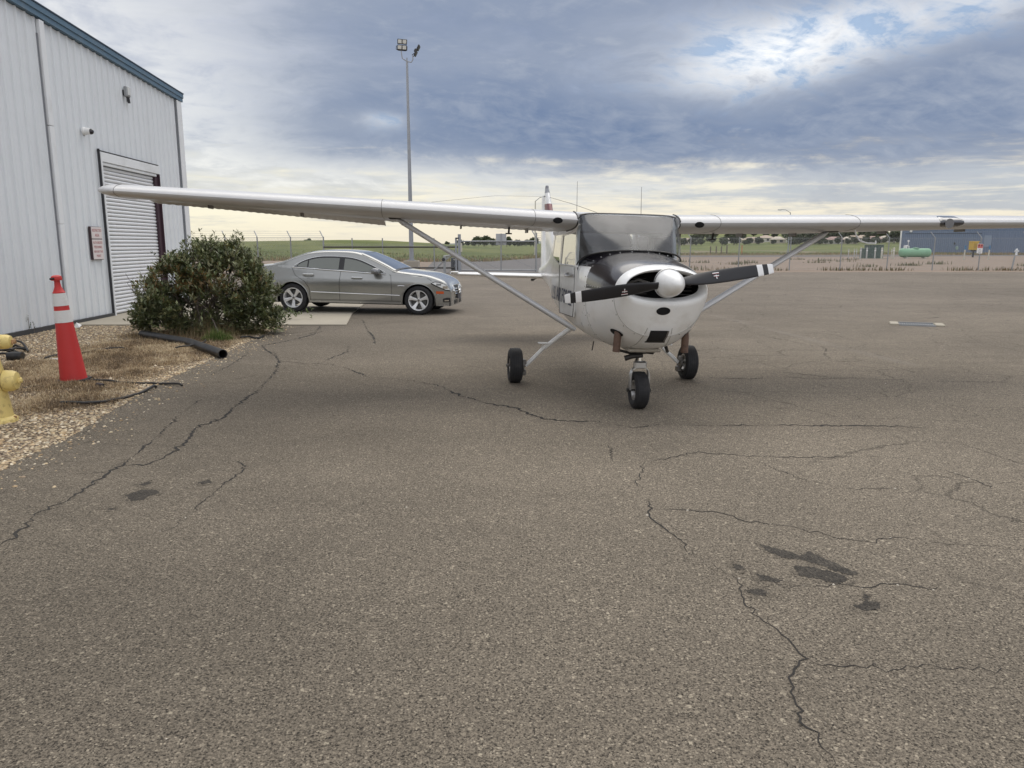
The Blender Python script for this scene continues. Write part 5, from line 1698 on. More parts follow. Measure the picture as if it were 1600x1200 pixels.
    sidepatch(2.10, 2.25, lambda x: .285, lambda x: .365 + .02 * math.sin((x - 2.1) * 16), .004, carblk, 'fog_lamp_bezel', car, sy, 8, 3)
    sidepatch(2.13, 2.22, lambda x: .310, lambda x: .335, .010, chrome, 'fog_lamp', car, sy, 6, 2)
    # sill skirt, front lip
    sidepatch(2.0, 2.27, lambda x: .205, lambda x: .235, .010, mat('lip_silver', (.45, .45, .44), .25, metal=.6, coat=.6), 'front_lip', car, sy, 10, 2)
    sidepatch(-.90, 1.20, lambda x: .240, lambda x: .272, .008, MATS['lip_silver'], 'sill_trim', car, sy, 10, 2)
    # bonnet seam, flank badge and arch lips
    seam([(.98, .935), (1.35, .885), (1.62, .85), (1.80, .80), (1.88, .745)], 'bonnet_seam', car, dk, .004, sy)
    seam([(1.13, .635), (1.20, .640), (1.28, .637)], 'badge', car, chrome, .010, sy)
    for xa in (FA, RA):
        b = MB(); b.tube([(xa + AR * math.cos(a), sy * (W(xa + AR * math.cos(a), AZ + AR * math.sin(a)) + .002), AZ + AR * math.sin(a)) for a in np.linspace(.0 if xa < 0 else -.05, math.pi, 26)], .010, 6); b.build('arch_lip', paint, car)
    # tail lamp
    sidepatch(-2.38, -2.08, lambda x: .72, lambda x: .86, .006, mat('tail_red', (.35, .02, .02), .2, coat=.7), 'tail_lamp', car, sy, 8, 4)


def toppatch(x0, x1, frac, off, m, name, parent, nx=16):
    b = MB(); rg = []
    for x in np.linspace(x0, x1, nx):
        z1_ = topz(x) - RDG; wt = W(x, z1_); row = []
        for k in range(25):
            y = lerp(-1, 1, k / 24) * frac * wt
            row.append((x, y, z1_ + (RDG + .022) * max(0, 1 - abs(y / wt) ** 2.9) ** (1 / 2.9) + off))
        rg.append(row)
    b.rings(rg, closed=False)
    return b.build(name, m, parent, smooth=60)


toppatch(.24, 1.04, .970, .012, mat('screen_glass', (.030, .040, .045), .04, coat=1.0, spec=.8), 'windscreen', car)
toppatch(-1.80, -.98, .93, .006, MATS['screen_glass'], 'rear_window', car)
toppatch(1.03, 1.09, .96, .010, carblk, 'scuttle', car, 4)
# front: grille with bars, emblem, lower intake, plate
gr_ = empty('grille', car)
b = MB(); rgf = []
for z in (.42, .50, .58, .645):
    rgf.append([(2.305 - abs(y) * .07 - max(0, z - .5) * .30, y, z) for y in np.linspace(-.36, .36, 12)])
b.rings(rgf, closed=False); b.build('grille_back', carblk, gr_)
for z in (.455, .51, .565):
    b = MB(); b.tube([(2.317 - abs(y) * .07 - max(0, z - .5) * .30, y, z) for y in np.linspace(-.34, .34, 12)], .012, 6); b.build('bar', chrome, gr_)
b = MB(); b.tube([(2.309 - abs(y) * .07 - max(0, z - .5) * .30, y, z) for y, z in ((-.30, .415), (-.37, .52), (-.36, .645), (0, .655), (.36, .645), (.37, .52), (.30, .415), (-.30, .415))], .016, 8); b.build('grille_frame', chrome, gr_)
em = MB()
for k in range(24):
    a0, a1 = 2 * math.pi * k / 24, 2 * math.pi * (k + 1) / 24
    em.tube([(2.323, .085 * math.sin(a0), .54 + .085 * math.cos(a0)), (2.323, .085 * math.sin(a1), .54 + .085 * math.cos(a1))], .010, 5, cap=False)
for k in range(3):
    a = 2 * math.pi * k / 3; em.tube([(2.325, 0, .54), (2.323, .083 * math.sin(a), .54 + .083 * math.cos(a))], [.016, .005], 5)
em.build('emblem', chrome, gr_)
b = MB(); b.box((2.283, 0, .275), (.03, .70, .10), ch=.01); b.build('lower_intake', carblk, car, smooth=0)
b = MB(); b.box((2.318, 0, .40), (.012, .34, .13)); b.build('plate', mat('plate_dark', (.05, .05, .06), .5), car, smooth=0)
b = MB(); b.box((0, 0, .62), (2.2, 1.5, .5)); b.build('cabin_block', carblk, car, smooth=0) if False else None
# wheels
cw = empty('wheel', car, (FA, -.80, .325))
hw = .1125; Mx = rotm('X', R(90))
b = MB(); b.lathe([(.222, -hw * .9), (.245, -hw), (.285, -hw * .99), (.312, -hw * .86), (.325, -hw * .55), (.325, hw * .55), (.312, hw * .86), (.285, hw * .99), (.245, hw), (.222, hw * .9)], 44, Mx, False, False); b.build('tyre', rubber, cw, smooth=40)
rim = empty('rim', cw)
rim_m = MB()
rim_m.lathe([(.226, hw * .92), (.222, hw * 1.0), (.206, hw * .96), (.200, hw * .70), (.185, -hw * .2), (.18, -hw * .8)], 44, Mx, False, False)
for k in range(5):
    a = 2 * math.pi * k / 5 + math.pi / 2 + .05
    cs_, sn_ = math.cos(a), math.sin(a)
    def rp(r, w, y): return (r * cs_ - w * sn_, y, r * sn_ + w * cs_)
    sec_ = []
    for r, w, yv, d_ in ((.045, .026, -hw * .60, .03), (.09, .030, -hw * .66, .03), (.14, .036, -hw * .80, .028), (.18, .046, -hw * .90, .025), (.210, .056, -hw * .95, .02)):
        sec_.append([rp(r, -w, yv + d_), rp(r, -w * .9, yv), rp(r, 0, yv - .007), rp(r, w * .9, yv), rp(r, w, yv + d_)])
    rim_m.rings(sec_, closed=False)
rim_m.lathe([(0, hw * .66), (.03, hw * .66), (.052, hw * .60), (.056, hw * .35)], 24, Mx, False, False)
bpy.data.objects.remove(rim)
rim_o = rim_m.build('rim', alloy, cw, smooth=35)
b = MB(); b.lathe([(0, hw * .70), (.026, hw * .69), (.030, hw * .62)], 18, Mx, False, False)
for k in range(5):
    a = 2 * math.pi * (k + .5) / 5 + math.pi / 2; b.lathe([(0, .006), (.009, .005), (.009, 0)], 8, T(.042 * math.cos(a), -hw * .60, .042 * math.sin(a)) @ Mx, False, False)
b.build('hub_cap', steel, cw)
b = MB(); b.lathe([(0, 0), (.165, 0), (.165, .02), (0, .02)], 32, T(0, -hw * .05, 0) @ Mx); b.build('brake_disc', mat('disc_steel', (.10, .10, .10), .5, metal=.5), cw)
for (x_, y_, rz) in ((RA, -.80, 0), (FA, .80, math.pi), (RA, .80, math.pi)):
    c_ = copy_tree(cw, car); c_.location = (x_, y_, .325); c_.rotation_euler = (0, R(40) if x_ < 0 else R(15), rz)

# ================================================================== BUSH
def leaf_cloud(centres, dirs, size, per, pal_fn, spread, ratio=.34, jitter=.5):
    """leaves set along short shoots: centres (n,3), dirs (n,3)"""
    n = len(centres)
    c = np.repeat(centres, per, 0); d = np.repeat(dirs, per, 0)
    t = np.tile(np.linspace(0, 1, per), n)[:, None]
    p = c + d * spread * (t - .1)
    a = np.tile(np.arange(per) * 2.4, n) + rng.uniform(0, 6.28, n * per)
    rnd = np.stack([np.cos(a), np.sin(a), rng.uniform(-.2, .9, n * per)], 1)
    ld = d * .6 + rnd * .75 + rng.normal(0, jitter * .35, rnd.shape); ld /= np.linalg.norm(ld, axis=1)[:, None]
    up = np.array([0, 0, 1.0]) + rng.normal(0, .35, rnd.shape)
    sd_ = np.cross(ld, up); sd_ /= np.linalg.norm(sd_, axis=1)[:, None] + 1e-9
    nr = np.cross(sd_, ld)
    L = size * rng.uniform(.65, 1.25, (n * per, 1)); w = L * ratio * .5
    p0 = p; p1 = p + ld * L * .5 + sd_ * w - nr * L * .02; p2 = p + ld * L - nr * L * .10; p3 = p + ld * L * .5 - sd_ * w - nr * L * .02
    pm = p + ld * L * .5 - nr * L * .05
    V = np.stack([p0, p1, p2, p3, pm], 1).reshape(-1, 3); o = (np.arange(n * per) * 5)[:, None]
    F = np.concatenate([o + np.array([[0, 1, 4]]), o + np.array([[1, 2, 4]]), o + np.array([[2, 3, 4]]), o + np.array([[3, 0, 4]])])
    col_ = pal_fn(p, n, per)
    return V, F, np.repeat(col_, 5, 0)


bc = gp(322, 512); BX, BY = bc.x + .16, bc.y - .55
bush = thing('bush', 'broad dark green leafy bush growing beside the roller door and the sedan', 'bush', ((326 - 800) / FPX * ((BY - .45) * .984 + .30), BY - .45, 0), scale=.90)
bush.scale = (.84, .84, .87)
# lobes: (x, y, z, rx, ry, rz) in metres about the foot
LOBES = [(-.62, -.2, 1.12, .40, .45, .38), (.80, .1, 1.32, .38, .4, .30), (-.1, -.1, 1.50, .36, .4, .26), (-1.12, -.2, .30, .40, .5, .34), (1.30, -.1, .30, .38, .5, .30), (-.55, -.25, .62, .85, .80, .70), (.50, -.10, .85, .92, .90, .86), (.0, .20, 1.15, .95, .80, .72), (-.40, .1, 1.02, .75, .7, .62), (.95, .0, .72, .62, .75, .66), (-.95, -.1, .45, .45, .65, .50), (.35, .2, 1.40, .62, .6, .42), (1.22, .1, .62, .36, .5, .40), (.0, -.5, .5, .9, .45, .5)]
cen, dr_ = [], []
for (lx, ly, lz, rx, ry, rz) in LOBES:
    m_ = int(1020 * (rx * ry * rz) ** (2 / 3) / .55)
    u = rng.normal(0, 1, (m_, 3)); u /= np.linalg.norm(u, axis=1)[:, None]
    rr_ = rng.uniform(.55, 1.02, (m_, 1)) + .10 * vn(u[:, 0] * 3 + lx, u[:, 2] * 3, 1.5, 1)[:, None]
    p = np.array([lx, ly, lz]) + u * rr_ * np.array([rx, ry, rz])
    d = u * .8 + np.array([0, 0, .55]) + rng.normal(0, .3, (m_, 3))
    k_ = p[:, 2] > .10
    cen.append(p[k_]); dr_.append(d[k_])
cen = np.concatenate(cen); dr_ = np.concatenate(dr_)
# drop what lies deep inside other lobes, and leave a dark hollow in front
ins = np.zeros(len(cen))
for (lx, ly, lz, rx, ry, rz) in LOBES:
    q = ((cen - np.array([lx, ly, lz])) / np.array([rx, ry, rz])); ins = np.maximum(ins, 1 - np.linalg.norm(q, axis=1))
hollow = np.exp(-((cen[:, 0] - .05) / .42) ** 2 - ((cen[:, 2] - .62) / .36) ** 2) * (cen[:, 1] < .1)
clump = vn(cen[:, 0] * 1.0 + .4 * cen[:, 1], cen[:, 2] * 1.2 + .3, 3.1, 2.0) + .5 * vn(cen[:, 0], cen[:, 2] + cen[:, 1], 6.3, .7)
keep = (ins < .48) & (clump + rng.normal(0, .18, len(cen)) > -.30) & (rng.uniform(0, 1, len(cen)) > hollow * .93)
cen, dr_ = cen[keep], dr_[keep]
dr_ /= np.linalg.norm(dr_, axis=1)[:, None]
G = 1.15 * np.array([(.092, .112, .046), (.116, .136, .058), (.148, .162, .078), (.190, .196, .108), (.064, .082, .034), (.13, .125, .05)])


def bpal(p, n, per):
    k = np.repeat(rng.integers(0, len(G), n), per); c = G[k] * rng.uniform(.75, 1.3, (len(k), 1))
    olive = np.exp(-((p[:, 0] - .1) / .75) ** 2 - ((p[:, 2] - 1.12) / .26) ** 2) * .75 + np.exp(-((p[:, 0] + .75) / .35) ** 2 - ((p[:, 2] - 1.25) / .2) ** 2) * .5
    ol = (rng.uniform(0, 1, len(k)) < olive * .75)[:, None]
    c = np.where(ol, np.array([.205, .135, .055]) * rng.uniform(.7, 1.25, (len(k), 1)), c)
    lightc = np.repeat(np.repeat(vn(p[::per, 0] * 1.4, p[::per, 2] * 1.6 + p[::per, 1], 4.2, 3.0), 1), per)
    c = c * (1.0 + .55 * np.clip(lightc, -.6, 1.2))[:, None]
    pale = (rng.uniform(0, 1, len(k)) < .05)[:, None]
    return np.where(pale, np.array([.26, .27, .19]), c)


V1, F1, C1 = leaf_cloud(cen, dr_, .105, 8, bpal, .17, ratio=.38)
# upright shoots over the top
sx_ = rng.uniform(-.75, 1.25, 84); sh = []; sdv = []; tw = MB()
for x_ in sx_:
    z0_ = 1.55 + .22 * math.exp(-((x_ - .25) / .6) ** 2) - .35 * max(0, x_ - .7) - .55 * max(0, -.2 - x_); y_ = rng.uniform(-.35, .45); h_ = rng.uniform(.08, .40)
    lean = rng.normal(0, .12, 2)
    tw.tube([(x_, y_, z0_ - .25), (x_ + lean[0] * .5, y_ + lean[1] * .5, z0_ + h_ * .5), (x_ + lean[0], y_ + lean[1], z0_ + h_)], [.006, .004, .002], 4)
    for q in np.linspace(.1, 1, 4): sh.append((x_ + lean[0] * q, y_ + lean[1] * q, z0_ + h_ * q)); sdv.append((lean[0], lean[1], .8))
V2, F2, C2 = leaf_cloud(np.array(sh), np.array(sdv), .085, 6, bpal, .07)
raw('foliage', np.concatenate([V1, V2]), np.concatenate([F1, F2 + len(V1)]), leafm, bush, np.concatenate([C1, C2]), smooth=False)
br = MB()
for k in range(34):
    a = rng.uniform(0, 6.28); r = rng.uniform(.5, 1.25); h_ = rng.uniform(.6, 1.5)
    p0 = Vector((rng.uniform(-.5, .6), rng.uniform(-.2, .3), 0)); p3 = Vector((p0.x + r * math.cos(a), p0.y + r * math.sin(a) * .7, h_))
    p1 = p0.lerp(p3, .35) + Vector((0, 0, .2)); p2 = p0.lerp(p3, .7) + Vector((0, 0, .12))
    br.tube([p0, p1, p2, p3], [rng.uniform(.016, .03), .015, .010, .005], 6)
br.tube([(.62, -.95, .05), (.45, -.85, .38), (.25, -.70, .62), (-.10, -.55, .82), (-.35, -.45, 1.0)], [.022, .02, .016, .011, .006], 7)
br.tube([(.1, -.6, .25), (.05, -.62, .6), (.12, -.55, .95)], [.012, .009, .005], 6)
for k in range(16):
    x_ = rng.uniform(-.3, .5); br.tube([(x_, -.35, .25), (x_ + rng.normal(0, .15), -.5, .6), (x_ + rng.normal(0, .3), -.55, 1.0)], [.008, .006, .003], 5)
br.build('branches', bark, bush)
tw.build('shoots', bark, bush)
# the dead twiggy shrub at its left
db = at_y(236, 425, BY - .2)
dead = thing('dead_shrub', 'bare purplish dead twigs sticking up between the bush and the roller door', 'shrub', (db.x + .15, BY - .1, 0))
tb = MB()
for k in range(46):
    x_, y_ = rng.normal(-.05, .20), rng.normal(0, .18); h_ = rng.uniform(.75, 1.18)
    p = [Vector((x_ * .4 + .1, y_ * .4, .1)), Vector((x_ * .8, y_ * .8, h_ * .6)), Vector((x_ * 1.2, y_, h_))]
    tb.tube(p, [.009, .007, .003], 4)
    for j in range(6):
        q = p[1].lerp(p[2], rng.uniform(0, 1)); tb.tube([q, q + Vector((rng.normal(0, .08), rng.normal(0, .06), rng.uniform(.0, .10)))], [.004, .002], 3)
tb.build('twigs', twigm, dead)
# little green plant creeping onto the slab
lp = gp(450, 503)
pl2 = thing('low_plant', 'low green leafy plant creeping over the slab edge beside the sedan', 'plant', (lp.x - .1, lp.y + .1, .02))
cc_ = np.stack([rng.normal(-.25, .38, 60), rng.normal(.15, .16, 60), np.abs(rng.normal(.08, .07, 60))], 1)
V, F, C = leaf_cloud(cc_, np.tile([0, -.2, .8], (60, 1)), .085, 6, lambda p, n, k: np.array([(.085, .12, .03)]) * rng.uniform(.6, 1.3, (n * k, 1)), .06)
raw('leaves', V, F, leafm, pl2, C)
wp = gp(52, 521)
wpd = thing('wall_weed', 'tiny dark green weed sprouting at the foot of the hangar wall', 'weed', (wp.x, wp.y - .1, 0))
cc_ = np.array([(0, 0, .05), (.02, 0, .14), (-.03, 0, .22), (.10, 0, .10), (.0, 0, .30), (.09, .0, .18)])
V, F, C = leaf_cloud(cc_, np.tile([0, 0, 1.0], (6, 1)), .05, 4, lambda p, n, k: np.array([(.07, .10, .04)]) * rng.uniform(.6, 1.2, (n * k, 1)), .06)
raw('leaves', V, F, leafm, wpd, C)
b = MB(); b.tube([(0, 0, 0), (0, 0, .32)], .005, 4); b.tube([(.09, 0, 0), (.09, 0, .2)], .005, 4); b.build('stem', bark, wpd)

# ================================================================== CONE, HYDRANT, PIPES
cb = gp(116, 596)
cone = thing('traffic_cone', 'tall leaning red traffic cone with two white bands in the dry grass', 'traffic cone', (cb.x, cb.y, 0), (R(2), R(-2.6), R(0)))
dist = cb.length
HC = 1.255
def cr_(z): return lerp(.152, .068, z / 1.10)
segs = [('cone_body', .0, .735, coner), ('white_band', .735, .880, conew), ('red_band', .880, .935, coner), ('white_band', .935, 1.085, conew)]
for nm_, a_, b_, m_ in segs:
    e = .003 if 'white' in nm_ else 0
    b = MB(); b.lathe([(cr_(a_) + e, a_)] + [(cr_(lerp(a_, b_, k / 6)) + e, lerp(a_, b_, k / 6)) for k in range(1, 7)], 36, None, e > 0, e > 0); b.build(nm_, m_, cone, smooth=40)
b = MB(); b.lathe([(.066, 1.085), (.070, 1.095), (.058, 1.11), (.038, 1.16), (.032, 1.21), (.032, 1.235), (.058, 1.238), (.062, 1.262), (.055, 1.285), (.03, 1.298), (0, 1.30)], 26, None, False, True); b.build('handle', coner, cone, smooth=40)
b = MB(); b.lathe([(.012, 0), (.012, .07)], 12, T(.0, -.064, 1.262) @ rotm('X', R(90)) @ T(0, 0, -.01)); b.build('handle_hole', hole, cone)
b = MB(); b.prism([(.20 * math.cos(R(22.5 + 45 * k)), .20 * math.sin(R(22.5 + 45 * k))) for k in range(8)], -.02, .035); b.build('rubber_base', rubber, cone, smooth=0)
# straw piled over the base
tuft('straw_tuft', 118, 603, 1500, .40, .10, STRAW, .8, .003)

hp = gp(-7, 660)
hyd = thing('fire_hydrant', 'cream yellow fire hydrant with two capped outlets at the edge of the gravel', 'fire hydrant', (hp.x, hp.y, 0), (0, 0, R(12)))
b = MB(); b.lathe([(.19, 0), (.19, .03), (.175, .045), (.155, .06), (.148, .12), (.130, .26), (.122, .34), (.120, .40)], 32, None, True, False); b.build('barrel_base', hydm, hyd, smooth=45)
b = MB(); b.lathe([(.120, .402), (.126, .41), (.122, .46), (.100, .58), (.088, .70), (.088, .86), (.07, .90), (.0, .92)], 32, None, False, True); b.build('barrel', hydm, hyd, smooth=45)
for k in range(6):
    a = 2 * math.pi * k / 6; b = MB(); b.lathe([(.016, .03), (.016, .055), (0, .057)], 6, T(.172 * math.cos(a), .172 * math.sin(a), 0)); b.build('bolt', brass, hyd, smooth=0)
for nm_, zc_, rr0, ln, sc_ in (('large_outlet', .395, .098, .115, 1), ('small_outlet', .765, .066, .10, .7)):
    ou = empty('outlet', hyd, (0, 0, zc_))
    Mo = rotm('Y', R(90))
    b = MB(); b.lathe([(rr0 * .86, .03), (rr0 * .90, .095), (rr0 * 1.02, .10), (rr0 * 1.02, .115)], 28, Mo, False, False); b.build('outlet_neck', hydm, ou, smooth=45)
    b = MB(); b.lathe([(rr0 * .95, .114), (rr0 * .95, .122)], 28, Mo, False, False); b.build('gasket', brass, ou)
    b = MB(); b.lathe([(rr0 * 1.0, .121), (rr0 * 1.04, .127), (rr0 * 1.0, .121 + ln * .6), (rr0 * .82, .121 + ln * .92), (rr0 * .40, .121 + ln), (0, .121 + ln)], 28, Mo, False, True); b.build('outlet_cap', hydm, ou, smooth=45)
    b = MB(); b.lathe([(.022, 0), (.020, .035), (.0, .037)], 5, T(.119 + ln, 0, 0) @ Mo); b.tube([(.119 + ln + .012, -.028, -.02), (.119 + ln + .016, .03, .022)], .007, 6); b.build('cap_nut', hydm if sc_ == 1 else brass, ou, smooth=0)
b = MB(); b.lathe([(.045, .90), (.045, .93), (.03, .95), (0, .953)], 20, None, False, True); b.build('top_nut', hydm, hyd)

pA, pB, pC = gp(348, 552, .08), gp(296, 534, .08), gp(222, 520, .09)
pipe = thing('plastic_pipe', 'thick black plastic pipe lying on the gravel in front of the bush', 'pipe', (0, 0, 0))
b = MB()
ptl = [pC.lerp(pB, t) for t in (0, .3, .6)] + [pB.lerp(pA, t) for t in (0, .35, .7, 1)]
for q in ptl: q.z = .070
b.tube(ptl, .068, 24, cap=False); b.build('pipe_wall', pipem, pipe)
b = MB(); b.tube([q for q in ptl[::-1]], .058, 24, cap=False); b.build('pipe_bore', hole, pipe)
dirx = (ptl[-1] - ptl[-2]).normalized()
b = MB()
rr_o = []
sd2 = Vector((-dirx.y, dirx.x, 0)); 
for r_, o_ in ((.068, 0), (.071, .006), (.068, .012), (.058, .012), (.058, -.03)):
    rr_o.append([ptl[-1] + dirx * (o_ - .006) + (sd2 * math.cos(2 * math.pi * k / 24) + Vector((0, 0, 1)) * math.sin(2 * math.pi * k / 24)) * r_ for k in range(24)])
b.rings(rr_o, True); b.build('pipe_rim', pipem, pipe)


def hose(px_pts, r, name, label, cat, m=hosem, lift=.02, z=0.0, wob=.02):
    pts_ = [gp(*p) for p in px_pts]; dense = []
    for i in range(len(pts_) - 1):
        p0, p1, p2, p3 = pts_[max(i - 1, 0)], pts_[i], pts_[i + 1], pts_[min(i + 2, len(pts_) - 1)]
        for k in range(6):
            t = k / 6
            q = .5 * ((2 * p1) + (p2 - p0) * t + (2 * p0 - 5 * p1 + 4 * p2 - p3) * t * t + (3 * p1 - p0 - 3 * p2 + p3) * t ** 3)
            q.z = r + lift * (.5 + .5 * math.sin(i * 1.7 + k * .5)) + z
            dense.append(q)
    q = pts_[-1].copy(); q.z = r + z; dense.append(q)
    b = MB(); b.tube(dense, r, 8); o = b.build(name, m)
    return tag(o, label, cat)


hose([(95, 633), (140, 634), (175, 628), (215, 618), (244, 606)], .016, 'hose', 'black hose curving along the gravel towards the asphalt', 'hose')
hose([(134, 598), (165, 598), (200, 600), (245, 601), (285, 604)], .013, 'hose', 'thin black hose running right from the foot of the cone', 'hose')
hose([(70, 562), (100, 556), (130, 553), (160, 547), (195, 546)], .014, 'hose', 'black hose passing behind the leaning cone', 'hose')
hose([(275, 551), (300, 548), (318, 541), (322, 537)], .012, 'hose', 'short black hose looped over the thick plastic pipe', 'hose', lift=.03, z=.05)
hose([(376, 530), (388, 529), (402, 530), (412, 527)], .018, 'hose', 'short black hose stub lying right of the green grass tuft', 'hose')
for k, (pp, lab) in enumerate((([(-30, 548), (0, 546), (25, 543), (40, 548), (20, 553), (-20, 556), (-40, 550), (0, 541), (30, 541), (44, 551)], 'tangled coil of black hose lying behind the hydrant'),
                               ([(-30, 560), (0, 556), (20, 551), (38, 557), (15, 560), (-20, 563)], 'lower loop of black hose beside the tangled coil'))):
    hose(pp, .017, 'hose', lab, 'hose', lift=.07)
b = MB(); q = gp(24, 563); b.tube([(q.x - .10, q.y, .06), (q.x + .10, q.y + .02, .06)], .06, 14); tag(b.build('pipe_stub', pipem), 'short black pipe stub half hidden behind the hydrant', 'pipe')
q0, q1 = gp(79, 561, .02), gp(95, 562, .02)
b = MB(); b.tube([q0, q1], .017, 10); tag(b.build('plastic_offcut', hwhite), 'short white plastic pipe offcut in the dry grass behind the cone', 'pipe')
q0, q1 = gp(38, 607, .015), gp(62, 603, .015)
b = MB(); b.tube([q0, q1], .016, 8); tag(b.build('hose_offcut', hosem), 'short dark hose offcut in the dry grass by the hydrant', 'hose')
q0, q1 = gp(152, 601, .02), gp(162, 603, .02)
b = MB(); b.tube([q0, q1], .026, 10); tag(b.build('hose_fitting', pipem), 'black hose fitting lying just right of the cone foot', 'fitting')
q = gp(119, 510, .03)
b = MB(); b.add([(q.x - .05, q.y, .0), (q.x + .08, q.y - .03, .01), (q.x + .09, q.y + .05, .05), (q.x - .02, q.y + .06, .10), (q.x - .05, q.y, .004), (q.x + .08, q.y - .03, .014), (q.x + .09, q.y + .05, .054), (q.x - .02, q.y + .06, .104)], [(0, 1, 2, 3), (7, 6, 5, 4), (0, 4, 5, 1), (2, 6, 7, 3)])
tag(b.build('paper_scrap', hwhite, smooth=0), 'white paper scrap by the wall right behind the cone', 'litter')

# ================================================================== DRAIN
dc = gp(1432, 508)
dr = thing('storm_drain', 'steel drain grate between two pale concrete blocks in the asphalt', 'drain', (dc.x, dc.y, .004), (0, 0, R(-23)))
dw = .66
for sx in (-1, 1):
    b = MB(); b.box((sx * (dw / 2 + .09), 0, .012), (.17, .50, .05), ch=.012); b.build('concrete_block', M_CONC, dr, smooth=0)
b = MB(); b.box((0, 0, -.001), (dw, .54, .004)); b.build('drain_pit', hole, dr, smooth=0)
b = MB(); b.box((0, -.27, .013), (dw, .025, .035)); b.box((0, .27, .013), (dw, .025, .035)); b.build('grate_frame', galv, dr, smooth=0)
b = MB(); b.box((0, 0, .010), (.014, .51, .010)); b0 = b.build('bar', galv, dr, smooth=0)
nb_ = 15
for k in range(nb_):
    x_ = -dw / 2 + dw * (k + .5) / nb_
    if k == 0: b0.location = (x_, 0, 0)
    else: inst(b0, dr, loc=(x_, 0, 0))
b = MB(); b.box((0, -.09, .008), (dw, .012, .008)); b.box((0, .09, .008), (dw, .012, .008)); b.build('cross_rod', galv, dr, smooth=0)

# ================================================================== LIGHT POLES
PY_ = 52.2; pb_ = at_y(643.5, 420, PY_)
lp_ = thing('floodlight_pole', 'tall grey floodlight pole with two lamp heads on a concrete footing', 'light pole', (pb_.x, PY_, 0))
ztop = at_y(638, 96, PY_).z
b = MB(); b.box((0, 0, .28), (1.0, 1.0, .58), ch=.04); b.build('footing', M_CONC, lp_, smooth=0)
b = MB(); b.box((0, 0, .60), (.50, .50, .05)); b.lathe([(.155, .6), (.148, 2.0), (.115, ztop * .5), (.070, ztop - .1), (.06, ztop)], 18); b.build('pole', pgrey, lp_, smooth=60)
b = MB(); b.box((0, -.205, 1.4), (.14, .03, .30)); b.build('hand_hole_cover', galv, lp_, smooth=0)
b = MB(); b.tube([(0, 0, ztop), (-.08, 0, ztop + .05), (-.30, 0, ztop + .20), (-.36, 0, ztop + .65)], .035, 8); b.tube([(0, 0, ztop), (.10, 0, ztop - .02), (.28, 0, ztop - .05), (.38, 0, ztop + .10), (.39, 0, ztop + .36)], .035, 8); b.tube([(0, 0, ztop - .1), (0, 0, ztop + .22)], .04, 8); b.build('bracket', pgrey, lp_)
h1 = empty('lamp_head', lp_, (-.30, 0, ztop + .70), (R(12), R(3), R(6)))
h1.scale = (.78,) * 3
b = MB(); b.tube([(-.46, 0, .30), (-.48, 0, .02), (-.30, 0, -.05), (.30, 0, -.05), (.40, 0, .0), (.40, 0, .30)], .03, 8); b.build('yoke', lampdk, h1)
for zc_ in (.18, .62):
    b = MB(); b.box((0, 0, zc_), (.80, .16, .40), ch=.03); ho = b.build('housing', lampdk, h1, smooth=0)
    for xx_ in (-.19, .19):
        b = MB(); b.box((xx_, -.088, zc_ + .01), (.30, .02, .28), ch=.01); b.build('lens', lens, h1, smooth=0)
h2 = empty('lamp_head', lp_, (.47, 0, ztop + .45), (0, R(28), 0))
h2.scale = (.78,) * 3
b = MB(); b.tube([(-.12, 0, -.16), (0.02, 0, .15), (.12, 0, .10), (.04, 0, -.20)], .03, 8); b.build('yoke', lampdk, h2)
for zc_ in (.05, .55):
    b = MB(); b.box((.10, 0, zc_ + .05), (.12, .72, .42), ch=.03); b.build('housing', lampdk, h2, smooth=0)
b = MB(); b.box((.0, 0, .30), (.22, .34, .26), ch=.03); b.build('driver_box', lampdk, h2, smooth=0)


def street_lamp(px, py_base, Y, py_top, arm, label):
    p = at_y(px, py_base, Y); z1_ = at_y(px, py_top, Y).z
    o = thing('street_lamp', label, 'street lamp', (p.x, Y, 0))
    b = MB(); b.tube([(0, 0, 0), (0, 0, 1.2), (0, 0, z1_)], [.14, .11, .07], 10); b.box((0, 0, .15), (.4, .4, .3)); b.build('pole', cream if arm > 0 else pgrey, o)
    s = math.copysign(1, arm)
    b = MB(); b.tube([(0, 0, z1_ - .05), (arm * .5, 0, z1_ + .45), (arm * .85, 0, z1_ + .52), (arm, 0, z1_ + .50)], .045, 8); b.build('arm', pgrey, o)
    b = MB(); b.box((arm + s * .25, 0, z1_ + .46), (.62, .28, .14), ch=.05); b.build('lamp_head', galv, o, smooth=0)
    return o


street_lamp(836, 400, 108, 314, 1.2, 'pale street lamp beyond the gate just left of the airplane fin')
street_lamp(1231, 396, 138, 332, -1.7, 'street lamp with curved arm beyond the road right of the airplane')

# ================================================================== FENCES AND GATE
FY = 49.5
def fx_(px, Y): return (px - 800) / FPX * Y / (math.cos(PITCH)) * math.cos(PITCH) * 1.0


def ground_x(px, Y):
    # x of a ground point seen in column px at distance Y
    zt = Y * math.cos(PITCH) + CAM_H * math.sin(PITCH)
    return (px - 800) / FPX * zt


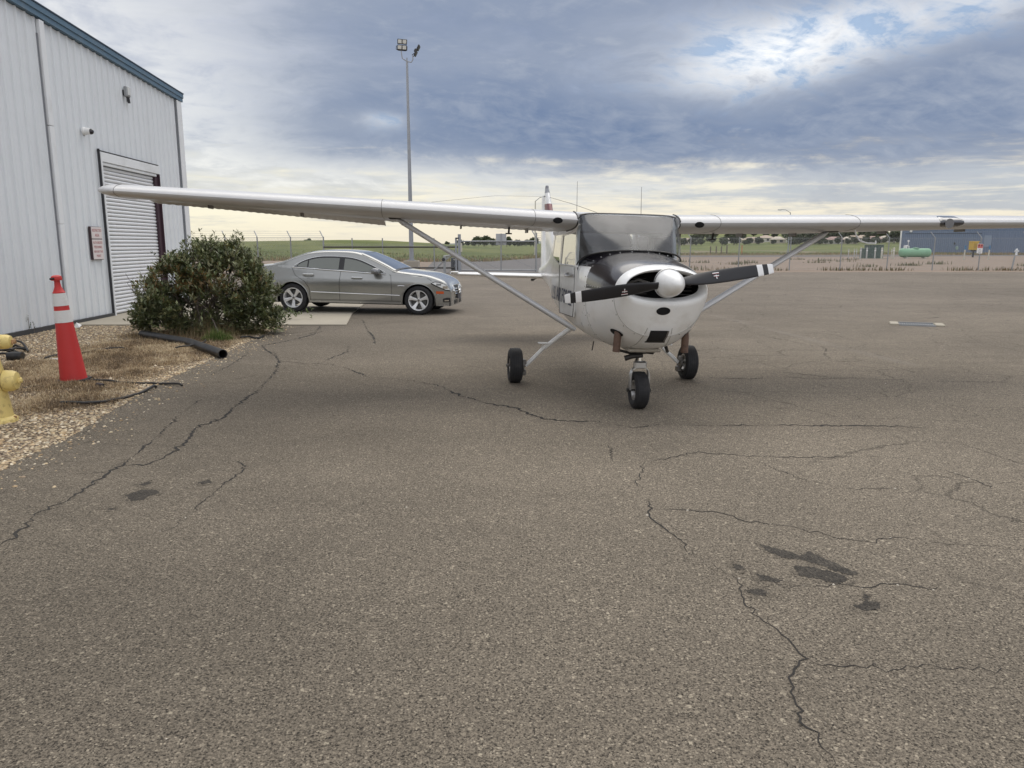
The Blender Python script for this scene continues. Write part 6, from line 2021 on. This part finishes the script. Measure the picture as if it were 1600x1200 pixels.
def wires(b, x0, y0, x1, y1, z0, z1, pitch=.085, r=.0032):
    L = math.hypot(x1 - x0, y1 - y0); ux, uy = (x1 - x0) / L, (y1 - y0) / L; H = z1 - z0
    k = -H
    while k < L:
        for sgn in (0, 1):
            sa, sb = max(k, 0), min(k + H, L)
            if sb - sa < .02: continue
            za, zb = (z0 + sa - k, z0 + sb - k) if sgn == 0 else (z1 - (sa - k), z1 - (sb - k))
            yo = .003 if sgn else -.003
            A = Vector((x0 + ux * sa, y0 + uy * sa + yo, za)); B = Vector((x0 + ux * sb, y0 + uy * sb + yo, zb))
            d = (B - A).normalized(); n1 = Vector((-uy, ux, 0)); n2 = d.cross(n1)
            b.rings([[A + n1 * r, A - n1 * r * .5 + n2 * r, A - n1 * r * .5 - n2 * r], [B + n1 * r, B - n1 * r * .5 + n2 * r, B - n1 * r * .5 - n2 * r]], True)
        k += pitch


def fence(label, px_list, Yf_, h=2.05, barb=True, thick=.035, x_to=None, side=-1, x_from=None):
    o = thing('chain_link_fence', label, 'fence', (0, 0, 0))
    xs_ = [ground_x(p, Yf_) for p in px_list]
    if x_to: xs_ += list(np.arange(xs_[-1] + 3.05, x_to, 3.05))
    if x_from: xs_ = list(np.arange(x_from, xs_[0] - 1.5, 3.05)) + xs_
    for i, x in enumerate(xs_):
        b = MB(); b.tube([(x, Yf_, 0), (x + random.uniform(-.03, .03), Yf_, h + .05)], thick, 8)
        if barb: b.tube([(x, Yf_, h + .03), (x + side * .0 - .22, Yf_ + .18, h + .40)], thick * .75, 6)
        b.build('post', galv, o)
    b = MB(); wires(b, xs_[0], Yf_ - .05, xs_[-1], Yf_ - .05, .03, h - .02)
    w_ = b.build('wire_mesh', galv, o, smooth=0); w_['kind'] = 'stuff'
    b = MB(); b.tube([(xs_[0], Yf_, h), (xs_[-1], Yf_, h)], .012, 6); b.build('top_wire', galv, o)
    if barb:
        b = MB()
        for q in (.25, .6, .95): b.tube([(xs_[0] - .22 * q, Yf_ + .18 * q, h + .03 + .37 * q), (xs_[-1] - .22 * q, Yf_ + .18 * q, h + .03 + .37 * q)], .005, 4)
        b.build('barbed_wire', galv, o)
    return o


fence('chain link fence with slanted barbed wire arms along the dirt right of the airplane', [1005, 1077, 1153, 1233, 1312, 1385, 1456, 1528, 1600], FY, x_to=46, thick=.036)
fence('chain link fence stretch left of the sliding gate behind the sedan', [300, 355, 405, 456, 507], 46.5, x_from=-34, thick=.04)
fence('short chain link fence panel between the gate and the airplane tail', [837, 870, 920, 965, 1005], 46.5, thick=.04)
# sliding gate, dark frame
gt = thing('sliding_gate', 'long sliding chain link gate with dark pipe rails behind the sedan', 'gate', (0, 0, 0))
GY = 45.0
gx0, gx1 = ground_x(507, GY), ground_x(716, GY)
z_t, z_b = at_y(600, 386, GY).z, at_y(600, 418.5, GY).z
dkp = mat('gate_pipe_dark', (.045, .042, .040), .6, var=.2)
for zz_ in (z_t, z_b): b = MB(); b.tube([(gx0, GY, zz_), (gx1, GY, zz_)], .045, 8); b.build('rail', dkp, gt)
for px in (507, 552, 599, 679): b = MB(); xg = ground_x(px, GY); b.tube([(xg, GY, .12), (xg, GY, at_y(px, 372, GY).z if px != 507 else z_t + .35)], .036, 8); b.build('upright', galv, gt)
b = MB(); b.tube([(ground_x(679, GY), GY - .02, .15), (ground_x(714, GY), GY - .02, z_t - .05)], .025, 6); b.build('brace', galv, gt)
b = MB(); wires(b, gx0, GY + .05, gx1, GY + .05, .15, z_t + .2); w_ = b.build('wire_mesh', galv, gt, smooth=0); w_['kind'] = 'stuff'
gpst = thing('gate_post', 'heavy double steel gate post right of the floodlight pole', 'post', (ground_x(717, GY), GY - .1, 0))
hp_ = at_y(717, 366, GY).z
b = MB(); b.box((-.14, 0, hp_ / 2 - .1), (.10, .12, hp_ - .2)); b.build('post_leg', pgrey, gpst, smooth=0)
b = MB(); b.box((.06, 0, hp_ / 2), (.17, .17, hp_)); b.build('post_leg', pgrey, gpst, smooth=0)
b = MB(); b.box((-.06, -.02, 1.0), (.18, .16, .08)); b.box((-.06, -.02, 2.0), (.18, .16, .08)); b.build('guide_roller', lampdk, gpst, smooth=0)
b = MB(); b.box((.17, -.06, hp_ - .75), (.10, .10, .5)); b.build('reader_box', cream, gpst, smooth=0)
# closed leaf over the drive
lf = thing('gate_leaf', 'grey framed chain link gate leaf across the access drive', 'gate', (0, 0, 0))
LY = 45.6; lx0, lx1 = ground_x(720, LY), ground_x(838, LY); zt2 = at_y(780, 377, LY).z
for zz_ in (zt2, .14): b = MB(); b.tube([(lx0, LY, zz_), (lx1, LY, zz_)], .038, 8); b.build('rail', galv, lf)
for px in (720, 783, 838): b = MB(); xg = ground_x(px, LY); b.tube([(xg, LY, .1), (xg, LY, zt2 + .03 if px != 838 else zt2 + .5)], .038, 8); b.build('upright', galv, lf)
b = MB(); wires(b, lx0, LY + .05, lx1, LY + .05, .15, zt2); w_ = b.build('wire_mesh', galv, lf, smooth=0); w_['kind'] = 'stuff'
b = MB(); b.tube([(lx0, LY - .03, zt2 * .62), (ground_x(783, LY), LY - .03, .2)], .008, 5); b.tube([(ground_x(783, LY), LY - .03, zt2 * .6), (lx1, LY - .03, .2)], .008, 5); b.build('tension_rod', galv, lf)
sgx = at_y(783, 374, LY)
sg = thing('gate_sign', 'plain grey sign board seen from the back on the gate leaf', 'sign', (sgx.x, LY + .10, sgx.z))
b = MB(); b.box((0, 0, 0), (.62, .02, .66), ch=.005); b.build('board', mat('sign_grey', (.42, .43, .44), .5), sg, smooth=0)
b = MB(); b.box((0, -.03, 0), (.05, .04, .7)); b.build('stiffener', galv, sg, smooth=0)
# short operator post with bracket, and the operator box
rp_ = gp(695, 431)
ro = thing('roller_post', 'short pale post with roller bracket in front of the sliding gate', 'post', (rp_.x, rp_.y, 0))
b = MB(); b.box((0, 0, .52), (.13, .13, 1.05), ch=.01); b.build('post_leg', galv, ro, smooth=0)
b = MB(); b.tube([(-.05, 0, 1.02), (.30, .05, 1.08), (.55, .10, 1.10)], .035, 8); b.tube([(.02, 0, .80), (.35, .05, 1.06)], .028, 6); b.tube([(-.85, .05, .1), (-.05, .02, .78)], .025, 6); b.build('bracket', galv, ro)
b = MB(); b.lathe([(.0, -.05), (.09, -.05), (.09, .05), (0, .05)], 14, T(-.05, -.08, .86) @ rotm('X', R(90))); b.build('roller', lampdk, ro)
ob = gp(711.5, 425)
op = thing('gate_operator', 'dark grey gate motor cabinet beside the gate post', 'cabinet', (ob.x, ob.y, 0))
oh = at_y(711, 402, ob.y).z
b = MB(); b.box((0, 0, .06), (.58, .5, .12)); b.build('plinth', M_CONC, op, smooth=0)
b = MB(); b.box((0, 0, oh / 2 + .05), (.50, .45, oh - .12), ch=.05); b.build('housing', mat('operator_dark', (.035, .040, .047), .5), op, smooth=0)
b = MB(); b.box((.03, -.235, .32), (.16, .012, .24), ch=.004); b.build('badge_panel', mat('badge_grey', (.20, .22, .24), .5), op, smooth=0)
b = MB(); b.box((.03, -.245, .32), (.09, .01, .16)); b.build('badge_inset', hole, op, smooth=0)
b = MB(); b.box((.02, -.235, oh - .14), (.22, .014, .06)); b.build('name_plate', cream, op, smooth=0)

# ================================================================== RIGHT BACKGROUND
TY = 92.0
tk = at_y(1429, 401, TY)
tank = thing('propane_tank', 'mint green horizontal propane tank on two short feet behind the fence', 'tank', (tk.x, TY, 0))
tl, tr_ = 3.75, .52
zc_ = .14 + tr_
pr = [(0, -tl / 2)] + [(tr_ * math.sin(a), -tl / 2 + .32 - .32 * math.cos(a)) for a in np.linspace(.2, math.pi / 2, 7)] + [(tr_, 0)] + [(tr_ * math.cos(a), tl / 2 - .32 + .32 * math.sin(a)) for a in np.linspace(0, 1.4, 7)] + [(0, tl / 2)]
b = MB(); b.lathe(pr, 28, T(0, 0, zc_) @ rotm('Y', R(90))); b.build('vessel', tankm, tank, smooth=50)
for sx in (-1, 1): b = MB(); b.box((sx * 1.1, 0, .09), (.18, .8, .18)); b.build('foot', cream, tank, smooth=0)
b = MB(); b.lathe([(.36, 0), (.34, .10), (0, .14)], 16, T(.05, 0, zc_ + tr_ - .03)); b.build('dome_lid', tankm, tank)
b = MB(); b.tube([(-1.35, 0, zc_ + tr_ - .05), (-1.35, 0, zc_ + tr_ + .28), (-1.0, 0, zc_ + tr_ + .30), (-.78, 0, zc_ + tr_ + .25), (-.78, 0, zc_ + tr_ - .05)], .07, 8); b.box((-1.15, 0, zc_ + tr_ + .14), (.30, .2, .3)); b.tube([(-.9, 0, zc_ + tr_ + .2), (-.9, 0, zc_ + tr_ + .85)], .03, 6); b.lathe([(.12, 0), (.12, .05), (0, .05)], 12, T(-.9, 0, zc_ + tr_ + .86) @ rotm('X', R(90))); b.build('valve_fitting', hwhite, tank)

XY = 90.0
xf = at_y(1361, 402, XY)
tf = thing('utility_cabinet', 'large dark green utility cabinet ringed by pale bollards', 'cabinet', (xf.x, XY, 0))
b = MB(); b.box((.35, .2, .78), (1.55, 1.6, 1.55), ch=.04); b.build('cabinet_body', boxgr, tf, smooth=0)
b = MB(); b.box((-.75, 0, .60), (.70, 1.3, 1.2), ch=.04); b.build('side_cabinet', boxgr, tf, smooth=0)
b = MB(); b.box((.35, .2, 1.585), (1.66, 1.7, .06), ch=.02); b.build('lid', mat('lid_green', (.16, .19, .16), .6), tf, smooth=0)
for xx_ in (-.02, .72): b = MB(); b.box((xx_, -.615, .75), (.68, .03, 1.3), ch=.008); b.build('cabinet_door', boxgr, tf, smooth=0)
b = MB(); b.box((0, 0, .03), (3.0, 2.4, .07)); b.build('pad', M_CONC, tf, smooth=0)
b = MB(); b.box((.10, -.64, .85), (.22, .02, .28)); b.build('warning_plate', mat('plate_green', (.10, .13, .11), .5), tf, smooth=0)
bol0 = None
for i, (px, dy, w_, lab) in enumerate(((1325.5, -2.0, .05, 'slim pale bollard farthest left of the green cabinet'), (1334.5, -1.5, .05, 'slim pale bollard second from the left of the green cabinet'), (1338, -.5, .045, 'slim pale bollard third from the left of the green cabinet'),
                                       (1344.5, -2.4, .08, 'stout grey bollard at the left corner of the green cabinet'), (1354, -2.6, .08, 'pale bollard in front of the green cabinet doors, left one'), (1367, -2.6, .08, 'pale bollard in front of the green cabinet doors, right one'),
                                       (1377.5, -2.4, .10, 'wide cream bollard at the right corner of the green cabinet'), (1396, -2.2, .10, 'cream bollard standing alone between cabinet and propane tank'), (1392.5, .5, .05, 'thin yellowish bollard behind the lone cream one'))):
    Yb = XY + dy; h_ = 1.15 if w_ < .07 else 1.3
    bo = thing('bollard', lab, 'bollard', (at_y(px, 400, Yb).x, Yb, 0), group='bollards round the utility cabinet')
    b = MB(); b.lathe([(w_, 0), (w_, h_ - .05), (w_ * .7, h_ - .01), (0, h_)], 12); b.build('post', cream if i in (6, 7, 8) else mat('post_grey', (.42, .42, .40), .6), bo)
    b = MB(); b.lathe([(w_ + .01, h_ * .7), (w_ + .01, h_ * .78)], 12, None, False, False); b.build('band', hwhite, bo)

# blue warehouse
BWY = 142.0
bl0 = at_y(1406, 395, BWY).x
bwh = thing('blue_warehouse', 'long blue metal warehouse with white corner trim beyond the road', 'warehouse', (bl0, BWY, 0), (0, 0, R(-27)))
BH, BLN, BD = 5.7, 75.0, 40.0
for k in range(int(BLN / 2.5)):
    b = MB(); pts_ = []
    for j in range(8):
        x_ = k * 2.5 + j * .3125
        pts_ += [(x_, 0), (x_ + .18, 0), (x_ + .21, -.05), (x_ + .28, -.05)]
    pts_.append((k * 2.5 + 2.49, 0))
    b.rings([[(x_, y_, 0) for x_, y_ in pts_], [(x_, y_, BH) for x_, y_ in pts_]], closed=False); b.build('wall_panel', bluewall, bwh, smooth=0)
b = MB(); b.box((-.02, BD / 2, BH / 2), (.04, BD, BH)); b.box((BLN, BD / 2, BH / 2), (.04, BD, BH)); b.box((BLN / 2, BD, BH / 2), (BLN, .04, BH)); b.build('wall', bluewall, bwh, smooth=0)
b = MB(); b.rings([[(-.2, -.2, BH), (-.2, BD / 2, BH + .9), (-.2, BD + .2, BH)], [(BLN + .2, -.2, BH), (BLN + .2, BD / 2, BH + .9), (BLN + .2, BD + .2, BH)]], closed=False); b.build('roof', mat('roof_grey', (.42, .44, .46), .5), bwh, smooth=0)
b = MB(); b.box((-.06, -.09, BH / 2), (.26, .10, BH)); b.build('corner_trim', hwhite, bwh, smooth=0)
b = MB(); b.box((BLN / 2, -.075, 3.9), (22, .03, .10)) if False else b.box((6.6, -.075, 3.55), (12.0, .03, .10)); b.build('seam', mat('seam_blue', (.06, .08, .12), .6), bwh, smooth=0)
b = MB(); b.box((BLN / 2, -.08, .12), (BLN, .05, .24)); b.build('base_flashing', mat('base_grey', (.2, .2, .21), .7), bwh, smooth=0)
b = MB(); b.lathe([(.25, 0), (.2, .2), (0, .25)], 12, T(1.5, -.06, 4.0) @ rotm('X', R(90))); b.build('wall_light', hwhite, bwh)
b = MB(); b.box((13.6, -.09, 2.2), (1.1, .03, 2.0)); b.build('door', mat('door_pale', (.22, .27, .36), .5), bwh, smooth=0)
for xx_, zz_ in ((23, 2.9), (29, 2.1), (8.6, 1.8)): b = MB(); b.box((xx_, -.14, zz_), (.22, .14, .34)); b.build('wall_box', lampdk, bwh, smooth=0)

# yellow hooded pump, sign, markers, small hydrant, meter
yp = at_y(1520, 401, 100)
yw = thing('yellow_dispenser', 'yellow hooded box on a dark pedestal behind the fence near the warning sign', 'box', (yp.x, 100, 0))
b = MB(); b.prism([(-.42, -.35), (.42, -.35), (.46, .35), (-.46, .35)], 0, 1.0, T(0, 0, .95)); b.build('hood', yellow, yw, smooth=0)
b = MB(); b.box((0, 0, 2.0), (1.0, .8, .10), ch=.03); b.build('lid', yellow, yw, smooth=0)
b = MB(); b.box((.0, -.37, 1.45), (.40, .03, .62)); b.build('face_panel', mat('panel_mustard', (.40, .25, .02), .5), yw, smooth=0)
b = MB(); b.lathe([(.30, .75), (.36, .85), (.33, .96)], 12); b.tube([(0, 0, 0), (0, 0, .8)], .12, 10); b.build('pedestal', lampdk, yw)
ns = at_y(1531.5, 388, FY - .12)
nsn = thing('warning_sign', 'white and red no entry sign fixed high on a fence post', 'sign', (ns.x, FY - .10, ns.z), (0, R(2), 0))
b = MB(); b.box((0, 0, -.02), (.36, .012, .60), ch=.004); pl_ = b.build('sign_plate', hwhite, nsn, smooth=0)
b = MB(); b.box((0, -.009, .14), (.33, .006, .25)); b.build('red_field', mat('field_pink', (.55, .16, .15), .5), pl_, smooth=0)
b = MB()
for xx_ in (-.09, .09):
    b.lathe([(.0, 0), (.022, 0), (.022, .006), (0, .006)], 10, T(xx_, -.012, .225) @ rotm('X', R(90))); b.box((xx_, -.015, .165), (.055, .006, .08))
b.build('figure', hole, pl_, smooth=0)
TM = Matrix(((1, 0, 0, 0), (0, 0, -1, 0), (0, 1, 0, 0), (0, 0, 0, 1)))
text('lettering', 'NO', .07, mblack, pl_, T(0, -.009, -.08) @ TM); text('lettering', 'TRESPASSING', .045, mblack, pl_, T(0, -.009, -.17) @ TM)
b = MB(); b.box((0, -.009, -.25), (.18, .004, .02)); b.build('fine_print', mblack, pl_, smooth=0)
for px, Ym, lab in ((1506.5, 84, 'blue topped pale marker post left of the yellow hooded box'), (1544.5, 84, 'blue topped pale marker post right of the warning sign')):
    mp = thing('marker_post', lab, 'post', (at_y(px, 400, Ym).x, Ym, 0), (0, R(1.5), 0), group='blue topped marker posts')
    h_ = at_y(px, 383.5, Ym).z
    b = MB(); b.box((0, 0, h_ * .35), (.14, .05, h_ * .7)); b.build('post', cream, mp, smooth=0)
    b = MB(); b.box((0, 0, h_ * .85), (.15, .055, h_ * .3)); b.build('blue_top', bluep, mp, smooth=0)
h2p = at_y(1588, 396, 120)
wh = thing('white_hydrant', 'small white hydrant in front of the blue warehouse at far right', 'fire hydrant', (h2p.x, 120, 0))
b = MB(); b.lathe([(.20, 0), (.16, .08), (.16, .75), (.18, .8), (.12, .95), (0, 1.0)], 14); b.build('barrel', hwhite, wh)
b = MB(); b.tube([(-.3, 0, .6), (.34, 0, .6)], .10, 10); b.build('outlet', hwhite, wh)
mtp = at_y(1495, 394, 138)
mt = thing('gas_meter', 'pale green gas meter standing against the blue warehouse', 'meter', (mtp.x, 138, 0))
b = MB(); b.box((0, 0, 1.0), (.6, .4, .65), ch=.08); b.build('meter_body', mat('meter_green', (.30, .40, .36), .5), mt, smooth=0)
b = MB(); b.tube([(0, 0, 0), (0, 0, .7)], .08, 8); b.tube([(.35, 0, .0), (.35, 0, 1.2), (0.1, 0, 1.25)], .05, 8); b.build('riser', galv, mt)
# small posts by the meadow edge
for px, Yp, h_, m_, lab in ((1110, 128, 1.3, bark, 'leftmost'), (1119, 128, 1.3, bark, 'second from the left'), (1127, 128, 1.3, bark, 'second from the right'), (1135.5, 128, 1.5, bark, 'rightmost')):
    b = MB(); b.tube([(0, 0, 0), (0, 0, h_)], .10, 8); o = b.build('wooden_post', m_); o.location = (at_y(px, 395, Yp).x, Yp, 0)
    tag(o, 'short dark wooden post beyond the road, %s of the four' % lab, 'post', 'dark wooden posts at the meadow edge')
b = MB(); b.tube([(0, 0, 0), (0, 0, 1.5)], .07, 8); o = b.build('orange_marker', mat('marker_orange', (.55, .17, .05), .6)); o.location = (at_y(1159, 395, 125).x, 125, 0); tag(o, 'thin orange marker stake beyond the road', 'post')
b = MB(); b.tube([(0, 0, 0), (.12, 0, .9)], .05, 8); o = b.build('short_post', galv); o.location = (at_y(1577, 423, FY).x, FY - .2, 0); tag(o, 'short leaning metal stub post in the dirt at the far right', 'post')


# far houses and trees on the right, trees on the left horizon
def house(x, y, z, w, d, h, rotz, roof_c, wall_c, label):
    o = thing('house', label, 'house', (x, y, z), (0, 0, rotz), group='distant houses beyond the meadow')
    b = MB(); b.box((0, 0, h / 2 - 1), (w, d, h + 2)); b.build('wall', wall_c, o, smooth=0)
    b = MB(); rh = d * .22; e = .5
    b.rings([[(-w / 2 - e, -d / 2 - e, h - .05), (-w / 2 + d * .35, 0, h + rh), (-w / 2 - e, d / 2 + e, h - .05)], [(w / 2 + e, -d / 2 - e, h - .05), (w / 2 - d * .35, 0, h + rh), (w / 2 + e, d / 2 + e, h - .05)]], closed=True, cap0=True, cap1=True); b.build('roof', roof_c, o, smooth=0)
    for k in (-1, 1):
        b = MB(); b.box((k * w * .22, -d / 2 - .03, h * .55), (1.6, .06, 1.2)); b.build('window', lampdk, o, smooth=0)


rc = [mat('roof_tan', (.42, .34, .27), .8), mat('roof_pink', (.36, .25, .22), .8), mat('roof_pale', (.52, .46, .38), .8)]
wc = [mat('stucco_cream', (.50, .45, .37), .8), mat('stucco_white', (.6, .58, .53), .8)]
hn = ['tan roofed', 'pinkish roofed', 'pale roofed']
HS = [(1072, 430, 0), (1148, 440, 2), (1176, 430, 0), (1196, 450, 0), (1215, 420, 2), (1243, 430, 0), (1255, 470, 1), (1266, 430, 0), (1289, 420, 1), (1305, 400, 1), (1326, 400, 2), (1333, 420, 0), (1348, 430, 0), (1366, 410, 1), (1384, 420, 2), (1352, 520, 2), (1368, 540, 2), (1365, 480, 0), (1300, 560, 0), (1275, 540, 1)]
ORD = ['leftmost', 'second from the left', 'third from the left', 'fourth from the left', 'fifth from the left', 'sixth from the left', 'seventh from the left', 'eighth from the left', 'ninth from the left']
for i, (px, Y, k) in enumerate(sorted(HS)):
    x = at_y(px, 375, Y).x; z = fheight(x, Y)
    house(x, Y, z, rng.uniform(6.5, 11), rng.uniform(6, 7.5), rng.uniform(1.7, 2.2), rng.uniform(-.6, .6), rc[k], wc[i % 2], 'small %s house beyond the meadow, %s of its roof colour' % (hn[k], ORD[sum(1 for q in sorted(HS)[:i] if q[2] == k)]))


def make_tree(h, w, seed, dark=1.0):
    r_ = np.random.default_rng(seed); n_ = 620
    L = [(r_.normal(0, .22) * w, r_.normal(0, .22) * w, h * r_.uniform(.42, .8), w * r_.uniform(.25, .42), h * r_.uniform(.16, .26)) for _ in range(7)]
    ps = []
    for (a, b_, c, rw, rh) in L:
        u = r_.normal(0, 1, (n_ // 7, 3)); u /= np.linalg.norm(u, axis=1)[:, None]
        ps.append(np.array([a, b_, c]) + u * np.array([rw, rw, rh]) * r_.uniform(.6, 1.05, (n_ // 7, 1)))
    p = np.concatenate(ps); n = len(p)
    d1 = r_.normal(0, 1, (n, 3)); d2 = r_.normal(0, 1, (n, 3)); s_ = .085 * w
    V = np.stack([p + d1 * s_, p - d1 * s_ * .5 + d2 * s_, p - d1 * s_ * .5 - d2 * s_], 1).reshape(-1, 3)
    F = np.arange(3 * n).reshape(-1, 3)
    C = np.repeat(np.array([(.062, .078, .036)]) * r_.uniform(.6, 1.5, (n, 1)) * dark, 3, 0)
    return V, F, C


protos = []
for i in range(4):
    V, F, C = make_tree(7.0, 6.0, 40 + i)
    t_ = bpy.data.objects.new('tree', None); protos.append((V, F, C))
    bpy.data.objects.remove(t_)


def plant_tree(root, kind, x, y, z, s, label, group, first={}):
    o = thing('tree', label, 'tree', (x, y, z - .2), (0, 0, rng.uniform(0, 6.28)), s, group)
    if kind not in first:
        V, F, C = protos[kind]
        c = raw('crown', V, F, leafm, o, C)
        b = MB(); b.tube([(0, 0, 0), (.1, 0, 2.2), (.0, .1, 4.5)], [.28, .2, .08], 7); t_ = b.build('trunk', bark, o)
        first[kind] = (c, t_)
    else:
        for q in first[kind]: inst(q, o)
    return o


for i in range(150):
    px = rng.uniform(1058, 1412); Y = rng.uniform(392, 560) if i % 3 else rng.uniform(385, 412)
    if px < 1230 and i % 2: px += 170
    x = at_y(px, 375, Y).x
    plant_tree(None, i % 4, x, Y, fheight(x, Y), rng.uniform(.30, .62) if i % 3 == 0 else rng.uniform(.5, 1.0), 'dark green bushy tree among the houses beyond the meadow', 'distant trees among the houses')
for px, s_ in ((742, .8), (748, 1.1), (756, .9), (760, .7), (731, .6), (757.5, 1.2), (769, .9), (775, .7), (792, 1.0), (797, .8), (804, .6), (809, .7), (815, .6), (822, .8), (829, .7), (834, .9), (481, .9), (699, .6), (720, .7), (886, .8), (900, .7)):
    Y = rng.uniform(520, 640); x = at_y(px, 381, Y).x
    if px == 481: Y = 300; s_ = .42
    x = at_y(px, 381, Y).x
    lone = px == 481
    plant_tree(None, int(rng.integers(0, 4)), x, Y, max(0, fheight(x, Y)), s_, 'lone small tree on the grassy ridge above the sedan roof' if lone else 'small far tree on the flat horizon left of the airplane', None if lone else 'far trees on the left horizon')
